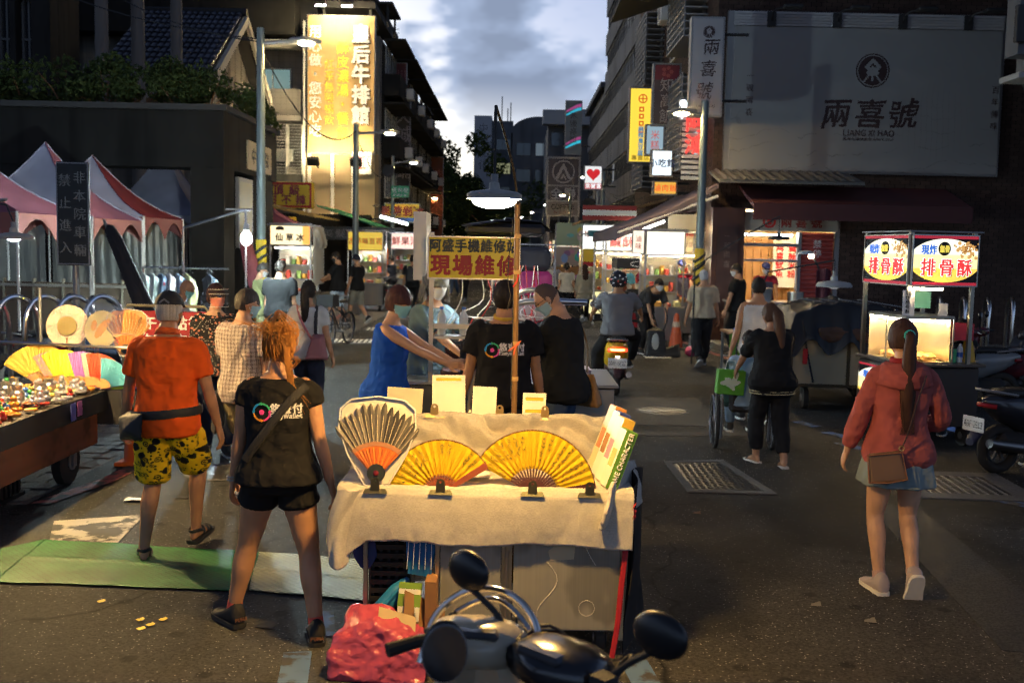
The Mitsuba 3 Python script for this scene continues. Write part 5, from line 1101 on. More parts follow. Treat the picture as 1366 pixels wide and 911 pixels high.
part(k, 'display_bar', rod((-5.6, 8.95, 1.16), (-3.02, 8.9, 1.10), .014), CHROME); part(k, 'bar_post', rod((-4.3, 9.3, .74), (-4.3, 9.3, 1.6), .015), GREYM)
solo('plastic_crate', 'black slatted crate under the trinket stall', 'crate', [bx(-4.6, -3.85, 7.3, 8.0, .02, .05)] + [bx(-3.9, -3.87, 7.3 + i * .07, 7.34 + i * .07, .05, .3) for i in range(10)] + [bx(-4.6 + i * .07, -4.56 + i * .07, 7.3, 7.33, .05, .3) for i in range(11)] + [bx(-4.6, -3.86, 7.29, 8.0, .28, .31)], BLACKP)
def pendant(name, label, x, y, z, r, rad, hang, cat='lamp', shade=None, wt=2.5, wide=False):
    kk = thing(name, label, cat, at=(x, y, z))
    part(kk, 'shade', lathe([(r * .12, r * .62), (r * .18, r * .60), (r * .2, r * .36), (r * .86, r * .26), (r, .02), (r * .985, 0), (r * .84, r * .21), (r * .15, r * .30)], 36, cap=False), shade or mat((.30, .29, .27), .5), smooth=30)
    part(kk, 'socket', rod((0, 0, r * .3), (0, 0, r * .9), r * .14), GREYM)
    glow(kk, 'bulb', ball(r * .80, (0, 0, -r * .06), 2, (1, 1, .36)) if wide else ball(r * .36, (0, 0, r * .13), 2, (1, 1, .72)), rad, wt=wt)
    if hang: part(kk, 'cord', tube(hang, .006, 6), DARK)
    return kk
BULB = (5200, 3500, 1400)
kk = pendant('pendant_lamp', 'grey shaded lamp over the near end of the trinket stall', -3.77, 7.75, 2.035, .145, BULB, [[0, 0, .13], [-.1, .1, .26], [-.35, .3, .28]], wt=4)
part(kk, 'stand', tube([[-.35, .3, -1.2], [-.35, .3, .28], [-.1, .1, .3]], .014, 7), GREYM)
# goods
g = np.random.default_rng(4)
goods = [('jade_pendant', 'green', (.03, .16, .05)), ('bead_bracelet', 'dark brown', (.10, .03, .015)), ('amber_bead', 'amber', (.5, .18, .02)), ('cream_figurine', 'cream', (.5, .34, .16)), ('red_charm', 'red', (.4, .03, .02)), ('coin_charm', 'brassy', (.35, .24, .06)), ('silver_trinket', 'silver', (.5, .5, .5)), ('blue_bead', 'blue', (.04, .10, .3))]
shape = [lambda s: tube([[math.cos(a) * s, math.sin(a) * s, .012] for a in np.linspace(0, 2 * np.pi, 14)], .011, 7), lambda s: join(ball(s, (0, 0, s * .8), 1, (1, 1, .9)), ball(s * .6, (0, 0, s * 2), 1)), lambda s: lathe([(0, 0), (s, .002), (s, .014), (0, .016)], 12), lambda s: join(*[ball(s * .5, (math.cos(a) * s, math.sin(a) * s, s * .5), 1) for a in np.arange(8) * .785])]
lib = [[mikit.ply(f(s), None, smooth=True) for s in (.028, .04)] for f in shape]
for i in range(290):
    y = g.uniform(6.8, 8.75); x = -3.57 - abs(g.normal()) * .42
    if x < -5.9: continue
    nm, cn, col = goods[int(g.integers(0, 8)) if g.random() < .5 else (2 if y < 7.7 else 6)]; fi = g.integers(0, 4)
    kk = thing(nm, f'small {cn} trinket among the goods on the trinket stall', 'trinket', 'trinkets spread over the stall')
    put(kk, dict(lib[fi][g.integers(0, 2)], bsdf={'type': 'ref', 'id': mat(np.round(np.array(col) * g.choice([.7, 1, 1.25]), 3), .25, .8 if cn == 'silver' else 0)}), None, m=pose(x, y, .747 + g.uniform(0, .03), rz=g.uniform(0, 360)))
for i in range(9):
    x, y = -3.75 - .28 * (i % 3) - g.uniform(0, .1), 7.9 + .24 * (i // 3)
    solo('metal_canister', 'small metal jar standing on the trinket stall', 'jar', lathe([(0, 0), (.05, 0), (.052, .10), (.035, .12), (.037, .15), (0, .15)], 16), STEEL, group='metal jars on the trinket stall', at=(x, y, .747), smooth=35)
for x, y in ((-4.05, 7.75), (-4.3, 7.9), (-4.0, 7.55)):
    kk = thing('glass_lotus', 'clear glass lotus ornament sparkling on the trinket stall', 'ornament', 'glass lotuses on the trinket stall', at=(x, y, .75))
    put(kk, join(*[xf(pose(0, 0, .02, rz=a * 45 + l * 22, rx=35 + 22 * l), ball(.05, (0, .055, 0), 1, (.45, 1, .12))) for a in range(8) for l in (0, 1)]), mat((.75, .78, .8), .05, .3))
def fold_fan(name, label, c, R_, a0, a1, n, col, rib, m=None, r0=.36, edge=None, group=None, tilt=12, rz=0, script=False, guard=None):
    """Open folding fan standing in the xz plane, pivot at c; angles from +x in degrees."""
    kk = thing(name, label, 'folding fan', group, m=pose(*c, rz=rz, rx=-tilt))
    N = 2 * n; A = np.radians(np.linspace(a1, a0, N + 1))
    zig = np.array([(-.006 if i % 2 else .006) for i in range(N + 1)])
    def leaf(ra, rb, off):
        v = np.array([[math.cos(a) * r, z + off, math.sin(a) * r] for a, z in zip(A, zig) for r in (ra, rb)])
        f = [q for i in range(N) for q in ([2 * i, 2 * i + 1, 2 * i + 3], [2 * i, 2 * i + 3, 2 * i + 2])]
        return trimesh.Trimesh(v, f, process=False)
    lf = part(kk, 'leaf', leaf(R_ * r0, R_, 0), col if isinstance(col, str) else mat(col, .7))
    if edge: part(lf, 'edge', join(*[rod((math.cos(A[i]) * R_, zig[i], math.sin(A[i]) * R_), (math.cos(A[i + 1]) * R_, zig[i + 1], math.sin(A[i + 1]) * R_), .003, 5) for i in range(N)]), mat(edge, .6))
    for i in range(1, N, 2):
        a = A[i]; d = np.array([math.cos(a), 0, math.sin(a)]); s = np.array([-math.sin(a), 0, math.cos(a)])
        part(kk, 'rib', loft([np.array([p + s * w + (0, -.004, 0), p - s * w + (0, -.004, 0), p - s * w + (0, .004, 0), p + s * w + (0, .004, 0)]) for p, w in ((d * .01, .005), (d * R_ * (r0 + .04), .004))]), mat(rib, .45))
    if guard is not None:
        a = math.radians(a0 if guard == 0 else a1); d = np.array([math.cos(a), 0, math.sin(a)]); s = np.array([-math.sin(a), 0, math.cos(a)])
        part(kk, 'guard_stick', loft([np.array([p + s * w + (0, -.012, 0), p - s * w + (0, -.012, 0), p - s * w + (0, .003, 0), p + s * w + (0, .003, 0)]) for p, w in ((d * .0, .008), (d * R_ * .5, .014), (d * R_ * 1.0, .017))]), mat(rib, .4))
    part(kk, 'pivot', rod((0, -.012, 0), (0, .012, 0), .006), GREYM)
    if script:
        q = np.random.default_rng(n); ms = []
        for i in range(1, N, 1):
            a = (A[i] + A[i - 1]) / 2; d = np.array([math.cos(a), 0, math.sin(a)]); s = np.array([-math.sin(a), 0, math.cos(a)]); zz = (zig[i] + zig[i - 1]) / 2
            if q.random() < .30 or i % 2: continue
            r = R_ * q.uniform(.88, .93)
            for w in range(int(q.integers(3, 7))):
                for t in range(3):
                    p = d * (r + q.uniform(-.008, .008)) + s * q.uniform(-.007, .007); e = (d * q.normal() + s * q.normal()); e = e / np.linalg.norm(e) * q.uniform(.003, .009)
                    n_ = np.cross(e, (0, 1, 0)); n_ = n_ / (np.linalg.norm(n_) + 1e-9) * .0012
                    ms.append(trimesh.Trimesh(np.array([p - e - n_, p + e - n_, p + e + n_, p - e + n_]) + (0, -.0085, 0), [[0, 1, 2], [0, 2, 3]], process=False))
                r -= R_ * q.uniform(.055, .08)
                if r < R_ * (r0 + .08): break
        part(lf, 'brush_script', join(*ms), mat((.06, .035, .012), .7))
    return kk
for i, (x, z, R_, a0, a1, col, lb) in enumerate(((-4.14, .78, .35, 28, 152, (.62, .38, .06), 'large golden folding fan at the left end of the fan row'), (-4.02, .76, .31, 20, 125, (.55, .22, .25), 'pink folding fan beside the golden one'), (-3.93, .76, .33, 20, 125, (.62, .46, .02), 'bright yellow folding fan in the fan row'), (-3.84, .76, .31, 15, 118, (.30, .50, .04), 'lime green folding fan in the fan row'), (-3.76, .76, .32, 15, 112, (.28, .12, .42), 'violet folding fan with dark spots in the fan row'), (-3.68, .76, .31, 12, 105, (.55, .42, .38), 'cream folding fan between the violet and red ones'), (-3.63, .76, .31, 12, 105, (.55, .06, .03), 'red folding fan near the right end of the fan row'), (-3.55, .76, .27, 10, 95, (.10, .36, .48), 'light blue folding fan at the right end of the fan row'))):
    fold_fan('folding_fan', lb, (x, 8.86 + .0 * i - .012 * i, z), R_, a0, a1, 13, col, (.35, .18, .06), tilt=14, r0=.30)
for i, (x, y, a, col, lb) in enumerate(((-3.55, 8.95, 0, (.5, .12, .3), 'magenta'), (-3.35, 8.98, 10, (.35, .5, .06), 'green'), (-3.2, 9.0, -8, (.4, .2, .5), 'purple'), (-3.75, 8.93, 6, (.6, .4, .1), 'orange'))):
    kk = thing('closed_fan', f'{lb} closed fan lying at the front of the fan row', 'folding fan', m=pose(x, y - .12, .755, rz=a + 15))
    put(kk, hull([(-.13, -.012, 0), (.13, -.025, 0), (.13, .025, 0), (-.13, .012, 0), (-.13, 0, .015), (.13, 0, .03)]), mat(col, .5))
kk = thing('round_fan', 'white pleated round fan with dark hub over the fan row', 'fan', m=pose(-3.92, 9.0, 1.28, rx=-8))
part(kk, 'leaf', [loft([np.array([[math.cos(a) * .06, -.006, math.sin(a) * .06], [math.cos(a) * .19, -.012, math.sin(a) * .19], [math.cos(a + .07) * .19, .004, math.sin(a + .07) * .19], [math.cos(a + .07) * .06, .004, math.sin(a + .07) * .06]]), np.array([[math.cos(a + .07) * .06, -.004, math.sin(a + .07) * .06], [math.cos(a + .07) * .19, .002, math.sin(a + .07) * .19], [math.cos(a + .14) * .19, -.004, math.sin(a + .14) * .19], [math.cos(a + .14) * .06, -.004, math.sin(a + .14) * .06]])], cap=False) for a in np.arange(45) * 2 * np.pi / 45], mat((.62, .50, .42), .6))
part(kk, 'hub', upright(prism(Point(0, 0).buffer(.085), 0, .01), -.012), mat((.12, .09, .03), .5)); part(kk, 'stick', rod((0, 0, -.1), (0, 0, -.42), .01), WOOD)
kk = thing('round_fan', 'yellow round paper fan with a painted figure in a plastic sleeve', 'fan', m=pose(-3.62, 9.0, 1.26, rx=-8, ry=8))
part(kk, 'leaf', upright(prism(affinity.scale(Point(0, 0).buffer(.15), 1, 1.1), 0, .006), 0), mat((.62, .55, .24), .6)); part(kk, 'sleeve', upright(prism(sbox(-.17, -.2, .17, .22), 0, .002), -.012), 'glass'); part(kk, 'painting', upright(prism(union_all([affinity.rotate(affinity.scale(Point(0, 0).buffer(.05), .7, 1.9), -25), Point(.05, .08).buffer(.02), affinity.translate(affinity.scale(Point(0, 0).buffer(.05), .5, 1), -.07, .02)]), 0, .002), -.007), mat((.60, .33, .04), .6)); part(kk, 'stick', rod((0, 0, -.16), (0, 0, -.42), .008), WOOD)
def feather_fan(label, c, s, tips, base, rx=-6):
    kk = thing('feather_fan', label, 'feather fan', m=pose(*c, rx=rx, s=s))
    out = Polygon([(-.05, -.02), (.05, -.02), (.13, .12), (.17, .24), (.165, .32), (.12, .36), (0, .375), (-.12, .36), (-.165, .32), (-.17, .24), (-.13, .12)]).buffer(.012)
    part(kk, 'plastic_sleeve', upright(prism(out.difference(out.buffer(-.006)), 0, .010), .004), mat((.6, .58, .56), .15)); part(kk, 'backing', upright(prism(out.buffer(-.008), 0, .002), .012), mat(base, .6))
    q = np.random.default_rng(int(abs(c[0]) * 100))
    for i in range(15):
        a = math.radians(90 + (i - 7) * 5.6); L = .335 + .02 * math.cos((i - 7) * .35) + q.uniform(-.012, .006); d = np.array([math.cos(a), 0, math.sin(a)]); sd = np.array([-math.sin(a), 0, math.cos(a)])
        col = np.array(tips) * q.uniform(.5, 1.6)
        rows = [(.13, .008), (.18, .0125), (.25, .016), (.30, .0145), (.325, .008), (.335, .001)]
        f = part(kk, 'feather', loft([np.array([d * r * L / .335 + sd * w + (0, -.003, 0), d * r * L / .335 + (0, -.009, 0), d * r * L / .335 - sd * w + (0, -.003, 0), d * r * L / .335 + (0, .0, 0)]) for r, w in rows]), mat(np.round(col, 3), .5)); part(f, 'quill', rod(d * .12 + (0, -.0095, 0), d * .30 + (0, -.0095, 0), .0014, 5), mat((.55, .48, .36), .5))
    def arcb(r0, r1, mt, nm, y): part(kk, nm, upright(prism(Polygon([(r1 * math.cos(t), r1 * math.sin(t)) for t in np.radians(np.linspace(48, 132, 20))] + [(r0 * math.cos(t), r0 * math.sin(t)) for t in np.radians(np.linspace(132, 48, 20))]), 0, .003), y), mt)
    arcb(.155, .175, mat((.35, .16, .08), .6), 'band', -.012); arcb(.05, .155, mat((.55, .14, .02), .6), 'orange_base', -.010)
    for i in range(13):
        a = math.radians(90 + (i - 6) * 6.2); part(kk, 'orange_stick', rod((.05 * math.cos(a), -.015, .05 * math.sin(a)), (.15 * math.cos(a), -.015, .15 * math.sin(a)), .0035, 6), mat((.65, .22, .04) if i % 2 else (.45, .09, .02), .5))
    part(kk, 'handle_disc', upright(prism(Point(0, .03).buffer(.042), 0, .01), -.012), mat((.02, .025, .02), .4)); part(kk, 'jewel', ball(.013, (0, -.024, .03), 2, (1, .4, 1)), mat((.12, .01, .015), .2)); part(kk, 'tassel', tube([[0, -.01, -.01], [.004, -.012, -.05]], [.004, .008], 7), mat((.5, .10, .06), .8))
    return kk
feather_fan('orange and amber feather fan in a plastic sleeve at the end of the trinket stall', (-3.40, 8.98, 1.06), 1.0, (.30, .13, .03), (.5, .25, .08))

# ------------------------------------------------------------------ centre: folding fan cart
k = thing('fan_cart', 'steel cart covered with cream fleece and clipped fans in the middle of the road', 'market cart')
part(k, 'door_panel', bx(-.335, -.035, 4.99, 5.02, .16, .80), 'steel_panel'); part(k, 'door_panel', bx(.03, .56, 4.985, 5.02, .15, .80), 'steel_panel')
[part(k, 'frame_post', q, STEEL) for q in [bx(-.03, .022, 4.98, 5.02, .14, .80), bx(-.36, -.34, 4.98, 5.02, .1, .80), bx(.562, .585, 4.98, 5.02, .1, .80), bx(-.36, -.34, 5.66, 5.7, .1, .8), bx(.562, .585, 5.66, 5.7, .1, .8), bx(-.72, -.70, 4.99, 5.03, .1, .8), bx(-.72, -.70, 5.66, 5.7, .1, .8)]]
part(k, 'side_panel', bx(.562, .58, 5.02, 5.66, .15, .8), 'steel_panel'); part(k, 'side_panel', bx(-.338, -.33, 5.02, 5.66, .15, .8), 'steel_panel'); part(k, 'floor_panel', bx(-.72, .58, 5.02, 5.68, .13, .15), 'steel_panel')
part(k, 'table_board', bx(-.80, .60, 4.97, 5.69, .81, .84), WOOD); part(k, 'back_board', bx(-.72, .56, 5.62, 5.64, .84, 1.11), WOOD)
part(k, 'tape_patch', upright(prism(Polygon([(.215, .50), (.33, .51), (.335, .575), (.235, .58), (.20, .545)]), 0, .002), 4.985), mat((.42, .36, .24), .7)); part(k, 'scratch', [tube([[.20 + .05 * math.sin(t * 5), 4.983, .49 - .28 * t] for t in np.linspace(0, 1, 10)], .0022, 4), tube([[.34 + .10 * t * t, 4.983, .78 - .3 * t] for t in np.linspace(0, 1, 10)], .0018, 4), tube([[.40 + .04 * math.cos(t), 4.983, .26 + .04 * math.sin(t)] for t in np.linspace(0, 6.2, 16)], .0015, 4)], mat((.5, .48, .42), .6))
part(k, 'latch', [bx(-.01, .015, 4.955, 4.98, .55, .62, .004), rod((-.004, 4.965, .16), (-.004, 4.965, .78), .009)], STEEL)
for x in (-.60, .48):
    for y in (5.1, 5.6):
        w = part(k, 'wheel', tube([[x - .03, y, .07], [x - .02, y, .07], [x + .02, y, .07], [x + .03, y, .07]], [.055, .068, .068, .055], 20, up=(0, 1, 0)), RUBBER, smooth=40); part(w, 'hub', rod((x - .035, y, .07), (x + .035, y, .07), .025), GREYM)
def fleece(p, n, uv):
    a = F_(p.x * 9, p.y * 9, p.z * 9, 4); b = N_(p.x * 160, p.y * 160, p.z * 160)
    g = 0.32 + 0.17 * a + 0.10 * (b - .5); d = mikit.smoothstep(.58, .76, F_(p.x * 3.1, p.y * 3, p.z * 5 + 7, 4))
    return mikit.mix((1.0, .95, .86), (.66, .55, .40), d * .55) * g
def fleece_h(p, n, uv): return F_(p.x * 130, p.y * 130, p.z * 130, 2) + .8 * F_(p.x * 40, p.y * 40, p.z * 40, 2)
proc_mat('fleece', fleece, rough=0.95, spec=0.1, bump=fleece_h, bscale=.0014, eps=3e-3)
prof = np.array([(4.945, .585), (4.935, .66), (4.93, .75), (4.935, .83), (4.955, .862), (4.99, .868), (5.15, .86), (5.38, .86), (5.52, .865), (5.575, .90), (5.595, .98), (5.605, 1.06), (5.615, 1.112), (5.64, 1.128), (5.665, 1.112), (5.68, 1.0), (5.685, .86)])
sl_ = np.concatenate([[0], np.cumsum(np.linalg.norm(np.diff(prof, axis=0), axis=1))]); sl_ /= sl_[-1]
def cloth(u, v):
    y, z = np.interp(v, sl_, prof[:, 0]), np.interp(v, sl_, prof[:, 1])
    x = -.845 + 1.46 * u
    hang = np.clip((.84 - z) / .25, 0, 1) * (v < .4)
    w = np.stack([x * 5, z * 2.2, y * 3], -1); n = vfbm(w, 3, 2) - .5; n2 = vfbm(w * 2.6 + 4, 3, 8) - .5
    n3 = vfbm(np.stack([x * 26, z * 7, y * 9], -1), 3, 4) - .5; y = y - hang * (.03 * n * 2 + .022 * n2 + .02 * n3) - .006
    inner = np.clip((v - .45) / .08, 0, 1) * np.clip((.84 - v) / .05, 0, 1)
    fold = np.sin((x * 1.5 + z * 5.5 + n * 2.0) * 9)
    y = y - inner * (.018 + .020 * fold + .03 * n); z = z + inner * .012 * fold + (v > .4) * .012 * n2
    z = z + hang * (.05 * n + .012 * np.sin(x * 8.0) + .02 * n3) + np.where((u < .10), -hang * .10 * (1 - u / .10), 0) + .006 * n2
    return x, y, z
part(k, 'fleece_cover', sheet(cloth, 190, 130, .008), 'fleece', smooth=True)
def flap(u, v):   # fleece corner hanging at the left end, and the one at the right
    x = -.835 - .05 * np.sin(v * 2.2) + .13 * u * (1 - .35 * v); z = .86 - .38 * v + .03 * np.sin(u * 3.1) * v; y = 4.925 - .035 * np.sin(u * np.pi) + .03 * u
    return x, y + .008 * np.sin(u * 9 + v * 7), z - .05 * np.sin(u * np.pi) * (v > .9)
part(k, 'fleece_corner', sheet(flap, 24, 40, .02), 'fleece', smooth=True)
def flap2(u, v):
    t = vfbm(np.stack([u * 3, v * 3, u * 0], -1), 3, 3) - .5
    x = .50 + .155 * u + .05 * v * u - .05 * v * (1 - u) + .02 * t; y = 4.93 + .42 * u - .02 * v + .05 * t - .05 * np.sin(v * 3) * (1 - u); z = .90 + .07 * np.sin(u * 2.6) - (.20 + .08 * np.sin(u * 3.0)) * v + .04 * t
    return x, y, z
part(k, 'fleece_corner', sheet(flap2, 36, 36, .02), 'fleece', smooth=True)
part(k, 'blue_flap', sheet(lambda u, v: (-.80 + .11 * u + .03 * v, 5.0 + .05 * u, .70 - (.2 + .08 * np.sin(u * 3)) * v), 8, 8, .004), mat((.015, .03, .12), .7), smooth=True)
part(k, 'red_strap', tube([[.575, 4.975, .78], [.585, 4.965, .6], [.565, 4.96, .35], [.555, 4.955, .2], [.53, 4.95, .02]], [(.014, .003)] * 5, 8, .05, up=(0, 1, 0)), mat((.35, .012, .02), .6)); part(k, 'red_bow', [tube([[.58, 4.96, .76], [.62, 4.93, .78 + q], [.60, 4.94, .74 + q]], [(.012, .003)] * 3, 6, .01) for q in (-.03, .0, .03)], mat((.35, .012, .02), .6))
solo('black_sheet', 'black cloth hanging down the right side of the fan cart', 'cloth', sheet(lambda u, v: (.61 + .10 * u + .02 * np.sin(v * 5 + u * 9) + .03 * v * u, 5.0 + .5 * u + .02 * np.sin(v * 9), .86 - .84 * v + .05 * np.sin(u * 3)), 18, 26, .006), mat((.008, .008, .009), .8), smooth=True)
YF = [(-.335, 4.972, .835, .262, -2, 172, 'left of the two yellow calligraphy fans clipped to the cart edge'), (.115, 4.985, .835, .315, 3, 158, 'right and larger of the two yellow calligraphy fans clipped to the cart edge')]
def fanpaper(p, n, uv):
    g = .8 + .35 * F_(p.x * 14, p.z * 14, 1.0); return mi.Color3f(.74 * g, .52 * g, .03 * g)
scene['fan_paper'] = {'type': 'principledthin', 'base_color': mikit.proc(fanpaper), 'roughness': .6, 'diff_trans': 0.9, 'spec_trans': 0.0}
fold_fan('yellow_fan', YF[0][6], YF[0][:3], YF[0][3], 32, 172, 15, 'fan_paper', (.20, .045, .012), edge=(.12, .05, .02), tilt=10, r0=.33, script=True, guard=0)
fold_fan('yellow_fan', YF[1][6], YF[1][:3], YF[1][3], 8, 152, 19, 'fan_paper', (.05, .012, .008), edge=(.10, .04, .02), tilt=10, r0=.40, script=True, guard=0)
feather_fan('dark feather fan with an orange base in a clear sleeve on the fan cart', (-.655, 4.965, .90), 1.06, (.085, .078, .068), (.55, .52, .46))
def clip(x, y, z, lb, rz=0, col=(.30, .25, .16)):
    kk = thing('bulldog_clip', lb, 'clip', m=pose(x, y, z, rz=rz)); mt = mat(col, .32, .9)
    part(kk, 'jaw', hull([(-.058, -.014, -.012), (.058, -.014, -.012), (-.05, -.002, .010), (.05, -.002, .010), (-.058, .012, -.012), (.058, .012, -.012)]), mt)
    part(kk, 'lever', upright(prism(sbox(-.022, .004, .022, .04).union(affinity.translate(Point(0, .045).buffer(.021), 0, 0)).difference(Point(0, .05).buffer(.007)), 0, .003), -.008), mt)
for x, lb in ((-.655, 'clip holding the dark feather fan to the cart edge'), (-.335, 'clip at the foot of the left yellow fan'), (.115, 'clip at the foot of the right yellow fan'), (.395, 'clip on the cart edge by the green board game box')): clip(x, 4.925, .852, lb, col=(.16, .15, .10))
for x, lb in ((-.42, 'brass clip on the rear fleece edge, leftmost of three'), (-.06, 'brass clip on the rear fleece edge, middle of three'), (.19, 'brass clip on the rear fleece edge, rightmost of three')): clip(x, 5.60, 1.118, lb, col=(.45, .36, .2))
for x, z, w, h, a, lb, st in ((-.595, 1.11, .20, .15, 3, 'blank beige card, leftmost on the cart back edge', ()), (-.345, 1.11, .185, .225, -1, 'tall white price card with yellow tape bands on the cart back edge', ((.86, .93), (.02, .06))), (-.15, 1.11, .135, .165, 2, 'blank white card in the middle of the cart back edge', ()), (.13, 1.11, .13, .135, 1, 'small white card with two yellow tape bands by the post', ((.68, .82), (.18, .32)))):
    kk = thing('price_card', lb, 'card', m=pose(x, 5.648, z, ry=a, rx=-5)); part(kk, 'paper', bx(-w / 2, w / 2, 0, .004, 0, h), mat((.74, .70, .60), .6) if st or 'middle' in lb else mat((.62, .54, .38), .6))
    for z0, z1 in st: part(kk, 'tape', bx(-w * .38, w * .38, -.002, -.0005, h * z0, h * z1), mat((.62, .42, .04), .5))
# paper packets and books on the cart
for i in range(16):
    x, y = -.72 + .62 * (i % 6) / 6 + g.uniform(0, .04), 5.14 + .10 * (i // 6)
    solo('paper_packet', 'thin white packet lying on the cart behind the fans', 'packet', bx(-.07, .07, -.045, .045, 0, .008), WHITE if i % 3 else mat((.6, .5, .4), .5), group='packets on the fan cart', m=pose(x, y, .872 + .008 * (i % 3), rz=g.uniform(-25, 25)))
for i, (x, y) in enumerate(((-.55, 5.36), (-.50, 5.43), (-.18, 5.42), (-.10, 5.38), (-.14, 5.36))): solo('closed_fan', 'closed dark fan lying flat behind the yellow fans', 'folding fan', hull([(-.12, -.01, 0), (.12, -.014, 0), (.12, .014, 0), (-.12, .01, 0), (-.12, 0, .02), (.12, 0, .022)]), mat((.05, .03, .02), .4), group='closed fans on the fan cart', m=pose(x, y, .885, rz=8 * i - 16))
BK = (((.62, .50, .30), (.6, .25, .05), .40, 'orange topped white game box, farthest in the row'), ((.66, .62, .55), (.03, .05, .22), .37, 'white game box with dark blue end, second from the green one'), ((.68, .64, .58), (.55, .35, .05), .35, 'white game box with coloured picture beside the green one'), ((.66, .62, .52), (.10, .24, .03), .30, 'green sided board game box with white lettering at the cart corner'))
for i, (c1, c2, h, lb) in enumerate(BK):
    kk = thing('game_box', lb, 'box', m=pose(.455 + .012 * i, 5.40 - .125 * i, .87, rz=12, ry=20)); h = (.36, .35, .34, .30)[i]
    part(kk, 'face', bx(-.03, .03, -.055, .055, 0, h, .002), mat(c1, .4)); part(kk, 'spine', [bx(-.031, .031, -.058, -.0555, 0, h + .001), bx(-.031, .031, -.058, .055, h + .001, h + .004)], mat(c2, .4)); part(kk, 'picture', [bx(-.033, -.0305, -.03, .03, h * .35, h * .65)], mat(((.5, .2, .1), (.35, .18, .08), (.55, .25, .35), (.5, .4, .15))[i], .4))
    if i == 3: letters(kk, 'GAME CHARACTER', .034, 0, 0, WHITE, name='lettering'); sp = [q for q in scene if q.startswith(kk + '__lettering')][0]; scene[sp]['to_world'] = T4((CUR @ pose(.0, -.0585, h * .5, ry=-90)).tolist())
k = thing('lamp_pole', 'bamboo coloured pole tied to the back of the fan cart', 'pole', at=(.02, 5.74, 0))
part(k, 'pole', tube([[0, 0, .05], [0, 0, 1.2], [-.005, 0, 2.30]], .016, 10), mat((.17, .09, .03), .5)); part(k, 'tie', [lathe([(.019, z), (.021, z + .012), (.019, z + .024)], 10) for z in (1.30, 1.5, 1.9, 2.1)], mat((.4, .25, .1), .6))
part(k, 'ribbon', tube([[-.04, -.02, 1.47], [0, -.022, 1.5], [.03, -.02, 1.53], [.0, -.022, 1.49], [-.01, -.02, 1.45]], .005, 6), mat((.6, .12, .06), .6)); part(k, 'ribbon', tube([[-.02, -.02, 1.83], [0, -.022, 1.86], [.01, -.02, 1.9]], .005, 6), mat((.5, .03, .03), .6)); part(k, 'wire', tube([[-.03, -.02, 2.2], [-.05, -.02, 1.9], [-.03, -.02, 1.75], [-.05, -.02, 1.7], [-.02, -.02, 1.78], [-.02, -.02, 1.2]], .003, 5, .04), DARK); part(k, 'arm', tube([[0, 0, 2.28], [-.03, -.25, 2.46], [-.08, -.8, 2.6], [-.105, -1.49, 2.62]], .007, 7, .1), DARK)
pendant('pendant_lamp', 'glowing pendant lamp with wide pale shade hanging over the fan cart', -.085, 4.25, 2.245, .114, (1200, 700, 190), [[0, 0, .10], [0, 0, .375]], wt=10, wide=True)
# under and beside the cart
solo('plastic_crate', 'tall black slatted crate in the open end of the fan cart', 'crate', [bx(-.69, -.50, 5.05, 5.08, .16 + i * .045, .185 + i * .045) for i in range(13)] + [bx(-.69 + i * .04, -.675 + i * .04, 5.07, 5.09, .16, .75) for i in range(5)] + [bx(-.69, -.5, 5.3, 5.33, .16, .75), bx(-.70, -.69, 5.05, 5.3, .16, .75), bx(-.5, -.49, 5.05, 5.3, .16, .75)], BLACKP)
k = thing('shopping_bag', 'striped blue plastic bag stuffed in the open end of the fan cart', 'bag'); bm_ = ripple(unman(man(hull([(-.50, 4.98, .42), (-.38, 4.98, .40), (-.40, 5.2, .40), (-.52, 4.99, .72), (-.36, 4.97, .72), (-.40, 5.2, .75), (-.35, 5.0, .58)])).refine_to_length(.02)), .012, 18, 3); part(k, 'bag', bm_, mat((.01, .10, .28), .35), smooth=50); part(k, 'stripe', [tube([[-.50 + i * .03, 4.962 + .0 * i, .45], [-.49 + i * .028, 4.955, .6], [-.48 + i * .026, 4.958, .71]], .0025, 5) for i in range(5)], mat((.45, .5, .55), .5)); part(k, 'handle', tube([[-.48, 5.0, .70], [-.46, 4.98, .80], [-.42, 4.98, .80], [-.40, 5.0, .70]], .006, 6, .02), mat((.3, .18, .05), .6))
solo('blue_umbrella', 'folded blue umbrella lying by the pink bag', 'umbrella', join(tube([[-.83, 4.86, .05], [-.70, 4.93, .16], [-.55, 5.02, .32], [-.50, 5.03, .38]], [.012, .05, .045, .012], 9, .05), *[tube([[-.82 + i * .01, 4.84 + i * .012, .05 + .01 * i], [-.68, 4.88 + i * .02, .19 + .01 * i], [-.52, 4.99, .36]], .006, 5) for i in range(4)]), mat((.015, .15, .35), .45), smooth=40)
k = thing('product_box', 'small green and white carton leaning on the brown cardboard', 'box', m=pose(-.485, 4.86, .22, rx=-18, ry=3)); part(k, 'carton', bx(-.055, .055, 0, .045, 0, .185, .003), mat((.55, .55, .45), .5)); part(k, 'band', bx(-.0555, .0555, -.001, .046, .07, .13), mat((.14, .24, .02), .5)); part(k, 'band', bx(-.0555, .0555, -.001, .046, .155, .186), mat((.14, .24, .02), .5)); letters(k, 'ORGANIC', .018, 0, .035, DARK)
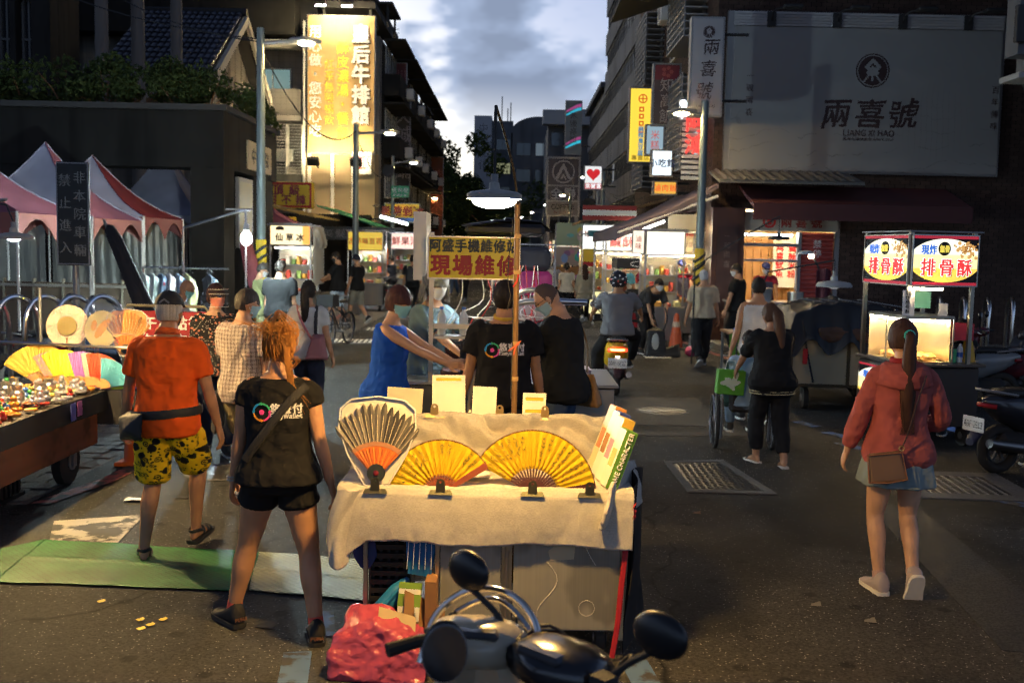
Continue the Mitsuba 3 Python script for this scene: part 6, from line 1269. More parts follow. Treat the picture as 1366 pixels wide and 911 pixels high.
k = thing('cardboard_box', 'flattened brown cardboard box between the pink bag and the cart', 'box'); part(k, 'flap', sheet(lambda u, v: (-.50 + .19 * u, 4.82 + .10 * u + .06 * v, .20 + .17 * v - .12 * u), 3, 3, .006), mat((.24, .13, .05), .8)); part(k, 'flap', sheet(lambda u, v: (-.62 + .18 * u, 4.78 + .06 * v, .20 - .05 * u + .10 * v), 5, 3, .006), mat((.42, .33, .18), .8)); part(k, 'side', bx(-.40, -.345, 4.86, 5.0, .02, .42), mat((.20, .10, .04), .8))
bag = unman(man(hull([(-.83, 4.66, .0), (-.38, 4.62, 0), (-.40, 4.98, 0), (-.80, 5.0, 0), (-.84, 4.7, .13), (-.36, 4.66, .10), (-.42, 4.95, .20), (-.76, 4.92, .27), (-.62, 4.74, .25), (-.6, 4.9, .28), (-.5, 4.8, .22)])).refine_to_length(.011))
bag = relax(bag, 8); v = np.asarray(bag.vertices); nn = np.asarray(bag.vertex_normals); r1 = 1 - np.abs(2 * vfbm(v * 6 + 3, 3, 1) - 1); r2 = 1 - np.abs(2 * vfbm(v * 20, 2, 6) - 1)
bag = trimesh.Trimesh(v + nn * (.028 * (r1 ** 2 - .5) + .010 * (r2 ** 3 - .4))[:, None] * (v[:, 2:] > .004), bag.faces, process=False)
k = thing('plastic_bag', 'crumpled pink plastic bag on the road at the foot of the cart', 'bag'); put(k, bag, 'pink_film', smooth=True)
# ------------------------------------------------------------------ centre: phone repair stall
k = thing('repair_stall', 'phone repair stall under a yellow sign board behind the fan cart', 'market stall')
part(k, 'counter', bx(-.86, .05, 8.3, 8.95, .12, .92, .01), mat((.11, .115, .115), .4, .5)); part(k, 'counter_side', bx(-.85, .85, 8.36, 9.4, .1, .9), STEEL); part(k, 'worktop', bx(-.88, .88, 8.28, 9.42, .92, .945, .004), STEEL)
for x in (-.68, .01): part(k, 'sign_post', bx(x, x + .035, 8.30, 8.335, .945, 2.16), STEEL)
part(k, 'rail', bx(-.64, .02, 8.30, 8.325, 1.38, 1.42), STEEL); part(k, 'shelf', bx(-.64, -.18, 8.28, 8.5, 1.30, 1.32), STEEL)
part(k, 'curved_pipe', tube([[-.20, 8.26, .9], [-.20, 8.26, 1.25], [-.15, 8.26, 1.45], [.0, 8.26, 1.58], [.2, 8.26, 1.62], [.6, 8.26, 1.62]], .027, 10, .05), CHROME, smooth=40); part(k, 'curved_pipe', tube([[-.13, 8.7, .95], [-.11, 8.7, 1.4], [0.05, 8.7, 1.66], [.3, 8.7, 1.70]], .022, 10, .05), CHROME, smooth=40)
part(k, 'roof_tarp', [ripple(bx(-.4, .25, 8.35, 8.9, 2.14, 2.24, .03), .0, 3)] + [tube([[-.38 + .1 * i, 8.3 + .06 * i, 2.22 + .02 * i], [-.1 + .09 * i, 8.5, 2.26], [.25, 8.6 + .03 * i, 2.20]], [(.09, .014)] * 3, 8) for i in range(4)], mat((.012, .012, .014), .5)); part(k, 'roof_frame', bx(-.68, .03, 8.34, 9.2, 2.09, 2.12), GREYM)
part(k, 'steel_locker', bx(-.87, -.76, 8.9, 9.4, 1.75, 2.34), STEEL); part(k, 'locker_leg', [bx(-.78, -.75, 8.9, 8.93, .9, 1.75), bx(-.78, -.75, 9.4, 9.43, .9, 1.75)], STEEL)
part(k, 'work_lamp', rod((-.7, 8.95, 1.95), (.0, 8.95, 1.95), .012), 'lamp_black', rad=(400, 440, 460), wt=2.2); part(k, 'dark_box', bx(-.42, -.22, 8.27, 8.5, .95, 1.28, .01), DARK)
n = part(k, 'sign_board', bx(-.69, .05, 8.25, 8.29, 1.79, 2.125), mat((.80, .60, .02), .35)); use(pose(-.32, 8.25, 1.95))
letters(n, '阿盛手機維修站', .107, 0, .105, mat((.02, .03, .03), .5), y=0, bold=.03, width=.71); letters(n, '現場維修', .165, 0, -.05, mat((.38, .015, .02), .5), y=0, bold=.035, pitch=1.1, width=.70); part(n, 'rim', upright(prism(sbox(-.372, -.165, .372, .18).difference(sbox(-.36, -.153, .36, .168)), 0, .01), 0), STEEL); use(np.eye(4))
g = np.random.default_rng(12)
for i in range(16):
    a = g.uniform(-.45, .25); P0 = [[a, 8.75, 1.9], [a + g.uniform(-.1, .1), 8.72, 1.6], [a + g.uniform(-.2, .2), 8.65, 1.35 + g.uniform(-.1, .15)], [a + g.uniform(-.25, .3), 8.6, 1.45]]
    solo('charging_cable', 'white charging cable dangling over the repair stall worktop' if i % 3 else 'red charging cable dangling over the repair stall worktop', 'cable', tube(P0, .005, 5, .05), WHITE if i % 3 else RED, group='white cables at the repair stall' if i % 3 else 'red cables at the repair stall')
for i, (x, lb) in enumerate(((-.58, 'left of the two clear water bottles on the repair stall shelf'), (-.40, 'right of the two clear water bottles on the repair stall shelf'))):
    kk = thing('water_bottle', lb, 'bottle', at=(x, 8.38, 1.32)); part(kk, 'bottle', lathe([(0, 0), (.034, .005), (.036, .06), (.033, .075), (.036, .09), (.036, .16), (.014, .20), (.014, .215), (0, .215)], 18), mat((.55, .6, .62), .08, .0, .8), smooth=35); part(kk, 'cap', lathe([(0, .213), (.016, .213), (.016, .235), (0, .235)], 14), BLUE)
solo('leaflet_stack', 'stack of pink and white leaflets on the repair counter', 'leaflets', [bx(.36, .66, 8.42, 8.72, .946 + .012 * i, .956 + .012 * i) for i in range(9)], mat((.55, .42, .45), .5)); solo('cash_box', 'dark open briefcase on the repair stall', 'case', [bx(-.6, -.25, 8.62, 8.92, .946, 1.0, .01), xf(pose(-.42, 8.92, 1.0, rx=15), bx(-.18, .18, 0, .03, 0, .2, .01))], mat((.06, .02, .015), .5))
solo('clear_plastic_bag', 'clear plastic bag hanging at the left arm of the man in black', 'bag', ripple(relax(unman(man(hull([(-.34, 7.9, .55), (-.22, 7.9, .55), (-.32, 8.05, .55), (-.35, 7.95, 1.0), (-.2, 7.95, 1.0), (-.28, 8.0, 1.12)])).refine_to_length(.02)), 3), .02, 14, 3), mat((.30, .27, .22), .15))

# ------------------------------------------------------------------ right: fried pork stall
k = thing('pork_stall', 'glowing fried food stall with yellow lit sign panels on the right', 'market stall', m=pose(4.17, 10.8, 0, rz=7))
W, Dp = .76, 1.05
part(k, 'cabinet', bx(.0, W + .1, .02, Dp, .22, .86, .01), mat((.035, .035, .037), .5)); part(k, 'counter_top', bx(-.03, W + .14, -.04, Dp + .05, .87, .905, .006), mat((.12, .11, .10), .35, .5))
for x, y in ((.02, .02), (W - .03, .02), (.02, Dp - .04), (W - .03, Dp - .04)): part(k, 'post', bx(x - .02, x + .02, y - .0, y + .04, .905, 2.30), mat((.40, .38, .33), .3, .9))
for x, y in ((.1, .1), (W, .1), (.1, .95), (W, .95)): w = part(k, 'wheel', tube([[x - .03, y, .12], [x - .02, y, .12], [x + .02, y, .12], [x + .03, y, .12]], [.09, .12, .12, .09], 18, up=(0, 1, 0)), RUBBER, smooth=40); part(w, 'hub', rod((x - .035, y, .12), (x + .035, y, .12), .04), GREYM)
part(k, 'roof', bx(-.03, W + .03, -.03, Dp + .03, 2.295, 2.31), GREYM)
def lit_panel(parent, m, w, h, big=.2, small=True):
    use(m); n = part(parent, 'sign_box', bx(-w / 2, w / 2, .006, .10, -h / 2, h / 2), DARK)
    part(n, 'frame', upright(prism(sbox(-w / 2 - .012, -h / 2 - .012, w / 2 + .012, h / 2 + .012).difference(sbox(-w / 2, -h / 2, w / 2, h / 2)), 0, .03), .02), STEEL)
    for s in (-1, 1): part(n, 'red_band', bx(-w / 2, w / 2, -.001, .005, s * h * .47 - h * .03, s * h * .47 + h * .03), RED, rad=(.35, .02, .04), wt=.02)
    oval_ = affinity.scale(Point(0, 0).buffer(.5, 40), w * 1.12, h * .88).intersection(sbox(-w / 2, -h, w / 2, h))
    low = oval_.intersection(sbox(-w, -h, w, -h * .16)); mid = oval_.intersection(sbox(-w, -h * .16, w, h * .12)); top = oval_.intersection(sbox(-w, h * .12, w, h))
    part(n, 'lit_field', upright(prism(top, 0, .004), .004), YEL, rad=(1.25, 1.25, 1.05), wt=.5); part(n, 'lit_field', upright(prism(mid, 0, .004), .004), YEL, rad=(1.3, 1.1, .55), wt=.5); part(n, 'lit_field', upright(prism(low, 0, .004), .004), YEL, rad=(1.15, .72, .12), wt=.5)
    letters(n, '排骨酥', h * .36, w * .035, -h * .155, DARK, y=.001, bold=.04, width=w * .80, depth=.001, name='lettering_shadow', pitch=1.2); letters(n, '排骨酥', h * .36, w * .02, -h * .135, WHITE, y=-.0005, bold=.055, width=w * .81, depth=.001, name='lettering_outline', pitch=1.2, rad=(1.2, 1.15, 1.0)); letters(n, '排骨酥', h * .36, w * .02, -h * .135, RED, y=-.002, bold=.012, rad=(.85, .05, .05), width=w * .78, wt=.02, pitch=1.2)
    letters(n, '現炸', h * .20, -w * .26, h * .22, BLUE, y=-.002, bold=.03, rad=(.06, .18, .6), width=w * .24, wt=.02)
    part(n, 'badge', upright(prism(affinity.scale(Point(0, 0).buffer(h * .14), w / .72 * .95, 1), 0, .002), 0), DARK, m=m @ pose(-w * .02, 0, h * .24)); letters(n, '無骨', h * .15, -w * .02, h * .24, YEL, y=-.003, bold=.04, rad=(.7, .6, .1), width=w * .15, wt=.02)
    q = np.random.default_rng(3); crumbs = union_all([Point(w * .33 + q.normal() * w * .07, h * .24 + q.normal() * h * .07).buffer(q.uniform(.008, .02)) for _ in range(45)]).intersection(sbox(-w / 2, -h / 2, w / 2, h / 2))
    part(n, 'food_picture', upright(prism(crumbs, 0, .002), 0), WOOD, rad=(.75, .42, .12), wt=.02)
    if big: part(n, 'food_picture', upright(prism(union_all([Point(w * .33 + q.normal() * w * .06, h * .24 + q.normal() * h * .06).buffer(.008) for _ in range(25)]), 0, .002), -.001), WOOD, rad=(.35, .14, .03), wt=.02)
    use(B)
B = CUR.copy()
lit_panel(k, B @ pose(W / 2, -.012, 2.0), W - .04, .52)
lit_panel(k, B @ pose(-.012, Dp / 2, 2.0, rz=-90), Dp - .06, .52)
lit_panel(k, B @ pose(-.012, Dp / 2, .60, rz=-90), Dp - .06, .44)
part(k, 'tube_light', rod((.03, -.03, 1.70), (.36, -.03, 1.70), .014), 'lamp_black', rad=(60, 46, 26), wt=.8)
c = part(k, 'glass_case', [bx(-.02, .52, -.03, -.015, .905, .925), bx(-.02, .52, -.03, -.015, 1.38, 1.40), bx(-.02, -.005, -.03, -.015, .905, 1.4), bx(.505, .52, -.03, -.015, .905, 1.4), bx(-.03, -.015, -.02, .82, 1.38, 1.4), bx(-.03, -.015, -.02, .82, .905, .925), bx(-.02, .52, .8, .815, .905, 1.4), bx(-.02, .52, -.02, .815, 1.40, 1.415), bx(-.03, -.015, .38, .395, .9, 1.4)], mat((.4, .38, .33), .3, .9))
part(c, 'pane', sheet(lambda u, v: (-.005 + .51 * u, -.02 + 0 * u, .925 + .455 * v), 2, 2), 'glass'); part(c, 'pane', sheet(lambda u, v: (-.022 + 0 * u, -.01 + .8 * u, .925 + .455 * v), 2, 2), 'glass'); part(c, 'steel_back', [bx(.49, .50, 0, .8, .925, 1.38), bx(0, .5, .01, .8, .91, .915)], mat((.75, .68, .5), .25, .9)); part(c, 'case_lamp', [rod((.06, .06, 1.36), (.44, .06, 1.36), .012)], 'lamp_black', rad=(220, 165, 85), wt=.8); part(c, 'case_lamp', [rod((.04, .2, 1.36), (.04, .75, 1.36), .012)], 'lamp_black', rad=(220, 165, 85), wt=.8)
part(c, 'food_tray', [ripple(unman(man(bx(.05 + .2 * i, .22 + .2 * i, .1, .7, .93, .99, .02)).refine_to_length(.03)), .02, 40, i) for i in range(2)], mat((.42, .22, .06), .5))
part(k, 'menu_card', xf(pose(-.05, .02, 1.415, rx=-8, rz=-20), bx(0, .12, 0, .006, 0, .27)), WHITE); use(B @ pose(-.05, .02, 1.415, rx=-8, rz=-20)); letters(k, '現炸排骨酥', .045, .05, .14, DARK, y=0, vertical=True, name='menu_lettering'); use(B)
for nm, lb, m_, mt in (('box', 'teal sheet hanging under the lit pork stall sign', bx(.10, .42, .3, .31, 1.48, 1.66), mat((.12, .36, .28), .5)), ('card', 'small pale card standing on the glass case', bx(.36, .46, .02, .03, 1.415, 1.55), PALE), ('basket', 'red plastic basket at the right post of the pork stall', [bx(W - .18, W + .12, .2, .22, 1.15, 1.32), bx(W - .18, W + .12, .42, .44, 1.15, 1.32), bx(W - .18, W - .16, .2, .44, 1.15, 1.32), bx(W + .1, W + .12, .2, .44, 1.15, 1.32), bx(W - .18, W + .12, .2, .44, 1.14, 1.16)], mat((.55, .04, .06), .45)), ('carton', 'green carton on the pork stall counter', bx(.55, .65, .12, .2, .906, 1.05, .004), mat((.04, .35, .17), .4)), ('jug', 'yellow plastic jug on the pork stall counter', hull([(.78, .2, .906), (.92, .2, .906), (.78, .32, .906), (.92, .32, .906), (.83, .22, 1.16), (.88, .22, 1.16), (.83, .28, 1.16), (.88, .28, 1.16)]), mat((.6, .36, .03), .4)), ('purple_cover', 'purple cloth bundle behind the pork stall counter', ripple(unman(man(hull([(.5, .7, .91), (.8, .7, .91), (.5, 1.0, .91), (.8, 1.0, .91), (.6, .8, 1.24), (.72, .85, 1.2)])).refine_to_length(.03)), .03, 9, 2), mat((.06, .03, .10), .8))): solo(nm, lb, {'box': 'sheet', 'purple_cover': 'cloth'}.get(nm, nm), m_, mt, m=B)
kk = thing('water_bottle', 'clear plastic bottle with a blue label on the pork stall counter', 'bottle', m=B @ pose(.70, .15, .906)); part(kk, 'bottle', lathe([(0, 0), (.03, .004), (.032, .15), (.012, .19), (.012, .205), (0, .205)], 16), mat((.5, .55, .6), .08, 0, .8), smooth=35); part(kk, 'label_band', lathe([(.033, .06), (.034, .062), (.034, .11), (.033, .112)], 16, cap=False), BLUE)
# ------------------------------------------------------------------ right: covered box cart
k = thing('covered_cart', 'pale box cart under black tarpaulin left of the pork stall', 'cart', m=pose(3.62, 13.2, 0, rz=-4))
part(k, 'body', [bx(0, 1.5, .05, 1.9, .33, .95, .01)], mat((.40, .34, .22), .6)); part(k, 'corner_strip', [bx(-.006, .03, .03, .055, .32, .95), bx(.72, .76, .035, .05, .32, .95), bx(1.47, 1.506, .03, .055, .32, .95), bx(-.006, 1.506, .03, .055, .32, .36)], mat((.08, .06, .03), .5, .4))
def tarp(u, v):
    t = vfbm(np.stack([u * 7, v * 7, u * 0], -1), 4, 5) - .5; e = np.maximum(abs(u - .5), abs(v - .5)) * 2; d = np.clip((e - .78) / .22, 0, 1)
    return -.12 + 1.76 * u + .02 * t, -.06 + 2.1 * v - .03 * d * np.sin(u * 30), 1.25 + .16 * t - d * (.42 + .10 * np.sin(u * 23) + .3 * t) + .14 * np.sin(u * 3.1) * (1 - d)
part(k, 'tarpaulin', sheet(tarp, 60, 60, .01), mat((.012, .013, .015), .45), smooth=True); part(k, 'brown_bundle', ripple(unman(man(bx(.3, 1.45, -.02, .3, .9, 1.1, .05)).refine_to_length(.05)), .03, 14, 3), mat((.10, .05, .03), .8))
part(k, 'strap', [tube([[.95, -.02, 1.15], [.96, .02, .9], [.93, .02, .55], [.98, .015, .40]], [(.03, .006)] * 4, 6), tube([[.12, -.02, 1.2], [.2, .02, .8], [.3, .015, .38]], [(.012, .004)] * 3, 6)], DARK); part(k, 'red_tag', bx(.15, .21, .01, .018, .62, .82), RED); part(k, 'roof_slat', [xf(pose(.2 + .25 * i, .5, 1.44, rz=20, ry=8), bx(0, .8, 0, .03, 0, .015)) for i in range(4)], GREYM)
for x, y in ((.25, .3), (1.25, .3), (.25, 1.6), (1.25, 1.6)): w = part(k, 'wheel', tube([[x - .04, y, .15], [x - .03, y, .15], [x + .03, y, .15], [x + .04, y, .15]], [.12, .15, .15, .12], 18, up=(0, 1, 0)), RUBBER, smooth=40); part(w, 'hub', rod((x - .045, y, .15), (x + .045, y, .15), .05), GREYM)
for x, y, z, r, lb, rd in ((4.85, 15.5, 1.90, .27, 'grey shaded lamp with faintly glowing bulb over the covered cart', (.2, .2, .2)), (4.5, 17.5, 2.62, .18, 'black shaded lamp on a slanting rod near the red shutter', (.1, .1, .1))):  # both lamps are off, yet their bulbs are given a faint glow
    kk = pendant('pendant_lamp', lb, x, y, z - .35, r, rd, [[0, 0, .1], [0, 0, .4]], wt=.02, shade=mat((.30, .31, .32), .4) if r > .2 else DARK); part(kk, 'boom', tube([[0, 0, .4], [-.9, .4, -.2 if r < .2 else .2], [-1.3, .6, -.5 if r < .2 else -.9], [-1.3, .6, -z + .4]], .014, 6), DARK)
kk = thing('work_light', 'small bare bulb on a jointed arm before the red shutter', 'lamp', at=(5.35, 18.5, 0)); glow(kk, 'bulb', ball(.05, (0, 0, 2.0), 2), (160, 125, 80), wt=.5); part(kk, 'arm', tube([[0, .02, 2.02], [.1, .05, 1.9], [.45, .2, 1.3], [.5, .2, 0]], .018, 6), DARK); part(kk, 'reflector', lathe([(.03, .04), (.12, .02), (.14, -.03)], 18, cap=False), mat((.4, .45, .5), .4), m=CUR @ pose(-.1, 0, 2.06))
# rack with goods in front of the noodle shop
k = thing('goods_table', 'low table of small wares with a green cloth by the nearest right lamp post', 'table', at=(4.3, 17.2, 0)); part(k, 'tabletop', bx(-.7, .9, -.4, .5, .68, .72), WOOD); part(k, 'green_cloth', bx(-.72, .6, -.42, -.40, .25, .70), mat((.10, .25, .02), .6)); part(k, 'leg', [bx(x, x + .04, y, y + .04, 0, .68) for x in (-.68, .84) for y in (-.38, .44)], GREYM); use(CUR @ pose(-.1, -.42, .46)); letters(k, '清倉', .22, 0, 0, YEL, y=0); use(pose(4.3, 17.2, 0)); part(k, 'price_card', bx(-.45, -.1, -.3, -.29, .72, 1.05), WHITE); use(CUR @ pose(-.28, -.3, .88)); part(k, 'square_mark', upright(prism(sbox(-.1, -.05, .1, .1).difference(sbox(-.08, -.03, .08, .08)), 0, .003), 0), DARK)
for i in range(14): solo('small_ware', ['red', 'white', 'dark', 'blue'][i % 4] + ' small packed ware on the low table by the lamp post', 'ware', bx(-.06, .06, -.05, .05, 0, .06, .01), [RED, WHITE, DARK, BLUE][i % 4], group='wares on the low table', m=pose(3.8 + .14 * (i % 7), 17.0 + .2 * (i // 7), .72, rz=17 * i))
k = thing('shop_counter', 'steel stove counter before the noodle shop door', 'counter', at=(4.9, 21.0, .12)); part(k, 'cabinet', bx(-.4, 2.4, 0, .8, 0, .88, .01), mat((.10, .10, .10), .35, .6)); part(k, 'worktop', bx(-.44, 2.44, -.04, .84, .88, .92, .005), STEEL); part(k, 'pot', lathe([(0, 0), (.2, 0), (.22, .26), (.2, .27), (0, .2)], 18), STEEL, m=CUR @ pose(.3, .4, .92)); part(k, 'pot', lathe([(0, 0), (.16, 0), (.17, .2), (0, .2)], 18), STEEL, m=CUR @ pose(1.0, .4, .92)); part(k, 'bowl_stack', [lathe([(.03, z), (.08, z + .05), (.075, z + .05)], 14) for z in (.92, .95, .98, 1.01)], mat((.4, .04, .04), .4), m=CUR @ pose(.1, .1, 0))
for x, y, c, lb in ((5.7, 16.8, (.02, .06, .25), 'blue plastic barrel before the red shutter'), (6.3, 17.0, (.02, .05, .20), 'second blue plastic barrel before the red shutter')): solo('barrel', lb, 'barrel', lathe([(0, 0), (.26, 0), (.29, .3), (.29, .7), (.26, .95), (0, .95)], 20), mat(c, .4), at=(x, y, 0), smooth=40)
solo('striped_bollard', 'black and yellow striped bollard by the goods table', 'bollard', lathe([(0, 0), (.07, 0), (.07, .85), (.04, .9), (0, .9)], 14), YEL, at=(5.0, 16.6, 0)); solo('hanging_apron', 'dark red apron hanging from a lamp stand before the shutter', 'apron', sheet(lambda u, v: (5.2 + .25 * u, 17.6 + .05 * np.sin(u * 9), 1.75 - .75 * v + .05 * np.sin(u * 3)), 10, 10, .01), mat((.08, .015, .025), .8))

# ------------------------------------------------------------------ right: awning stalls along the brick house
k = thing('awning', 'long purple sloping awning over the lit stalls on the right', 'awning')
part(k, 'canopy', sheet(lambda u, v: (4.25 - 2.1 * v, 21.6 + 6.5 * u, 3.45 - .98 * v - .08 * np.sin(v * 3.1) + .02 * np.sin(u * 30)), 40, 12, .012), mat((.085, .065, .085), .75), smooth=True)
part(k, 'valance', sheet(lambda u, v: (2.15 + 0 * u, 21.6 + 6.5 * u, 2.48 - .24 * v + .01 * np.sin(u * 60)), 40, 4, .01), mat((.085, .065, .085), .75)); part(k, 'end_valance', sheet(lambda u, v: (4.25 - 2.1 * u, 21.59 + 0 * u, 3.45 - .98 * u - .08 * np.sin(u * 3.1) - .20 * v * (.4 + .6 * u)), 16, 4, .01), mat((.085, .065, .085), .75))
part(k, 'front_pole', [rod((2.17, 21.6, 2.4), (4.25, 21.62, 3.2), .03), rod((2.17, 21.7, 2.45), (2.17, 28, 2.45), .025), rod((2.2, 27.9, 0), (2.2, 27.9, 2.45), .03)], PALE)
glow(k, 'tube_light', rod((2.7, 23.4, 2.42), (3.4, 23.4, 2.70), .025), (150, 158, 165), wt=.6); glow(k, 'tube_light', rod((2.7, 25.8, 2.42), (3.4, 25.8, 2.70), .025), (150, 158, 165), wt=.6)
k = thing('awning', 'ragged small awnings with a red and white band left of the purple one', 'awning'); part(k, 'canopy', loft([np.array([[1.9, y, 2.85], [4.25, y, 3.5], [4.25, y, 3.44], [1.9, y, 2.79]]) for y in (28.8, 34)]), mat((.16, .10, .05), .8)); part(k, 'band', [bx(1.9, 3.4, 28.75, 28.8, 2.85 + .14 * i, 2.98 + .14 * i) for i in (0, 2)], mat((.30, .03, .03), .6)); part(k, 'band', bx(1.9, 3.4, 28.76, 28.8, 2.98, 3.13), WHITE); part(k, 'blue_edge', bx(2.0, 2.7, 27.9, 28.0, 2.38, 2.55), mat((.03, .16, .2), .6))
def food_stall(label, x0, x1, y0, y1, sign=None, lit=(1.5, 1.4, 1.1), sz=(1.95, 2.45), txt=None, back=(.5, .42, .28), lamp=(200, 170, 115), tcol=(.4, .05, .03), counter=.85, front='steel', lw=.4):
    kk = thing('food_stall', label, 'food stall')
    part(kk, 'cabinet', bx(x0, x1, y0, y1, .18, counter, .01), STEEL if front == 'steel' else mat(front, .5)); part(kk, 'worktop', bx(x0 - .04, x1 + .04, y0 - .04, y1 + .04, counter, counter + .03), STEEL)
    for x in (x0, x1 - .035):
        for y in (y0, y1 - .035): part(kk, 'post', bx(x, x + .035, y, y + .035, counter, 2.45), STEEL)
    part(kk, 'back_panel', bx(x0, x1, y1 - .02, y1, counter, 2.0), mat(back, .6)); part(kk, 'roof', bx(x0 - .05, x1 + .05, y0 - .05, y1 + .05, 2.45, 2.49), GREYM)
    for j in range(2):
        s = part(kk, 'shelf', bx(x0 + .04, x1 - .04, y1 - .35, y1 - .03, counter + .3 + .35 * j, counter + .32 + .35 * j), STEEL)
        for q in range(6): part(s, 'jar', bx(x0 + .1 + (x1 - x0 - .2) * q / 6, x0 + .1 + (x1 - x0 - .2) * (q + .75) / 6, y1 - .3, y1 - .12, counter + .325 + .35 * j, counter + .45 + .35 * j + .08 * (q % 2), .01), mat(((.55, .3, .05), (.4, .06, .04), (.6, .55, .45), (.2, .3, .08))[(q + j) % 4], .4))
    for q in range(4): part(kk, 'tray', bx(x0 + .06 + (x1 - x0) * q / 4.2, x0 + .02 + (x1 - x0) * (q + .85) / 4.2, y0 + .05, y0 + .35, counter + .03, counter + .10 + .04 * (q % 2), .01), mat(((.6, .55, .45), (.5, .25, .05), (.45, .08, .04), (.5, .45, .2))[q], .4))
    if lamp: glow(kk, 'tube_light', rod((x0 + .1, y0 + .12, 1.93), (x1 - .1, y0 + .12, 1.93), .014), lamp, wt=lw)
    if sign:
        b = part(kk, 'sign_box', bx(x0, x1, y0 - .02, y0 + .1, sz[0], sz[1]), GREYM); use(pose((x0 + x1) / 2, y0 - .02, (sz[0] + sz[1]) / 2)); w, h = x1 - x0, sz[1] - sz[0]
        glow(b, 'sign_face', bx(-w / 2 + .03, w / 2 - .03, -.012, -.002, -h / 2 + .03, h / 2 - .03), lit, wt=.3)
        for t_, x, z, s, v in (txt or ()): letters(b, t_, s, x, z, mat(tcol, .5), y=-.013, vertical=v, bold=.02)
        use(np.eye(4))
    for x in (x0 + .12, x1 - .12): w = part(kk, 'wheel', tube([[x - .03, y0 + .15, .1], [x + .03, y0 + .15, .1]], .1, 16, up=(0, 1, 0)), RUBBER)
    return kk
kk = food_stall('bright steel food stall with a blank white light box under the purple awning', 2.72, 3.55, 21.3, 22.2, True, (1.7, 1.55, 1.15), (1.93, 2.46), (), lw=.6)
n = part(kk, 'side_sign', bx(2.44, 2.70, 21.25, 21.33, 1.96, 2.46), GREYM); glow(n, 'side_face', bx(2.46, 2.68, 21.238, 21.248, 1.98, 2.44), (1.3, 1.1, .85), wt=.1); use(pose(2.57, 21.238, 2.2)); letters(n, '滷味', .14, 0, 0, RED, y=0, vertical=True); use(np.eye(4))
kk = food_stall('food stall with a tall bright menu wall by the nearest right lamp post', 3.6, 4.25, 23.2, 24.2, None, back=(.62, .5, .28), lamp=(260, 205, 115), lw=.9)
mb = part(kk, 'menu_wall', bx(3.62, 4.28, 24.25, 24.28, 1.1, 2.9), mat((.72, .62, .38), .5)); use(pose(3.95, 24.25, 2.0)); letters(mb, '阿鴻知高飯', .13, 0, .45, RED, y=0, width=.55, bold=.02); [letters(mb, t_, .11, 0, .2 - .22 * i, mat((.3, .05, .05), .5), y=0, width=.5) for i, t_ in enumerate(('滷肉飯五十元', '雞腿飯八十元', '排骨飯七十元', '燙青菜三十元'))]; use(np.eye(4)); glow(kk, 'bulb', ball(.06, (4.15, 22.9, 2.55), 2), (70, 52, 24), wt=.5)
food_stall('crowded food stall with glass cases behind the man in the teal shirt', 2.35, 3.5, 26.4, 27.3, True, (1.5, 1.35, 1.0), (2.0, 2.5), (('鹹酥雞', 0, 0, .3, False),), lw=.5)
kk = food_stall('corner food stall with a yellow poster, leftmost under the right awnings', 1.95, 2.9, 29.6, 30.6, True, (1.4, 1.45, 1.4), (2.0, 2.75), (('珍珠奶茶', 0, .1, .2, False),), lw=.5)
n = part(kk, 'poster', bx(2.0, 2.35, 29.5, 29.52, 1.55, 2.05), YEL); part(n, 'red_band', bx(2.0, 2.35, 29.495, 29.5, 1.55, 1.68), RED); glow(kk, 'lit_base', bx(1.95, 2.9, 29.57, 29.59, .2, .82), (1.1, .95, .45), wt=.2)
k = thing('poster_wall', 'pair of colourful drink posters on a stand by the heart sign', 'poster stand', m=pose(2.0, 36.5, 0)); part(k, 'stand', [bx(-.55, -.5, 0, .05, 0, 2.9), bx(.95, 1.0, 0, .05, 0, 2.9)], GREYM)
for i, (x0, x1, z0, z1, c) in enumerate(((-.5, .95, 2.15, 2.95, (.28, .34, .22)), (-.5, .55, 1.45, 2.1, (.35, .25, .20)), (.6, .95, .9, 1.9, (.2, .3, .4)), (-.5, .5, .5, 1.4, (.35, .16, .05)))):
    p_ = part(k, 'poster', bx(x0, x1, -.02, 0, z0, z1), mat(c, .5)); q = np.random.default_rng(i)
    for j in range(5): part(p_, 'print', upright(prism(affinity.scale(Point(q.uniform(x0 + .15, x1 - .15), q.uniform(z0 + .15, z1 - .15)).buffer(.12), 1, q.uniform(.6, 1.6)).intersection(sbox(x0, z0, x1, z1)), 0, .004), -.021 - .002 * j), mat(np.round(q.uniform(.05, .5, 3), 2), .5))
# stalls further down the street, small
for i, (x0, y0, lb, lit) in enumerate(((1.9, 44, 'far lit stall beyond the drink posters', (.7, .6, .45)), (2.0, 54, 'tiny lit stall far down the right side', (.8, .7, .4)), (-5.2, 50, 'far lit stall beyond the yellow shop sign', (1.2, 1.0, .6)), (-5.0, 62, 'farthest lit stall on the left side', (1.0, .8, .5)), (2.2, 66, 'minute lit stall before the fourth right lamp', (1.2, .5, .3)), (-4.9, 74, 'minute lit stall under the dark trees', (.6, .9, .8)), (2.6, 80, 'last lit stall at the far end of the right side', (1.2, 1.0, .4)))): food_stall(lb, x0, x0 + 1.5, y0, y0 + 1, True, lit, (2.0, 2.5), (('小吃', 0, 0, .4, False),), lw=.2, lamp=(60, 50, 32))
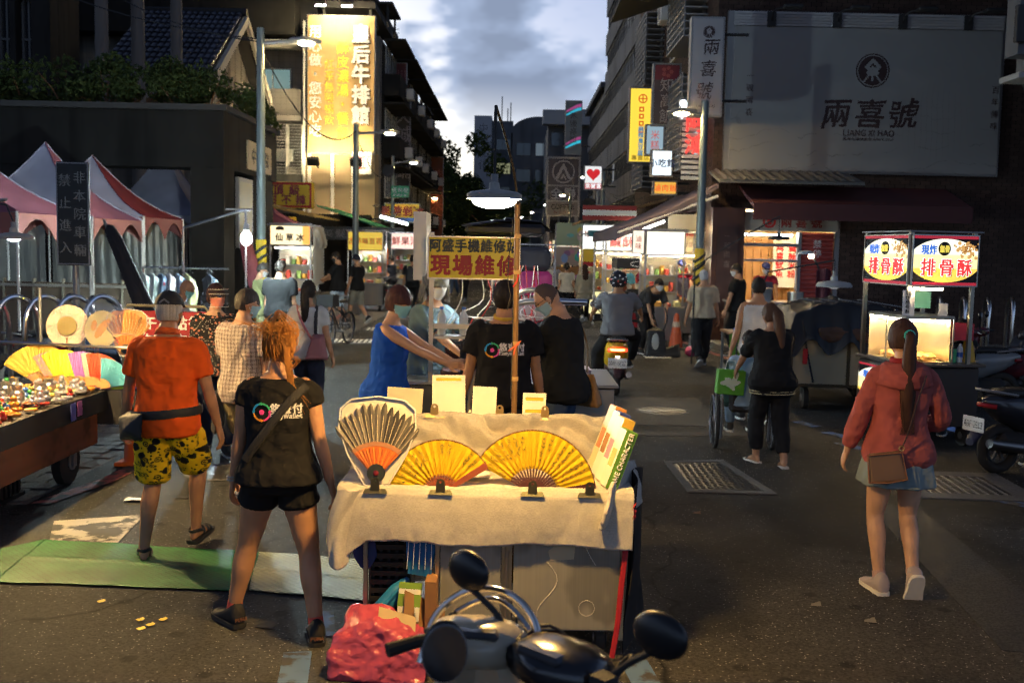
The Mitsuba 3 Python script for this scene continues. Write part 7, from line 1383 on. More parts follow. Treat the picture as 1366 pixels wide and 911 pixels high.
# ------------------------------------------------------------------ left: food stalls before the gatehouse and shops
kk = food_stall('herbal jelly stall with an orange lit sign beyond the gatehouse', -5.85, -4.85, 24.6, 25.6, True, (1.45, .62, .12), (1.98, 2.52), (), back=(.6, .55, .45), lamp=(260, 250, 210), lw=.9)
b = [q for q in scene if q.startswith(kk + '__sign_box')][0]; use(pose(-5.35, 24.58, 2.25)); glow(b, 'lit_field', bx(-.46, .30, -.02, -.013, -.24, .20), (1.7, 1.35, .75), wt=.2); letters(b, '仙草冰', .19, -.01, -.07, DARK, y=-.02, bold=.03, pitch=1.3); part(b, 'cartoon_hair', upright(prism(affinity.scale(Point(-.24, .13).buffer(.10), 1, .6).intersection(sbox(-1, .1, 1, 1)), 0, .004), -.02), DARK); use(np.eye(4))
part(kk, 'plastic_screen', [sheet(lambda u, v: (-4.80 + .06 * np.sin(u * 20), 24.6 + 1.1 * u, 1.05 + 1.4 * v), 30, 3)], mat((.40, .38, .33), .2)); part(kk, 'hanging_bags', [ball(.09, (-4.75, 24.7 + .2 * i, 2.3 - .12 * (i % 3)), 1, (1, 1, 1.6)) for i in range(6)], mat((.5, .45, .36), .3))
kk = food_stall('snack stall with a yellow sign box beyond the second left lamp post', -5.1, -4.0, 31.5, 32.4, True, (.75, .50, .06), (1.85, 2.45), (('古早味豆花', 0, 0, .2, False),), lamp=(240, 250, 240), lw=.8)
kk = food_stall('bright juice stall with an orange rack on the left', -4.3, -3.3, 36, 37, True, (1.5, .9, .75), (1.9, 2.5), (('鮮果汁', 0, 0, .3, False),), lamp=None); part(kk, 'orange_rack', [bx(-4.9, -4.4, 35.9, 36.1, .95 + .2 * i, 1.12 + .2 * i) for i in range(5)], mat((.65, .13, .02), .4))
k = thing('tube_lamp', 'slanting bright fluorescent tube over the left juice stall', 'lamp'); glow(k, 'tube', rod((-4.35, 33.5, 2.95), (-3.45, 33.2, 2.72), .035), (160, 185, 200), wt=1.4); part(k, 'holder', [rod((-4.35, 33.5, 3.02), (-3.45, 33.2, 2.79), .03), rod((-3.9, 33.35, 2.9), (-3.9, 33.9, 3.1), .02)], GREYM)
k = thing('awning', 'green and ochre shop awnings along the left shops', 'awning'); part(k, 'canopy', loft([np.array([[-7.5, y, 3.5], [-5.2, y, 2.75], [-5.2, y, 2.70], [-7.5, y, 3.45]]) for y in (39, 44)]), mat((.01, .14, .06), .7)); part(k, 'canopy', loft([np.array([[-9.6, y, 3.6], [-6.6, y, 2.95], [-6.6, y, 2.9], [-9.6, y, 3.5]]) for y in (34, 39)]), mat((.32, .20, .05), .7)); part(k, 'fascia', bx(-7.5, -4.2, 39.2, 39.3, 2.2, 2.7), mat((.06, .07, .07), .6)); use(pose(-5.9, 39.2, 2.45)); letters(k, '美髮沙龍商行', .34, 0, 0, GREYM, y=0, width=2.8); use(np.eye(4)); part(k, 'fascia', bx(-9.4, -7.2, 33.9, 34.0, 2.45, 2.9), YEL)
k = thing('shop_row', 'shuttered shops behind the left food stalls', 'building'); part(k, 'wall', bx(-14, -6.2, 44.0, 44.8, 0, 3.3), 'concrete'); part(k, 'shutter', [bx(-6.15 + .0 * i, -5.0, 44.3, 44.4, .2 + .12 * i, .3 + .12 * i) for i in range(20)], GREYM)
# ------------------------------------------------------------------ left: clothes rack with a hanging bulb
k = thing('clothes_rack', 'steel clothes rack with a hanging lamp arm before the gatehouse', 'clothes rack', at=(-5.1, 16.2, 0))
part(k, 'rail', tube([[-.75, 0, 1.62], [.6, 0, 1.62]], .014, 8), CHROME); part(k, 'upright', [rod((-.1, -.02, 0), (-.1, -.02, 2.25), .018), rod((-.75, 0, 0), (-.75, 0, 1.62), .015), rod((.85, .1, 0), (.85, .1, 2.55), .018)], CHROME); part(k, 'lamp_arm', tube([[-.1, -.02, 2.25], [.75, 0, 2.52], [.95, 0, 2.55]], .02, 8), CHROME)
kk = thing('hanging_bulb', 'bare white bulb shining above the clothes rack', 'lamp', at=(-4.06, 15.6, 2.12)); glow(kk, 'bulb', ball(.085, (0, 0, -.02), 2, (1, 1, 1.3)), (1800, 2350, 2450), wt=2.5); part(kk, 'socket', lathe([(.03, .09), (.05, .1), (.035, .2), (.01, .22), (.01, .42)], 12), WHITE); part(kk, 'arm', rod((-.3, 0, .42), (.1, 0, .42), .012), GREYM)
for i, (x, c, lb, L) in enumerate(((-.72, (.62, .66, .60), 'long white shirt at the left end of the clothes rack', 1.15), (-.60, (.50, .55, .50), 'pale green shirt, second on the clothes rack', 1.0), (-.46, (.12, .16, .22), 'navy garment on the clothes rack', .9), (-.32, (.60, .60, .60), 'white top with dark red prints on the clothes rack', .95), (-.16, (.28, .36, .45), 'light blue shirt on the clothes rack', .75), (-.02, (.40, .38, .2), 'yellowish top on the clothes rack', .7), (.32, (.06, .07, .09), 'dark jacket at the right end of the clothes rack', .85))):
    kk = thing('hanging_garment', lb, 'garment', at=(-5.1 + x, 16.16, 1.6))
    part(kk, 'garment', sheet(lambda u, v: (.02 * np.sin(v * 8 + i) + .11 * (u - .5) * (1 + v * .3) * 2.3, -.02 + .10 * np.sin(u * 5.0 + 1) * (.5 + .5 * v) + .01 * np.sin(u * 25), -.06 - abs(u - .5) * .18 * (1 - v) - L * v), 18, 16, .03), mat(c, .85), smooth=True); part(kk, 'hanger', tube([[0, 0, .03], [.015, 0, .05], [0, 0, .02], [-.07, 0, -.05], [.07, 0, -.05], [0, 0, .0]], .006, 5), DARK)
    if i == 3: part(kk, 'print', [bx(-.06 + .03 * (j % 3), -.03 + .03 * (j % 3), -.13, -.11, -.25 - .14 * j, -.2 - .14 * j) for j in range(5)], mat((.25, .02, .04), .8))
solo('red_cloth', 'dark red cloth bundle hanging by the gatehouse pillar', 'cloth', tube([[-4.95, 18.8, 2.2], [-4.8, 18.5, 1.9], [-4.6, 18.2, 1.4], [-4.55, 18.1, 1.15]], [.04, .12, .15, .05], 12, .08), mat((.10, .015, .02), .8), smooth=40)
# ------------------------------------------------------------------ scooters, bicycle, wheelchair
def torus(R_, r, n=28, s=9):
    """A wheel rim or tyre standing in the yz plane, axle along x."""
    a = np.arange(n) * 2 * np.pi / n; b = np.arange(s) * 2 * np.pi / s
    A_, B_ = np.meshgrid(a, b, indexing='ij')
    v = np.stack([r * np.sin(B_), (R_ + r * np.cos(B_)) * np.cos(A_), (R_ + r * np.cos(B_)) * np.sin(A_)], -1).reshape(-1, 3)
    i, j = np.meshgrid(np.arange(n), np.arange(s), indexing='ij'); i, j = i.ravel(), j.ravel()
    q = lambda x, y: (x % n) * s + (y % s)
    return trimesh.Trimesh(v, np.vstack([np.stack([q(i, j), q(i + 1, j), q(i + 1, j + 1)], 1), np.stack([q(i, j), q(i + 1, j + 1), q(i, j + 1)], 1)]), process=False)
def shell(secs, n=20, sq=2.6):
    m = loft([np.stack([o[:, 0], o[:, 2] * 0 + y, o[:, 1]], 1) for y, w, h, zc in secs for o in [np.c_[oval(w, h, (0, zc, 0), n, sq)]]])
    if m.volume < 0: m.faces = m.faces[:, ::-1]
    return m
_sc = {}
def scooter(label, m, body, seat=(.012, .012, .013), tail=None, plate=None, steer=0, mirrors=True, group=None, trim=(.03, .03, .03), gw=1.0, glass=True, mz=0.0):
    k = thing('scooter', label, 'scooter', group, m=m)
    bm, dk = mat(body, .18, 0, .6, clearcoat=.8), mat(trim, .4)
    if 'm' not in _sc:
        _sc['m'] = dict(
            tyre=mikit.ply(torus(.19, .05), RUBBER, smooth=True), rim=mikit.ply(join(torus(.13, .012, 20, 6), *[xf(pose(0, 0, 0, rx=a), bx(-.012, .012, 0, .13, -.012, .012)) for a in range(0, 360, 60)], tube([[-.05, 0, 0], [.05, 0, 0]], .035, 12)), mat((.14, .14, .14), .4, .7), smooth=30),
            rear=shell([(-.80, .02, .02, .70), (-.76, .07, .06, .69), (-.60, .14, .13, .64), (-.35, .17, .19, .58), (-.10, .17, .20, .52), (.02, .12, .17, .44), (.06, .04, .08, .40)]),
            floor=shell([(-.2, .14, .05, .32), (.0, .16, .05, .29), (.3, .16, .05, .29), (.42, .12, .06, .32)]),
            apron=loft([np.array([[w * math.cos(a), y + d * math.sin(a) + .10 * (abs(math.cos(a)) < .5), z] for a in np.linspace(0, 2 * np.pi, 20, endpoint=False)]) for z, w, d, y in ((.26, .10, .05, .46), (.40, .19, .05, .45), (.60, .21, .06, .40), (.78, .18, .07, .36), (.92, .11, .06, .32), (.97, .06, .04, .30))]),
            seat=shell([(-.66, .06, .02, .77), (-.62, .11, .045, .775), (-.40, .14, .05, .775), (-.15, .13, .05, .755), (.02, .08, .04, .74), (.05, .03, .02, .73)]),
            fender=shell([(.40, .04, .02, .33), (.46, .07, .05, .42), (.58, .075, .05, .455), (.74, .06, .03, .42), (.82, .02, .02, .35)]),
            head=shell([(.16, .04, .03, 1.0), (.20, .13, .055, 1.0), (.28, .14, .075, .99), (.36, .11, .075, .96), (.41, .05, .04, .93)]))
        for q in ('apron',):
            if _sc['m'][q].volume < 0: _sc['m'][q].faces = _sc['m'][q].faces[:, ::-1]
    S = _sc['m']
    part(k, 'rear_body', S['rear'], bm, smooth=40); part(k, 'floor', S['floor'], dk, smooth=40); part(k, 'leg_shield', S['apron'], bm, smooth=40); part(k, 'seat', S['seat'], mat(seat, .55), smooth=40)
    for nm, y, dx in (('rear_wheel', -.58, 0), ('front_wheel', .62, 0)):
        mm = m @ pose(0, y, .24, rz=steer if y > 0 else 0); w = part(k, nm, S['tyre'], None, m=mm); part(w, 'rim', S['rim'], None, m=mm)
    part(k, 'front_fender', S['fender'], bm, smooth=40); part(k, 'fork', [rod((x, .58, .24), (x * .8, .36, .8), .02) for x in (-.075, .075)], GREYM)
    part(k, 'rear_fender', shell([(-.80, .05, .02, .42), (-.86, .06, .06, .40), (-.93, .05, .03, .32)]), dk); part(k, 'exhaust', tube([[.14, -.1, .22], [.15, -.4, .26], [.16, -.85, .33]], [.02, .055, .045], 12, .05), mat((.2, .2, .2), .35, .9), smooth=40); part(k, 'engine', bx(-.1, .1, -.62, -.2, .2, .4, .05), DARK)
    use(m @ pose(0, .30, 0, rz=steer) @ pose(0, -.30, 0))
    h = part(k, 'handlebar_cover', S['head'], bm, smooth=40)
    for s in (-1, 1):
        part(h, 'grip', tube([[s * .14 * gw, .24, 1.01], [s * .24 * gw, .20, 1.01], [s * .35 * gw, .15, 1.0]], [.016, .017, .019], 10), RUBBER); part(h, 'brake_lever', tube([[s * .16 * gw, .28, 1.0], [s * .26 * gw, .27, .995], [s * .34 * gw, .21, .985]], .007, 6), CHROME); part(h, 'switch_box', hull([(s * gw * x, y, z) for x in (.15, .20) for y in (.2, .25) for z in (.985, 1.035)]), DARK); part(h, 'brake_cable', tube([[s * .17 * gw, .27, 1.0], [s * .14 * gw, .38, 1.03], [s * .06, .42, .95], [s * .03, .40, .8]], .005, 6, .03), DARK)
        if mirrors:
            part(h, 'mirror_stem', tube([[s * .17, .25, 1.02], [s * .22, .26, 1.10 + mz * .5], [s * .30, .24, 1.19 + mz]], .009, 7, .02), mirrors if isinstance(mirrors, str) else DARK)
            mr = part(h, 'mirror', ball(1, (s * .32, .245, 1.235 + mz), 3, (.075, .028, .056)), BLACKP, smooth=True); glass and part(mr, 'mirror_glass', xf(pose(s * .32, .2225, 1.235), upright(prism(affinity.scale(Point(0, 0).buffer(1), .068, .040), 0, .002), 0)), 'mirror')
    part(h, 'headlamp', ball(1, (0, .385, .95), 2, (.07, .045, .045)), mat((.5, .5, .5), .1, .6), smooth=True); part(h, 'dial', bx(-.07, .07, .17, .22, 1.03, 1.055, .01), mat((.05, .05, .055), .15))
    use(m)
    part(k, 'grab_rail', tube([[-.12, -.5, .76], [-.13, -.74, .80], [0, -.82, .81], [.13, -.74, .80], [.12, -.5, .76]], .014, 8, .04), GREYM)
    tl = part(k, 'tail_lamp', tube([[-.11, -.735, .66], [-.06, -.785, .665], [0, -.80, .667], [.06, -.785, .665], [.11, -.735, .66]], [(.022, .022)] * 5, 8, .02), mat((.25, .01, .012), .2)) if not tail else part(k, 'tail_lamp', tube([[-.12, -.745, .66], [-.06, -.80, .665], [0, -.815, .667], [.06, -.80, .665], [.12, -.745, .66]], [(.026, .026)] * 5, 8, .02), RED, rad=tail, wt=.6)
    part(k, 'stand', tube([[-.12, -.1, .28], [-.2, -.18, .02], [-.16, -.24, .02]], .012, 6), GREYM)
    if plate:
        p_ = part(k, 'number_plate', bx(-.13, .13, -.90, -.893, .42, .56, .003), WHITE); B_ = CUR.copy(); use(B_ @ pose(0, -.90, .49)); letters(p_, plate, .085, 0, 0, mat((.03, .03, .03), .5), y=0, width=.225, depth=.002); use(B_)
    return k
scooter('black scooter with dark mirrors nearest the camera at the bottom edge', pose(.11, 2.25, 0, rz=-10), (.008, .009, .014), steer=-34, mirrors=DARK, glass=False, mz=-.065)
kk = scooter('cream retro scooter with chrome hoop behind the black one', pose(-.185, 2.42, 0, rz=-22), (.42, .37, .28), steer=14, mirrors=False, gw=.62)
part(kk, 'chrome_hoop', tube([[-.17, .28, .90], [-.15, .34, 1.02], [-.06, .37, 1.095], [.06, .37, 1.10], [.15, .34, 1.03], [.17, .28, .90]], .011, 9, .02), CHROME, smooth=40); part(kk, 'chrome_hoop', tube([[-.15, .30, .90], [-.13, .36, 1.0], [0, .40, 1.07], [.13, .36, 1.0], [.15, .30, .90]], .008, 9, .02), CHROME, smooth=40)
n = part(kk, 'mirror_stem', tube([[-.12, .22, 1.02], [-.02, .12, 1.07], [.05, .02, 1.08]], .009, 8, .02), DARK); mm = CUR @ pose(.05, -.022, 1.08, rz=30, rx=8); part(n, 'mirror', xf(pose(0, .012, 0), ball(1, (0, 0, 0), 3, (.055, .02, .078))), BLACKP, smooth=True, m=mm); part(n, 'mirror_glass', upright(prism(affinity.scale(Point(0, 0).buffer(1, 24), .052, .074), 0, .003), -.0075), 'mirror', m=mm); part(n, 'mirror_rim', tube([[.053 * math.cos(a), -.0075, .075 * math.sin(a)] for a in np.linspace(0, 2 * np.pi, 36)], .003, 6), GREYM, m=mm)
kk = scooter('yellow scooter with glowing red tail lamp ridden down the street', pose(1.52, 14.9, 0, rz=-4), (.62, .36, .015), tail=(5, .16, .05), plate='MKE-5712', trim=(.05, .02, .02), mirrors=True)
part(kk, 'tail_glow', tube([[-.10, -.78, .665], [-.05, -.842, .668], [0, -.858, .669], [.05, -.842, .668], [.10, -.78, .665]], [(.012, .014)] * 5, 8, .02), RED, rad=(12, 5, .8), wt=.2); part(kk, 'plate_lamp', bx(-.03, .03, -.915, -.90, .575, .59), 'lamp_black', rad=(9, 8, 7), wt=.3)
scooter('black scooter with a tilted number plate at the right edge', pose(5.18, 9.8, 0, rz=-70), (.012, .013, .02), plate='ABF-2913', trim=(.02, .02, .05))
scooter('dark scooter with a red tail lamp cut off by the right edge', pose(5.1, 8.45, 0, rz=-76), (.015, .015, .017))
for i, (x, y, a, c, lb) in enumerate(((5.6, 14.4, 60, (.02, .02, .03), 'black'), (6.2, 14.2, 66, (.16, .17, .18), 'grey'), (6.85, 14.3, 58, (.10, .012, .02), 'dark red'), (7.45, 14.1, 62, (.02, .02, .022), 'glossy black'))): scooter(f'{lb} scooter parked before the rail hoops behind the pork stall', pose(x, y, 0, rz=a), c)
for i, (x, y, a, c, lb) in enumerate(((-5.3, 13.5, -30, (.02, .02, .03), 'black scooter parked by the furled parasol'), (-6.1, 13.9, -40, (.10, .10, .11), 'grey scooter parked behind the black upright sign'), (-4.75, 14.4, -20, (.25, .24, .22), 'pale scooter parked left of the clothes rack'))): scooter(lb, pose(x, y, 0, rz=a), c)
for i in range(8):
    k = thing('bike_rack_hoop', f'curved stainless parking rail behind the right hand scooters, {ORD[i]} in the row', 'rail', 'parking rails at the right edge', at=(6.4 + i * .36, 15.6, 0)); part(k, 'pipe', tube([[0, -.3, 0], [0, -.3, 1.0], [.03, -.24, 1.32], [.10, 0, 1.42], [.18, .24, 1.32], [.2, .3, 1.0], [.2, .3, 0]], .026, 9, .08), CHROME, smooth=40)
# three wheeled delivery cart with a black canopy
k = thing('mobility_scooter', 'small vehicle with black canopy between the rider and the awnings', 'mobility scooter', at=(2.85, 23.6, 0)); part(k, 'canopy', hull([(x * .52, y, z) for x in (-1, 1) for y, z in ((-.5, 1.62), (.8, 1.62), (-.42, 1.85), (.7, 1.85))]), mat((.015, .015, .017), .45)); part(k, 'emblem', tube([[.22 * math.cos(a), -.478, 1.73 + .06 * math.sin(a)] for a in np.linspace(0, 2 * np.pi, 24)], .008, 5), mat((.5, .5, .48), .4)); part(k, 'canopy_post', [rod((x, y, .5), (x, y, 1.64), .018) for x in (-.48, .48) for y in (-.42, .7)], GREYM); part(k, 'body', hull([(x * .42, y, z) for x in (-1, 1) for y, z in ((-.5, .3), (.6, .3), (-.5, .7), (-.1, .62), (.6, .5))]), mat((.25, .015, .02), .35)); part(k, 'seat', bx(-.3, .3, -.35, .1, .68, 1.15, .08), DARK)
for x, y in ((-.4, -.3), (.4, -.3), (0, .8)): w = part(k, 'wheel', torus(.16, .05), RUBBER, smooth=True, m=CUR @ pose(x, y, .21))
# traffic cone, bags
k = thing('traffic_cone', 'faded orange cone standing by the right kerb', 'cone', at=(3.42, 21.3, 0)); part(k, 'body', lathe([(.15, .04), (.14, .1), (.045, .72), (.03, .75), (0, .75)], 20), mat((.38, .07, .025), .6), smooth=40); part(k, 'band', lathe([(.088, .47), (.072, .58)], 20, cap=False), mat((.4, .35, .3), .6)); part(k, 'base', bx(-.22, .22, -.22, .22, 0, .045, .01), DARK)
solo('plastic_bag', 'small pink bag at the foot of the nearest right lamp post', 'bag', ripple(ball(.12, (0, 0, .1), 3, (1.3, 1, .8)), .04, 9, 2), mat((.5, .06, .18), .35), at=(3.55, 20.0, 0.0), smooth=True); solo('plastic_bag', 'whitish bag tied beside the nearest right lamp post', 'bag', ripple(ball(.16, (0, 0, .2), 3, (.8, .8, 1.2)), .04, 9, 3), mat((.45, .45, .42), .3), at=(3.78, 20.1, 0), smooth=True)
solo('black_bag', 'black shoulder bag lying on the road beside the cone', 'bag', relax(unman(man(hull([(-.3, -.1, 0), (.25, -.1, 0), (-.3, .12, 0), (.25, .12, 0), (.05, 0, .2), (.24, 0, .25), (-.2, 0, .1)])).refine_to_length(.05)), 4), mat((.012, .012, .012), .5), at=(3.0, 19.7, .01), smooth=True); solo('paper_scrap', 'pale paper sheet under the black bag on the road', 'paper', bx(-.3, .2, -.2, .2, 0, .005), PALE, at=(2.85, 19.6, .004))
# bicycle
k = thing('bicycle', 'city bicycle with a black basket parked in the road on the left', 'bicycle', m=pose(-3.5, 20.6, 0, rz=168)); BT = mat((.03, .03, .035), .35)
for y, nm in ((-.52, 'rear_wheel'), (.52, 'front_wheel')):
    w = part(k, nm, torus(.315, .018, 36, 7), RUBBER, smooth=True, m=CUR @ pose(0, y, .335)); part(w, 'rim', torus(.292, .010, 36, 6), GREYM, smooth=True, m=CUR @ pose(0, y, .335)); part(w, 'spokes', join(*[rod((.0, 0, 0), (.0, .29 * math.cos(a), .29 * math.sin(a)), .0025, 4) for a in np.arange(18) * .349], rod((-.05, 0, 0), (.05, 0, 0), .025)), GREYM, m=CUR @ pose(0, y, .335))
part(k, 'frame', join(*[rod(a, b, .016) for a, b in (((0, -.05, .30), (0, .40, .78)), ((0, -.05, .30), (0, -.17, .82)), ((0, -.14, .66), (0, .39, .84)), ((.04, -.52, .335), (.02, -.05, .30)), ((-.04, -.52, .335), (-.02, -.05, .3)), ((.04, -.52, .335), (.01, -.15, .72)), ((-.04, -.52, .335), (-.01, -.15, .72)), ((.05, .52, .335), (.02, .39, .74)), ((-.05, .52, .335), (-.02, .39, .74)), ((0, .40, .72), (0, .34, .98)))]), BT)
part(k, 'handlebar', tube([[-.28, .20, 1.0], [-.22, .30, 1.03], [0, .35, 1.0], [.22, .30, 1.03], [.28, .20, 1.0]], .013, 8, .04), GREYM); part(k, 'saddle', hull([(-.08, -.30, .86), (.08, -.30, .86), (0, -.02, .86), (-.06, -.3, .92), (.06, -.3, .92), (0, -.04, .90)]), DARK); part(k, 'basket', [bx(-.17, .17, .42, .74, .82, .84), bx(-.17, -.155, .42, .74, .82, 1.05), bx(.155, .17, .42, .74, .82, 1.05), bx(-.17, .17, .42, .435, .82, 1.05), bx(-.17, .17, .725, .74, .82, 1.05)], DARK); part(k, 'kickstand', rod((.05, -.45, .3), (.22, -.4, 0), .01), GREYM); part(k, 'mudguard', tube([[0, -.52 + .345 * math.cos(a), .335 + .345 * math.sin(a)] for a in np.linspace(.4, 3.3, 14)], [(.025, .004)] * 14, 6), DARK); part(k, 'pedals', [bx(.08, .17, -.1, -.02, .13, .15), bx(-.17, -.08, -.08, 0, .45, .47), rod((-.08, -.05, .3), (.08, -.05, .3), .03)], GREYM)
# wheelchair
WC = pose(2.43, 10.55, 0, rz=-6); k = thing('wheelchair', 'black wheelchair with spoked wheels pushed along the road', 'wheelchair', m=WC)
for s in (-1, 1):
    mm = WC @ pose(s * .29, 0, .31); w = part(k, 'wheel', torus(.285, .022, 36, 8), RUBBER, smooth=True, m=mm); part(w, 'hand_rim', torus(.25, .009, 36, 6), CHROME, smooth=True, m=mm @ pose(s * .035)); part(w, 'spokes', join(*[rod((0, 0, 0), (0, .28 * math.cos(a), .28 * math.sin(a)), .003, 4) for a in np.arange(20) * .314], rod((-.03, 0, 0), (.03, 0, 0), .03)), GREYM, m=mm)
    part(k, 'caster', torus(.07, .02, 20, 7), RUBBER, smooth=True, m=WC @ pose(s * .24, .46, .09)); part(k, 'side_frame', join(*[tube(p, .013, 7) for p in ([[s * .24, -.16, .95], [s * .24, -.14, .5], [s * .24, -.1, .12]], [[s * .24, -.14, .52], [s * .24, .40, .50], [s * .22, .55, .15]], [[s * .24, .46, .1], [s * .24, .42, .5]], [[s * .24, -.14, .72], [s * .24, .3, .72], [s * .24, .36, .5]])]), GREYM); part(k, 'push_handle', tube([[s * .24, -.16, .93], [s * .24, -.26, .95]], .018, 8), RUBBER); part(k, 'foot_plate', bx(s * .15 - .07, s * .15 + .07, .5, .66, .12, .14), DARK); part(k, 'armrest', bx(s * .24 - .03, s * .24 + .03, -.1, .28, .72, .76, .01), DARK)
part(k, 'seat', bx(-.23, .23, -.14, .40, .46, .52, .02), mat((.015, .06, .06), .7)); part(k, 'back_sling', bx(-.23, .23, -.17, -.14, .5, .93, .01), mat((.012, .05, .05), .7)); part(k, 'pouch', bx(-.18, .18, -.24, -.17, .42, .68, .03), DARK)
k = thing('shopping_bag', 'bright green printed paper bag hung on the wheelchair handle', 'bag', m=WC @ pose(-.20, -.34, .62, rz=8, ry=4)); part(k, 'bag', bx(-.14, .14, -.05, .05, 0, .25, .008), mat((.10, .34, .03), .45)); part(k, 'print', upright(prism(union_all([affinity.translate(affinity.rotate(affinity.scale(Point(0, 0).buffer(.05), 1.5, .5), a), .05 * math.cos(a), .14 + .03 * math.sin(a)) for a in (10, 70, 130, 200, 300)]), 0, .002), -.051), mat((.6, .66, .5), .5)); part(k, 'handle', tube([[-.07, -.02, .25], [-.05, 0, .34], [.03, 0, .34], [.06, -.02, .25]], .004, 5), WHITE)
# ------------------------------------------------------------------ people
BLK, NAVY, DKGREY, DENIM = (.011, .011, .012), (.015, .02, .04), (.03, .03, .032), (.05, .08, .14)
WALK = ((-.09, .22, .0, 8, -4), (.10, -.26, .06, -6, 38)); WALK2 = ((-.09, -.26, .06, 6, 38), (.10, .22, .0, -8, -4)); HANDW = ((-.27, -.10, .82), (.27, .18, .84))
DH, BR, GY = (.018, .013, .010), (.07, .03, .015), (.22, .21, .20)
def logo(J, s, x, z, wal=True):
    arc = lambda a0, a1, r, w: Polygon([(r * math.cos(t), r * math.sin(t)) for t in np.radians(np.linspace(a0, a1, 14))] + [((r - w) * math.cos(t), (r - w) * math.sin(t)) for t in np.radians(np.linspace(a1, a0, 14))])
    arrow = lambda a, r: affinity.translate(affinity.rotate(Polygon([(-.2, -.16), (.2, -.16), (0, .2)]), a, origin=(0, 0)), r * math.cos(math.radians(a)), r * math.sin(math.radians(a)))
    for i, (a0, c) in enumerate(((100, (.02, .30, .65)), (190, (.75, .30, .02)), (285, (.70, .06, .30)), (15, (.05, .45, .18)))):
        on_back(J, affinity.scale(union_all([arc(a0, a0 + 85, .95, .2), arrow(a0 + 85, .85)]), s, s, origin=(0, 0)), mat(c, .6), x, z)
    on_back(J, Point(0, 0).buffer(.27 * s), mat((.7, .06, .3), .6), x, z)
    on_back(J, text('悠遊付', s * 1.05, bold=.03), WHITE, x + s * 2.45, z + s * .42); on_back(J, text('EasyWallet', s * .62, bold=.02), WHITE, x + s * 2.45, z - s * .42)
# -- young woman in black, nearest on the left
rb = np.random.default_rng(2)
def wisps(n, z0, r, L, fall):
    out = []
    for i in range(n):
        a = rb.uniform(-2.5, 2.5) - np.pi / 2; c, s = math.cos(a), math.sin(a)
        p0 = np.array([c * r * rb.uniform(.7, 1), s * r * rb.uniform(.75, 1.05), z0 + rb.uniform(-.05, .06)])
        out.append(([p0, p0 + (c * .02, s * .02 + .0, L * .4), p0 * (.6, 1, 1) + (0, -.02, L * fall)], [.0018, .0016, .0007]))
    return out
tw = []
for i in range(420):
    a_ = -np.pi / 2 + rb.uniform(-1.5, 1.5); z0 = rb.uniform(-.085, .06); p0 = np.array([.082 * math.cos(a_), -.008 + .102 * math.sin(a_), z0]); q = np.array([.01 + rb.uniform(-.03, .03), -.135 + rb.uniform(-.01, .015), .07 + rb.uniform(-.02, .02)])
    mid = (p0 + q) / 2 + np.array([math.cos(a_) * .016, -.016 - rb.uniform(0, .016), rb.uniform(-.004, .012)]); tw.append(([p0, mid, q], [.0016, .0021, .0015]))
for i in range(130):
    q = np.array([.01 + rb.uniform(-.03, .03), -.13, .07]); d_ = np.array([rb.normal() * .05, -.035 + rb.normal() * .02, rb.uniform(.02, .075)]); tw.append(([q, q + d_ * .8, q + d_ * 1.2 + np.array([rb.normal() * .02, .015, -.015]), q + d_ * 1.1 + np.array([rb.normal() * .04, -.005, -.06])], [.0016, .0018, .0014, .0006]))
tail_ = [([(.02, -.11, .06), (.07 + rb.normal() * .008, -.135, .02), (.085 + rb.normal() * .01, -.13, -.08), (.10 + rb.normal() * .012, -.11, -.18), (.14 + rb.normal() * .03, -.10, -.28 + rb.normal() * .03)], [.003, .0035, .003, .002, .0008]) for q in range(34)] + [([(-.01, -.12, .1), (.03, -.15, .16 + .01 * q), (.06 + .02 * q, -.15, .11), (.085, -.14, .0)], [.004, .004, .003, .001]) for q in range(5)]
J = person('young woman with clipped up orange hair in a black printed tee and black shorts', (-1.175, 5.22), yaw=2, H=1.625, sex='f', build=1.13, feet=((-.30, .13, 0, 40, 0), (.20, -.10, 0, 12, 0)), hands=((-.285, .05, .79), (.275, -.02, .80)), head=(-8, 0, 2), px=-.02,
    top=dict(color=BLK, sleeve=.36, hem=.85, loose=1.05, ease=.024, flare=.03), bottom=dict(kind='shorts', len=.36, color=BLK, loose=1.22, ease=.022), shoes=(BLK, (.02, .02, .02)), socks=(.62, .09, .06),
    hair=dict(style='up', color=(.36, .15, .035), rough=.007, nape=-.06, size=1.0, strands=tw + wisps(46, .03, .085, .10, .9) + wisps(22, -.03, .09, -.06, 1.4) + tail_))
logo(J, .052, -.085, 1.255)
k = part(J.key, 'hair_claw', xf(J.Hm, join(tube([[-.02, -.163, .085], [0.01, -.168, .08], [.035, -.163, .088]], .009, 8), *[tube([[x, -.16, .085], [x * 1.2, -.165, .045]], .004, 6) for x in (-.015, .01, .033)])), DARK)
part(J.key, 'bracelet', [tube([J.arms[0][2] + q + (math.cos(a) * .034, math.sin(a) * .034, 0) for a in np.linspace(0, 6.28, 14)], .006, 6) for q in ((0, 0, .0), (0, 0, .016))], mat((.3, .3, .28), .4))
part(J.key, 'bag_strap', tube(J.bend([(.17, -.115, 1.40), (.07, -.150, 1.30), (-.06, -.165, 1.13), (-.15, -.15, 1.0)]), [(.022, .004)] * 4, 8, .03, up=(0, 1, 0)), mat((.014, .014, .014), .6))
for q in (0, 1): use(J.M @ J.feetm[q] @ pose(0, -.088, -.035)); part(J.key, 'heel_print', upright(prism(text('PUMA', .026, bold=.02), 0, .002), 0), mat((.35, .16, .10), .4, .5)); use(J.M)
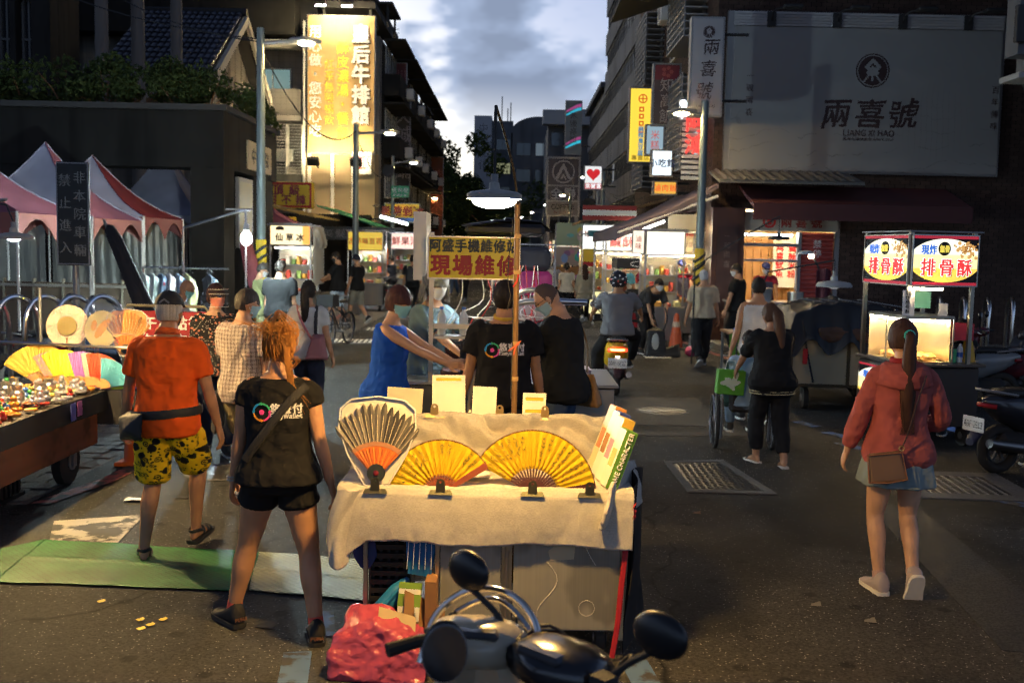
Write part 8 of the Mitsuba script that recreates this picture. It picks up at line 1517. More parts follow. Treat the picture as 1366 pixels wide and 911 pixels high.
# -- man in orange
def spots(p, n, uv):
    a, b, w = V_(uv.x * 17 + .6 * F_(uv.x * 22, uv.y * 22), uv.y * 17); c, d, e = V_(uv.x * 46 + 3, uv.y * 46)
    m_ = dr.maximum(1 - mikit.smoothstep(.30, .36, a * (0.7 + .6 * w)), (1 - mikit.smoothstep(.26, .32, c)) * mikit.smoothstep(.55, .56, e))
    ring = (mikit.smoothstep(.10, .13, a) * (1 - mikit.smoothstep(.17, .20, a))) * mikit.smoothstep(.5, .51, w)
    return mikit.mix((.62, .42, .012), (.012, .011, .010), m_ * (1 - .9 * ring))
proc_mat('spotted_cloth', spots, rough=.85, spec=.2, bump=folds, bscale=.03, eps=4e-3)
J = person('man in orange polo shirt, black cap and yellow black patterned shorts', (-2.21, 6.52), yaw=-3, H=1.70, build=1.04, lean=4, feet=((-.13, -.08, .0, 22, 0), (.10, .22, .06, -6, -8)), hands=((-.33, .10, .83), (.33, .06, .80)), poles=((-.5, -1, .1), (.5, -1, .1)), head=(4, -4, 0),
    top=dict(color=(.74, .10, .012), sleeve=.72, hem=.80, loose=1.22, ease=.034, flare=.02, neck=1.45), bottom=dict(kind='shorts', mat='spotted_cloth', len=.93, loose=1.5, ease=.03), sandal=1, shoes=(BLK, (.015, .015, .015)), hair=dict(style='short', color=(.36, .34, .31)), skin='b', mask=(.02, .02, .022))
c = part(J.key, 'cap', xf(J.Hm, fuse(unman(man(xf(pose(0, -.008, .03), ball(1, (0, 0, 0), 3, (.092, .112, .108)))) - man(bx(-.2, .2, -.2, .2, -.2, .045))), hull([(-.075, .06, .05), (.075, .06, .05), (-.055, .17, .035), (.055, .17, .035), (0, .19, .035), (0, .07, .06)]))), mat((.014, .015, .018), .8), smooth=35); part(c, 'buckle', xf(J.Hm, tube([[-.03, -.108, .052], [0, -.113, .075], [.03, -.108, .052]], .008, 6)), GREYM)
part(J.key, 'collar', tube(J.bend([(.068 * math.cos(a), -.01 + .064 * math.sin(a), 1.465 - .012 * math.sin(a)) for a in np.linspace(0, 6.28, 20)]), [(.010, .022)] * 20, 8), mat((.62, .10, .012), .85), smooth=True); part(J.key, 'collar_trim', tube(J.bend([(.079 * math.cos(a), -.01 + .074 * math.sin(a), 1.452 - .012 * math.sin(a)) for a in np.linspace(0, 6.28, 20)]), .003, 5), mat((.25, .05, .02), .8))
part(J.key, 'waist_belt', tube(J.bend([(.222 * math.cos(a), .178 * math.sin(a) - .005, .955 + .02 * math.cos(a)) for a in np.linspace(0, 6.28, 24)]), [(.006, .028)] * 24, 8), DARK, smooth=40); k = part(J.key, 'waist_bag', relax(unman(man(hull(J.bend([(-.27, -.10, .78), (-.08, -.215, .80), (-.28, .08, .80), (-.27, -.12, .93), (-.07, -.215, .97), (-.27, .08, .95), (-.18, -.235, .86)]))).refine_to_length(.03)), 4), DARK, smooth=True); part(J.key, 'wristwatch', tube([J.arms[0][2] + (math.cos(a) * .036, math.sin(a) * .036, .01) for a in np.linspace(0, 6.28, 14)], [(.005, .012)] * 14, 6), mat((.06, .03, .02), .5))
# -- man in plaid
def plaid(p, n, uv):
    u, v = uv.x * 30, uv.y * 30
    fu, fv = u - dr.floor(u), v - dr.floor(v)
    a = dr.select((fu < .16) | ((fu > .26) & (fu < .36)), .62, 0.0); b = dr.select((fv < .16) | ((fv > .26) & (fv < .36)), .62, 0.0)
    return mikit.mix((.46, .38, .32), (.035, .018, .02), dr.minimum(.92, a + b * .8)) * (.9 + .2 * N_(uv.x * 300, uv.y * 300))
proc_mat('plaid_cloth', plaid, rough=.9, spec=.2, bump=folds, bscale=.03, eps=4e-3)
J = person('man in plaid short sleeved shirt and khaki shorts seen from behind', (-2.17, 8.25), yaw=-18, H=1.66, build=1.05, feet=((-.09, .15, 0, 10, 0), (.12, -.22, .05, -5, 25)), hands=((-.27, .15, .84), (.27, -.02, .82)), head=(-40, -8, 0), top=dict(mat='plaid_cloth', color=0, sleeve=.78, hem=.77, loose=1.3, ease=.036, flare=.02), bottom=dict(kind='shorts', color=(.18, .15, .075), len=.95, loose=1.4), sandal=2, shoes=((.04, .12, .3), (.35, .35, .38)), hair=dict(style='short', color=(.05, .042, .036)), mask=(.30, .48, .52), skin='a')
solo('black_bag', 'black shoulder bag at the left side of the man in plaid', 'bag', relax(unman(man(hull([(-.33, 0, .5), (-.2, -.12, .5), (-.33, .2, .52), (-.3, 0, .85), (-.2, -.1, .82), (-.3, .18, .84)])).refine_to_length(.04)), 4), DARK, m=J.M, smooth=True)
# -- woman with face shield
def flowers(p, n, uv):
    a, b, w = V_(uv.x * 26, uv.y * 26); c, d, e = V_(uv.x * 55 + 7, uv.y * 55)
    col = mikit.mix((.012, .012, .014), (.45, .16, .10), (1 - mikit.smoothstep(.24, .30, a)) * mikit.smoothstep(.4, .41, w)); return mikit.mix(col, (.5, .46, .36), (1 - mikit.smoothstep(.2, .26, c)) * mikit.smoothstep(.62, .63, e))
proc_mat('flower_cloth', flowers, rough=.85, spec=.2)
J = person('woman in a clear face shield and black flowered top facing the camera', (-2.82, 9.7), yaw=205, H=1.63, sex='f', build=1.12, hands=((-.22, .18, .92), (.24, .05, .82)), head=(18, 0, 0), top=dict(mat='flower_cloth', color=0, sleeve=.8, hem=.80, loose=1.25, ease=.026), bottom=dict(kind='trousers', color=NAVY), hair=dict(style='short', color=(.03, .014, .012), rough=.008, size=1.06), mask=(.62, .22, .14), skin='c')
n = part(J.key, 'face_shield', xf(J.Hm, sheet(lambda u, v: (.105 * np.sin((u - .5) * 2.6), .015 + .115 * np.cos((u - .5) * 2.6), .075 - .17 * v), 16, 4)), 'glass'); part(n, 'rim', xf(J.Hm, join(*[tube([[.106 * math.sin(t), .015 + .116 * math.cos(t), z] for t in np.linspace(-1.3, 1.3, 14)], .0035, 5) for z in (.075, .03, -.095)])), mat((.55, .5, .42), .3)); part(J.key, 'shoulder_strap', tube(J.bend([(-.10, .12, 1.0), (-.06, .135, 1.25), (-.02, .06, 1.44)]), [(.015, .004)] * 3, 6, .04), DARK)
# -- woman with ponytail and backpack
J = person('woman in white tee with long dark ponytail and patterned backpack strap', (-2.24, 11.2), yaw=-6, H=1.63, sex='f', build=1.1, feet=WALK, hands=((-.27, .03, .82), (.27, .05, .85)), top=dict(color=(.50, .49, .47), sleeve=.62, hem=.82, loose=1.25, ease=.03), bottom=dict(kind='trousers', color=NAVY), hair=dict(style='tail', color=DH, tails=[([(0, -.10, .06), (0, -.15, .02), (0, -.15, -.12), (.0, -.13, -.28), (-.02, -.12, -.40)], [.03, .045, .05, .045, .02])]), skin='a')
part(J.key, 'pink_strap', tube(J.bend([(-.10, -.09, 1.44), (-.05, -.14, 1.3), (.05, -.155, 1.12), (.13, -.14, 1.0)]), [(.014, .004)] * 4, 7, .04), mat((.45, .14, .13), .7)); part(J.key, 'black_strap', tube(J.bend([(.12, -.07, 1.43), (.13, -.13, 1.3), (.13, -.14, 1.1)]), [(.02, .005)] * 3, 7, .04), DARK); solo('backpack', 'small flowered backpack on the side of the woman in white', 'backpack', relax(unman(man(hull(J.bend([(.06, -.14, .82), (.26, -.06, .82), (.05, -.28, .84), (.24, -.22, .85), (.10, -.15, 1.12), (.22, -.1, 1.12), (.12, -.25, 1.08), (.2, -.22, 1.08)]))).refine_to_length(.03)), 4), mat((.25, .10, .11), .8), m=J.M, smooth=True)
# -- customers at the repair stall
J = person('person in a blue sleeveless top leaning on the repair counter, blue mask', (-.98, 8.02), yaw=-100, H=1.72, sex='f', build=1.06, lean=7, feet=((-.1, .1, 0, 5, 0), (.1, -.05, 0, -10, 0)), hands=((-.14, .54, 1.10), (.06, .60, 1.08)), poles=((-.6, -.5, -.6), (.6, -.5, -.6)), handrot=(((.1, 1, -.1), (0, 0, -1)), ((-.1, 1, -.1), (0, 0, -1))), head=(-14, -8, 0), top=dict(color=(.012, .075, .42), sleeve=0, hem=.76, ease=.03, flare=.05), bottom=dict(kind='trousers', color=NAVY), hair=dict(style='short', color=(.06, .022, .02), rough=.007, size=1.05), mask=(.22, .50, .52), skin='c')
J = person('person with grey shoulder length hair and bright white mask at the repair stall', (-.74, 8.95), yaw=-130, H=1.84, sex='f', build=1.1, lean=10, hands=((-.12, .52, 1.02), (.1, .55, 1.0)), poles=((-.6, -.5, -.6), (.6, -.5, -.6)), head=(-22, -5, 0), top=dict(color=(.10, .15, .17), sleeve=.9, hem=.76, ease=.034), bottom=dict(kind='trousers', color=DKGREY), hair=dict(style='long', color=(.15, .145, .135), rough=.010, size=1.12, nape=-.12, strands=[([(k_ * rb.uniform(.06, .09), rb.uniform(-.09, .02), .05), (k_ * .11, rb.uniform(-.08, .02), -.05), (k_ * rb.uniform(.10, .14), rb.uniform(-.08, .01), -.15)], [.006, .006, .002]) for k_ in (-1, 1) for _ in range(22)]), mask=(.72, .72, .70), skin='c')
J = person('man in black logo tee standing with his back at the repair stall', (-.06, 7.62), yaw=2, H=1.785, build=1.06, feet=((-.14, 0, 0, 8, 0), (.14, .02, 0, -8, 0)), hands=((-.31, .05, .80), (.29, .05, .80)), head=(0, 12, 0), top=dict(color=BLK, sleeve=.66, hem=.82, loose=1.3, ease=.034), bottom=dict(kind='trousers', color=DKGREY, loose=1.15), hair=dict(style='short', color=DH), skin='b')
logo(J, .056, -.085, 1.235); part(J.key, 'lanyard', tube(J.bend([(.075 * math.cos(a), -.012 + .07 * math.sin(a), 1.462 + .015 * math.sin(a)) for a in np.linspace(0, 6.28, 20)]), [(.006, .014)] * 20, 7), mat((.55, .34, .04), .7), smooth=True)
solo('plastic_bag', 'pinkish carrier bag held by the man in the black logo tee', 'bag', ripple(relax(unman(man(hull([(.18, -.02, .42), (.40, .02, .42), (.2, .12, .45), (.38, .14, .45), (.24, .04, .80), (.33, .06, .80)])).refine_to_length(.025)), 3), .02, 12, 4), mat((.30, .13, .17), .3), m=J.M, smooth=True)
J = person('bald man with glasses and blue mask looking down at the stall', (.40, 8.0), yaw=72, H=1.80, build=1.15, lean=7, feet=((-.12, .05, 0, 8, 0), (.14, 0, 0, -8, 0)), hands=((-.10, .42, 1.04), (.04, .46, 1.06)), poles=((-.5, -.6, -.8), (.5, -.6, -.8)), head=(18, -34, 0), top=dict(color=(.014, .016, .018), sleeve=.85, hem=.80, loose=1.35, ease=.04), bottom=dict(kind='trousers', color=DENIM), hair=dict(style='shaved', color=(.10, .065, .05)), mask=(.35, .55, .60), skin='c')
part(J.key, 'glasses', xf(J.Hm, join(*[tube([[k_ * .033 + .024 * math.cos(a), .098, .006 + .016 * math.sin(a)] for a in np.linspace(0, 6.28, 16)], .002, 5) for k_ in (-1, 1)], *[tube([[k_ * .057, .098, .01], [k_ * .078, .0, .012]], .002, 5) for k_ in (-1, 1)])), DARK); part(J.key, 'bag_strap', tube(J.bend([(-.10, .08, 1.43), (.02, -.02, 1.475), (.10, -.13, 1.38), (.16, -.16, 1.2), (.20, -.14, 1.0)]), [(.018, .004)] * 5, 8, .04), mat((.22, .17, .11), .7)); solo('shoulder_bag', 'tan shoulder bag at the hip of the bald man', 'bag', relax(unman(man(hull([(.16, -.24, .74), (.27, .0, .74), (.24, -.26, .76), (.17, -.2, 1.0), (.24, .0, .98), (.26, -.18, .98)])).refine_to_length(.03)), 4), mat((.30, .17, .07), .6), m=J.M, smooth=True)
J = person('person in black printed tee seated on the far side of the repair stall', (-.42, 10.2), yaw=25, H=1.68, pz=.62, lean=18, feet=((-.12, .32, 0, 0, 0), (.12, .32, 0, 0, 0)), hands=((-.15, .45, .85), (.15, .45, .85)), top=dict(color=BLK, sleeve=.7, hem=.84, loose=1.2), bottom=dict(kind='trousers', color=DKGREY), hair=dict(style='short', color=DH), lo=True); logo(J, .05, -.06, 1.0)
solo('folding_stool', 'low stool under the seated person behind the repair stall', 'stool', [bx(-.2, .2, -.2, .15, .47, .5), *[bx(x, x + .03, y, y + .03, 0, .47) for x in (-.18, .15) for y in (-.18, .1)]], GREYM, m=J.M)
# -- right foreground: woman in red hoodie
J = person('young woman in red hooded jacket and pale skirt walking away, long ponytail', (2.36, 6.15), yaw=-3, H=1.645, sex='f', build=1.0, feet=((-.09, -.06, .0, 8, 0), (.085, -.16, .05, -3, 62)), hands=((-.29, .10, .86), (.17, .20, 1.0)), poles=((-.5, -1, .1), (.7, -.9, -.2)), head=(3, -3, 0), knees=((0, 1, 0), (0, 1, 0)), top=dict(color=(.34, .085, .075), sleeve=1.9, hem=.80, loose=1.22, ease=.036, flare=.03, amp=.22, name='hooded_jacket'), bottom=dict(kind='skirt', hem=.685, color=(.20, .25, .26)), shoes=((.36, .30, .29), (.62, .58, .50)), socks=(.4, .25, .22), hair=dict(style='tail', color=(.05, .022, .014), size=1.03, nape=-.055, tails=[([(0, -.095, .035), (0, -.135, .02), (-.008, -.15, -.10), (-.012, -.145, -.30), (-.004, -.13, -.48), (.002, -.12, -.60)], [.022, .03, .042, .045, .036, .008])], strands=[([(rb.uniform(-.02, .02), -.15, -.1), (rb.uniform(-.05, .03), -.165, -.3), (rb.uniform(-.05, .04), -.15, -.58)], [.002, .002, .0006]) for _ in range(70)]), skin='c')
part(J.key, 'hair_tie', xf(J.Hm, tube([[.028 * math.cos(a), -.120, .028 + .028 * math.sin(a)] for a in np.linspace(0, 6.28, 14)], .009, 7)), mat((.03, .35, .30), .6))
hood = lambda u, v: tuple(J.bend(np.stack([(.10 + .075 * v) * np.sin((u - .5) * 4.6), -.02 - (.09 + .05 * v) * np.cos((u - .5) * 4.6) - .025 * np.sin(v * np.pi), 1.45 - .15 * v * (.35 + .65 * np.cos((u - .5) * 2.6)) + .02 * np.sin(v * np.pi)], -1).reshape(-1, 3)).reshape(u.shape + (3,)).transpose(2, 0, 1))
hm_ = ripple(sheet(hood, 40, 14, .022), .008, 14, 3); part(J.key, 'hood', hm_, 'vc_cloth', smooth=True, color=tint(hm_, (.34, .085, .075), .22, 40, 2)); part(J.key, 'inner_top', tube(J.bend([(.072 * math.cos(a), -.012 + .066 * math.sin(a), 1.455) for a in np.linspace(0, 6.28, 20)]), [(.012, .03)] * 20, 7), mat((.30, .015, .02), .8), smooth=True)
k = thing('handbag', 'brown checked crossbody bag at the left hip of the woman in red', 'handbag', m=J.M @ pose(-.13, -.21, .83, rz=-14, ry=-10)); part(k, 'body', relax(unman(man(hull([(-.11, -.03, -.09), (.11, -.03, -.09), (-.11, .04, -.09), (.11, .04, -.09), (-.09, -.01, .09), (.09, -.01, .09), (-.09, .03, .09), (.09, .03, .09)])).refine_to_length(.02)), 4), mat((.13, .075, .04), .45), smooth=True); part(k, 'trim', [tube([[-.11, -.035, -.08], [-.1, -.025, .085], [.1, -.025, .085], [.11, -.035, -.08], [0, -.04, -.09], [-.11, -.035, -.08]], .005, 6)], mat((.22, .09, .04), .5)); part(k, 'strap', tube([[.09, 0, .09], [.14, -.01, .18], [.22, .02, .36], [.30, .08, .52]], [(.012, .004)] * 4, 6, .04), mat((.10, .05, .03), .5)); part(k, 'ring', tube([[.10 + .014 * math.cos(a), -.02, .11 + .014 * math.sin(a)] for a in np.linspace(0, 6.28, 12)], .004, 5), mat((.6, .45, .15), .25, .9))
# -- wheelchair pair and man in vest
J = person('woman with long brown hair in black striped tee pushing the wheelchair', (2.52, 9.82), yaw=8, H=1.55, sex='f', build=1.2, lean=8, feet=((-.10, .12, .0, 10, 0), (.10, -.16, .0, -10, 8)), hands=((-.26, .42, .93), (.24, .40, .95)), poles=((-.8, -.7, .2), (.8, -.7, .2)), head=(22, -6, 0), top=dict(color=BLK, sleeve=.98, hem=.74, loose=1.4, ease=.04), bottom=dict(kind='trousers', color=(.014, .014, .016), loose=1.1, len=1.85), sandal=2, shoes=(BLK, (.5, .48, .44)), hair=dict(style='tail', color=(.085, .04, .02), tails=[([(0, -.08, .05), (-.01, -.12, -.02), (-.02, -.14, -.16), (-.02, -.135, -.32), (-.03, -.13, -.42)], [.04, .06, .06, .05, .015])]), skin='a')
part(J.key, 'hem_stripe', [tube(J.bend([((.235 + dx) * math.cos(a), (.185 + dx) * math.sin(a) - .008, z) for a in np.linspace(0, 6.28, 30)]), .005, 5) for z, dx in ((.775, .008), (.80, .005))], mat((.50, .42, .22), .7))
J = person('person seated in the wheelchair, seen only by jeans and a pale blue sleeve', (2.43, 10.42), yaw=-6, H=1.55, pz=.60, feet=((-.13, .55, .14, 0, 0), (.13, .55, .14, 0, 0)), hands=((-.24, .25, .80), (.22, .25, .80)), head=(0, -25, 0), lean=-2, top=dict(color=(.28, .40, .52), sleeve=1.8, hem=.86), bottom=dict(kind='trousers', color=(.12, .19, .30)), hair=dict(style='short', color=DH), lo=True)
J = person('man in white tank top with a shaved nape walking beside the wheelchair', (2.95, 12.3), yaw=8, H=1.73, build=1.1, feet=WALK, hands=((-.30, .06, .80), (.28, .1, .85)), head=(-6, 0, 0), top=dict(color=(.58, .56, .53), sleeve=0, hem=.80, ease=.024, neck=1.40), bottom=dict(kind='trousers', color=DKGREY), hair=dict(style='short', color=DH), skin='b', lo=True)
# -- rider
J = person('scooter rider in grey tee and patterned black helmet', (1.52, 14.78), yaw=-4, H=1.72, build=1.16, pz=.90, lean=6, feet=((-.26, .14, .06, 18, 0), (.20, .42, .30, -6, 0)), hands=((-.36, .44, 1.07), (.36, .44, 1.07)), poles=((-1, -.4, -.5), (1, -.4, -.5)), knees=((-.5, 1, .3), (.5, 1, .3)), head=(2, 0, 0), top=dict(color=(.17, .17, .18), sleeve=.78, hem=.84, loose=1.3, ease=.036), bottom=dict(kind='trousers', color=(.012, .012, .014), loose=1.2), skin='b', sit=True, lo=True)
k = thing('helmet', 'black helmet with white and red checks on the scooter rider', 'helmet', m=J.M @ J.Hm); put(k, unman(man(ball(1, (0, -.005, .03), 3, (.125, .145, .135))) - man(bx(-.3, .3, -.3, .3, -.5, -.075)) - man(bx(-.10, .10, .03, .4, -.3, .05))), mat((.014, .013, .018), .2), smooth=40)
for i in range(26):
    a, z = i * 2.4, .10 - .15 * (i / 26); r = math.sqrt(max(0, 1 - ((z - .03) / .135) ** 2)); part(k, 'check', xf(pose(.126 * r * math.cos(a), -.005 + .146 * r * math.sin(a), z, rz=math.degrees(a)), bx(-.006, .004, -.012, .012, -.010, .010, .002)), WHITE if i % 3 else RED)
# -- right middle ground
J = person('older man in beige shirt and dark trousers walking away by the kerb', (3.40, 18.3), yaw=2, H=1.70, build=1.08, feet=WALK2, hands=((-.30, .02, .80), (.30, .05, .80)), top=dict(color=(.46, .37, .25), sleeve=.85, hem=.86, loose=1.3, ease=.034), bottom=dict(kind='trousers', color=(.022, .022, .024), loose=1.2), hair=dict(style='short', color=(.42, .41, .40)), skin='a', lo=True)
J = person('man in dark grey tee and white mask bending over a backpack', (2.62, 20.4), yaw=-150, H=1.72, build=1.05, lean=66, pz=.88, feet=((-.14, 0, 0, 8, 0), (.14, .1, 0, -8, 0)), hands=((-.16, .50, .74), (.10, .45, .50)), poles=((-.5, -.2, .3), (.5, -.2, .3)), head=(-10, 26, 0), top=dict(color=(.04, .038, .038), sleeve=.8, hem=.84, loose=1.2, ease=.03), bottom=dict(kind='trousers', color=(.02, .018, .018), loose=1.15), shoes=(BLK, (.5, .5, .5)), mask=(.62, .62, .60), hair=dict(style='short', color=DH), skin='a', lo=True)
k = thing('backpack', 'black backpack with pale panel held upright by the bending man', 'backpack', at=(2.78, 19.75, 0)); part(k, 'body', relax(unman(man(hull([(-.2, -.12, .0), (.2, -.12, 0), (-.2, .12, 0), (.2, .12, 0), (-.16, -.1, .5), (.16, -.1, .5), (-.16, .1, .5), (.16, .1, .5), (0, 0, .58)])).refine_to_length(.05)), 4), mat((.015, .015, .017), .55), smooth=True); part(k, 'panel', ball(1, (-.02, -.125, .3), 2, (.07, .01, .16)), mat((.3, .3, .3), .5)); part(k, 'strap', [tube([[.14, -.02, .5], [.2, -.05, .75], [.16, -.05, .95]], [(.015, .005)] * 3, 6, .04)], DARK)
J = person('man in black tee and mask standing at the noodle shop counter', (4.42, 20.2), yaw=60, H=1.80, build=1.08, hands=((-.28, .12, .85), (.3, .08, .86)), poles=((-.8, -.6, .2), (.8, -.6, .2)), head=(10, -6, 0), top=dict(color=BLK, sleeve=.7, hem=.82, loose=1.25, ease=.03), bottom=dict(kind='trousers', color=BLK), hair=dict(style='short', color=DH), mask=(.62, .62, .62), skin='a', lo=True)
def worker(lb, x, y, yaw):
    J = person(lb, (x, y, .12), yaw=yaw, H=1.70, hands=((-.2, .38, 1.0), (.2, .38, 1.0)), poles=((-.7, -.5, -.5), (.7, -.5, -.5)), head=(0, -14, 0), top=dict(color=(.22, .015, .03), sleeve=.7, hem=.84, loose=1.2), bottom=dict(kind='trousers', color=DKGREY), hair=dict(style='short', color=DH), mask=(.5, .5, .52), lo=True)
    part(J.key, 'cap', xf(J.Hm, join(unman(man(ball(1, (0, -.006, .032), 2, (.094, .113, .11))) - man(bx(-.2, .2, -.2, .2, -.3, .05))), hull([(-.07, .07, .05), (.07, .07, .05), (-.05, .17, .04), (.05, .17, .04), (0, .08, .06)]))), mat((.06, .07, .22), .7)); part(J.key, 'apron', sheet(lambda u, v: tuple(J.bend(np.stack([(u - .5) * .3, .15 + .0 * u, 1.30 - .5 * v], -1).reshape(-1, 3)).reshape(u.shape + (3,)).transpose(2, 0, 1)), 4, 8), mat((.03, .03, .06), .8))
worker('cook in red shirt and blue cap behind the noodle shop counter', 5.45, 22.2, 175); worker('cook in red shirt and blue cap right of the nearest lamp post', 3.92, 24.0, 185); worker('cook in dark red shirt under the blank light box', 3.0, 22.9, 185)
J = person('man in teal tee with a cross strap at the lit food stalls', (2.72, 25.2), yaw=-20, H=1.76, hands=((-.27, .1, .85), (.27, .1, .85)), top=dict(color=(.06, .20, .24), sleeve=.7, hem=.82, loose=1.2), bottom=dict(kind='trousers', color=DKGREY), hair=dict(style='short', color=DH), lo=True)
J = person('girl with long reddish hair and white dress beside the man in teal', (2.62, 24.4), yaw=-10, H=1.5, sex='f', top=dict(color=(.45, .42, .38), sleeve=.8, hem=.80), bottom=dict(kind='skirt', hem=.5, color=(.45, .42, .38)), hair=dict(style='long', color=(.16, .05, .025), tails=[([(0, -.06, .03), (0, -.12, -.1), (0, -.13, -.3), (0, -.12, -.45)], [.06, .09, .10, .04])]), lo=True)
# -- couple and crowd down the street
J = person('woman in cream tee and black trousers walking away with a friend', (1.52, 29.2), yaw=-4, H=1.63, sex='f', build=1.1, feet=WALK, top=dict(color=(.50, .45, .36), sleeve=.62, hem=.84, loose=1.25), bottom=dict(kind='trousers', color=BLK), hair=dict(style='tail', color=DH, tails=[([(0, -.09, .0), (0, -.13, -.06), (0, -.12, -.12)], [.03, .04, .01])]), lo=True)
J = person('woman in loose beige cardigan with long brown hair in the couple', (2.02, 29.0), yaw=4, H=1.60, sex='f', build=1.15, feet=WALK2, hands=((-.27, .0, .82), (.33, .1, .78)), top=dict(color=(.36, .31, .22), sleeve=1.7, hem=.66, loose=1.5, ease=.05), bottom=dict(kind='trousers', color=BLK), shoes=((.5, .5, .48), (.6, .6, .6)), hair=dict(style='long', color=(.055, .025, .015), tails=[([(0, -.06, .03), (0, -.12, -.1), (0, -.14, -.28), (0, -.13, -.38)], [.06, .085, .09, .04])]), lo=True)
solo('carrier_bag', 'pale and navy carrier bag held by the woman in the beige cardigan', 'bag', [hull([(.30, .05, .45), (.42, .05, .45), (.30, .2, .45), (.42, .2, .45), (.34, .1, .78), (.37, .13, .78)]), bx(.40, .55, .05, .16, .38, .55, .02)], mat((.3, .3, .42), .5), m=J.M)
crowd = ((1.35, 34, 'f', (.50, .48, .46), BLK, 0, 'woman in white blouse and dark skirt ahead of the couple'), (.9, 36, 'm', (.05, .05, .05), DKGREY, 6, 'man in black tee left of the woman in white blouse'), (1.7, 42, 'm', (.30, .26, .2), DKGREY, 0, 'figure in tan top farther down the right side'), (.2, 45, 'm', (.22, .04, .04), DENIM, 180, 'figure in dark red walking towards the camera far off'), (-.3, 40, 'f', (.2, .2, .22), BLK, 170, 'figure in grey seen over the pink bags'), (2.1, 48, 'f', (.35, .28, .06), DENIM, 10, 'figure in mustard top near the far lamp'), (.7, 52, 'm', (.12, .14, .2), DKGREY, 0, 'small figure in blue grey top down the street'), (1.4, 58, 'm', (.4, .4, .4), DKGREY, 180, 'tiny figure in pale top far down the street'), (-1.2, 47, 'm', (.03, .03, .03), DKGREY, 0, 'tiny figure in black far down the middle of the street'), (2.4, 39, 'm', (.05, .05, .06), DENIM, -20, 'figure in black beside the drink posters'), (.5, 31, 'm', (.06, .07, .05), DKGREY, 5, 'man in olive top left of the couple'), (-.6, 35, 'f', (.45, .42, .40), DENIM, 175, 'woman in pale top coming towards the camera'), (1.0, 39, 'f', (.09, .10, .16), BLK, 0, 'woman in navy top behind the woman in white blouse'), (-1.8, 38, 'm', (.04, .04, .05), DKGREY, 20, 'man in black near the left juice stall'), (-2.4, 42, 'f', (.4, .12, .12), DENIM, 170, 'woman in red top near the left stalls'), (1.9, 55, 'f', (.4, .38, .34), DKGREY, 0, 'tiny figure in cream top by the far right stall'), (.1, 60, 'm', (.08, .08, .1), DKGREY, 0, 'tiny figure in dark top in the far middle'), (-1.0, 64, 'f', (.45, .45, .45), DENIM, 180, 'tiny figure in white top far off on the left'), (2.6, 34, 'm', (.03, .03, .03), DKGREY, 90, 'man in black facing the corner stall'))
for x, y, sx, tc, bc, yw, lb in crowd: J = person(lb, (x, y), yaw=yw, H=1.66 if sx == 'm' else 1.60, sex=sx, feet=WALK if int(x * 10) % 2 else WALK2, hands=HANDW, top=dict(color=tc, sleeve=.7, hem=.84, loose=1.25), bottom=dict(kind='trousers', color=bc), hair=dict(style='short', color=DH, nape=-.07), lo=True)
J = person('rider in dark vest with bright reflective stripes behind the bald man', (.52, 17.5), yaw=0, H=1.72, build=1.1, pz=.82, lean=8, feet=((-.25, .1, .1, 10, 0), (.25, .1, .1, -10, 0)), hands=((-.34, .42, 1.0), (.34, .42, 1.0)), poles=((-1, -.4, -.5), (1, -.4, -.5)), top=dict(color=(.014, .016, .014), sleeve=.85, hem=.84, loose=1.3), bottom=dict(kind='trousers', color=DKGREY), hair=dict(style='short', color=DH, size=1.06), sit=True, lo=True)
part(J.key, 'reflective_stripe', [tube(J.bend([((.185 + .01 * q) * math.cos(a), (.142) * math.sin(a), 1.12 + .12 * q) for a in np.linspace(0, 6.28, 24)]), [(.004, .018)] * 24, 6) for q in (0, 1)], mat((.35, .5, .08), .5)); scooter('dark scooter under the rider with the reflective vest', pose(.52, 17.6, 0, rz=0), (.02, .02, .025), mirrors=False, plate='EPA-2071')
for i, (x, y, a, c, lb) in enumerate(((-3.9, 32, 10, (.03, .03, .035), 'dark scooter parked near the left snack stall'), (-3.4, 39.5, 20, (.2, .2, .2), 'pale scooter parked near the left juice stall'), (2.0, 33, -20, (.05, .02, .02), 'dark red scooter parked before the corner stall'))): scooter(lb, pose(x, y, 0, rz=a), c)
# -- luggage stall: pink bags beside the yellow sign
for i, (x, z, c, lb) in enumerate(((.28, 1.62, (.50, .05, .20), 'bright pink bag hung at the goods stall behind the yellow sign'), (.26, 1.30, (.42, .33, .32), 'pale flowered bag hung below the pink one'), (.30, 1.02, (.05, .05, .06), 'dark bag hung lowest at the goods stall'), (.25, 1.92, (.04, .04, .05), 'black bag hung above the pink one'))): solo('hanging_bag', lb, 'bag', ripple(unman(man(bx(x - .2, x + .2, 12.6, 12.8, z - .16, z + .14, .05)).refine_to_length(.05)), .015, 9, i), mat(c, .6), smooth=50)
solo('bag_stand', 'metal display stand holding the hanging bags', 'stand', [bx(.0, .03, 12.8, 12.83, 0, 2.1), bx(.5, .53, 12.8, 12.83, 0, 2.1), *[bx(0, .53, 12.8, 12.82, z, z + .02) for z in (1.1, 1.45, 1.8, 2.08)], bx(-.05, .6, 12.6, 13.0, 0, .04)], GREYM)
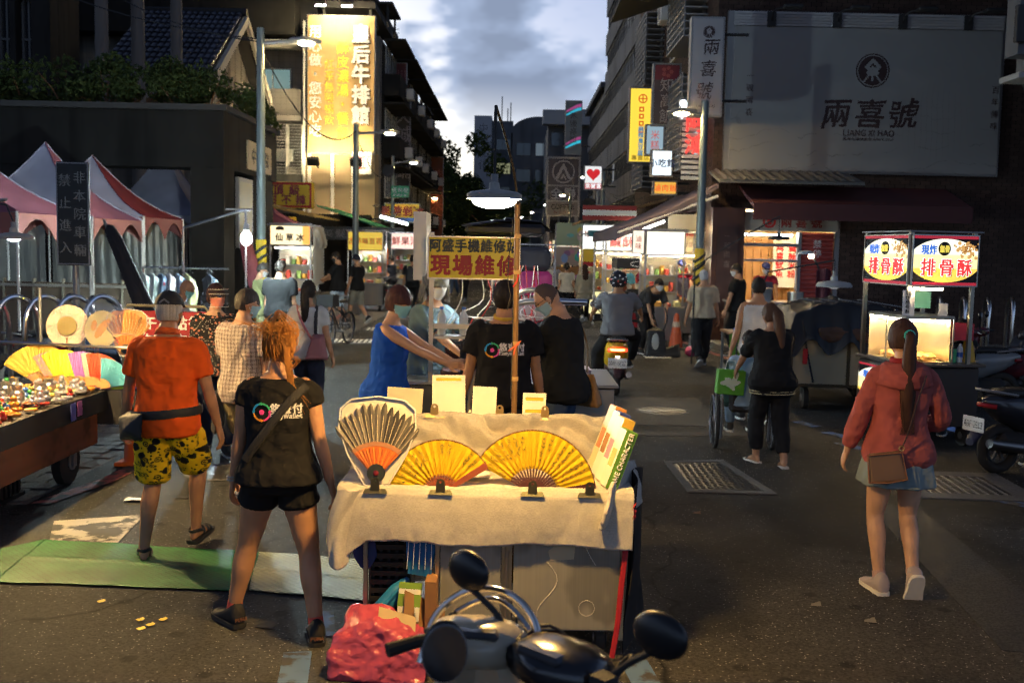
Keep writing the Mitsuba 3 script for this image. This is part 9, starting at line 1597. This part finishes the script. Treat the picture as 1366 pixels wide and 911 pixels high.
# -- left middle ground
J = person('bald man in white tee seated low behind the man in orange', (-4.35, 13.2), yaw=-70, H=1.66, pz=.82, feet=((-.12, .35, .2, 0, 0), (.12, .35, .2, 0, 0)), hands=((-.15, .42, .92), (.15, .42, .92)), head=(-12, -16, 0), lean=12, top=dict(color=(.36, .35, .36), sleeve=.6, hem=.84), bottom=dict(kind='trousers', color=DKGREY), mask=(.2, .45, .42), skin='b', lo=True)
solo('plastic_stool', 'red stool under the seated bald man', 'stool', lathe([(.18, 0), (.14, .69), (0, .70)], 4), RED, m=J.M)
J = person('person in olive tee standing by the gatehouse under the bulb', (-4.30, 17.4), yaw=-75, H=1.70, hands=((-.12, .42, 1.02), (.12, .42, 1.02)), poles=((-.5, -.6, -.8), (.5, -.6, -.8)), head=(0, -20, 0), top=dict(color=(.16, .16, .07), sleeve=.7, hem=.8, loose=1.2), bottom=dict(kind='trousers', color=(.14, .14, .07)), hair=dict(style='short', color=DH), lo=True, mask=(.5, .5, .5))
J = person('heavy man in black tee sitting with his back turned beside the lamp post', (-3.75, 16.5), yaw=-12, H=1.76, build=1.18, feet=((-.13, 0, 0, 8, 0), (.13, 0, 0, -8, 0)), top=dict(color=BLK, sleeve=.75, hem=.8, loose=1.3, ease=.04), bottom=dict(kind='trousers', color=BLK), hair=dict(style='short', color=DH), lo=True)
J = person('man in black tee with white print waiting at the jelly stall, black mask', (-4.35, 25.4), yaw=80, H=1.84, build=1.05, feet=((-.1, .1, 0, 5, 0), (.12, -.15, 0, -5, 0)), hands=((-.1, .38, 1.05), (.12, .36, 1.05)), poles=((-.6, -.6, -.8), (.6, -.6, -.8)), head=(10, -18, 0), top=dict(color=BLK, sleeve=.7, hem=.82, loose=1.25, ease=.03), bottom=dict(kind='shorts', color=(.30, .38, .46), len=1.0, loose=1.3), shoes=(BLK, (.5, .5, .5)), mask=(.02, .02, .02), hair=dict(style='short', color=DH), lo=True)
J = person('man in black cap and black tee behind the one with the white print', (-4.05, 26.6), yaw=60, H=1.76, feet=WALK, hands=((-.27, .1, .85), (.27, .1, .85)), head=(10, -8, 0), top=dict(color=BLK, sleeve=.7, hem=.82, loose=1.25), bottom=dict(kind='shorts', color=(.2, .19, .16), len=1.0, loose=1.3), shoes=(BLK, (.5, .5, .5)), socks=(.5, .5, .5), hair=dict(style='short', color=(.012, .014, .025), size=1.08, nape=-.02), mask=(.3, .3, .32), lo=True)
J = person('person with black backpack walking by the steel locker', (-2.85, 29.0), yaw=0, H=1.76, feet=WALK, top=dict(color=BLK, sleeve=.7, hem=.82, loose=1.25), bottom=dict(kind='trousers', color=BLK), hair=dict(style='short', color=DH), lo=True); solo('backpack', 'black backpack worn by the person near the steel locker', 'backpack', bx(-.16, .16, -.32, -.14, .98, 1.42, .05), DARK, m=J.M)
J = person('vendor in dark clothes at the orange rack of the juice stall', (-4.1, 34.6), yaw=60, H=1.66, top=dict(color=(.02, .02, .025), sleeve=.8, hem=.8), bottom=dict(kind='trousers', color=DKGREY), hair=dict(style='short', color=DH), lo=True)
J = person('seated person with pale tee and long black hair behind the pork stall', (5.3, 12.0), yaw=150, H=1.62, sex='f', pz=.62, feet=((-.12, .4, 0, 0, 0), (.12, .4, 0, 0, 0)), hands=((-.1, .32, 1.12), (.1, .32, 1.12)), lean=10, head=(0, -18, 0), top=dict(color=(.02, .02, .022), sleeve=.7, hem=.84), bottom=dict(kind='trousers', color=(.10, .14, .22)), hair=dict(style='long', color=DH, tails=[([(0, -.05, .03), (0, -.12, -.1), (0, -.12, -.3)], [.06, .08, .04])]), mask=(.5, .5, .5), lo=True)
solo('plastic_stool', 'stool under the person seated behind the pork stall', 'stool', lathe([(.18, 0), (.14, .46), (0, .47)], 4), BLUE, m=J.M)
J = person('person on the right edge scooter, only arm and thigh in view', (5.16, 9.75), yaw=-70, H=1.70, pz=.84, feet=((-.3, .1, .0, 10, 0), (.25, .25, .28, -10, 0)), hands=((-.3, .35, .92), (.3, .42, 1.0)), poles=((-1, -.4, -.5), (1, -.4, -.5)), top=dict(color=BLK, sleeve=.6, hem=.84), bottom=dict(kind='shorts', color=DKGREY, len=.8), hair=dict(style='short', color=DH), sit=True, lo=True)
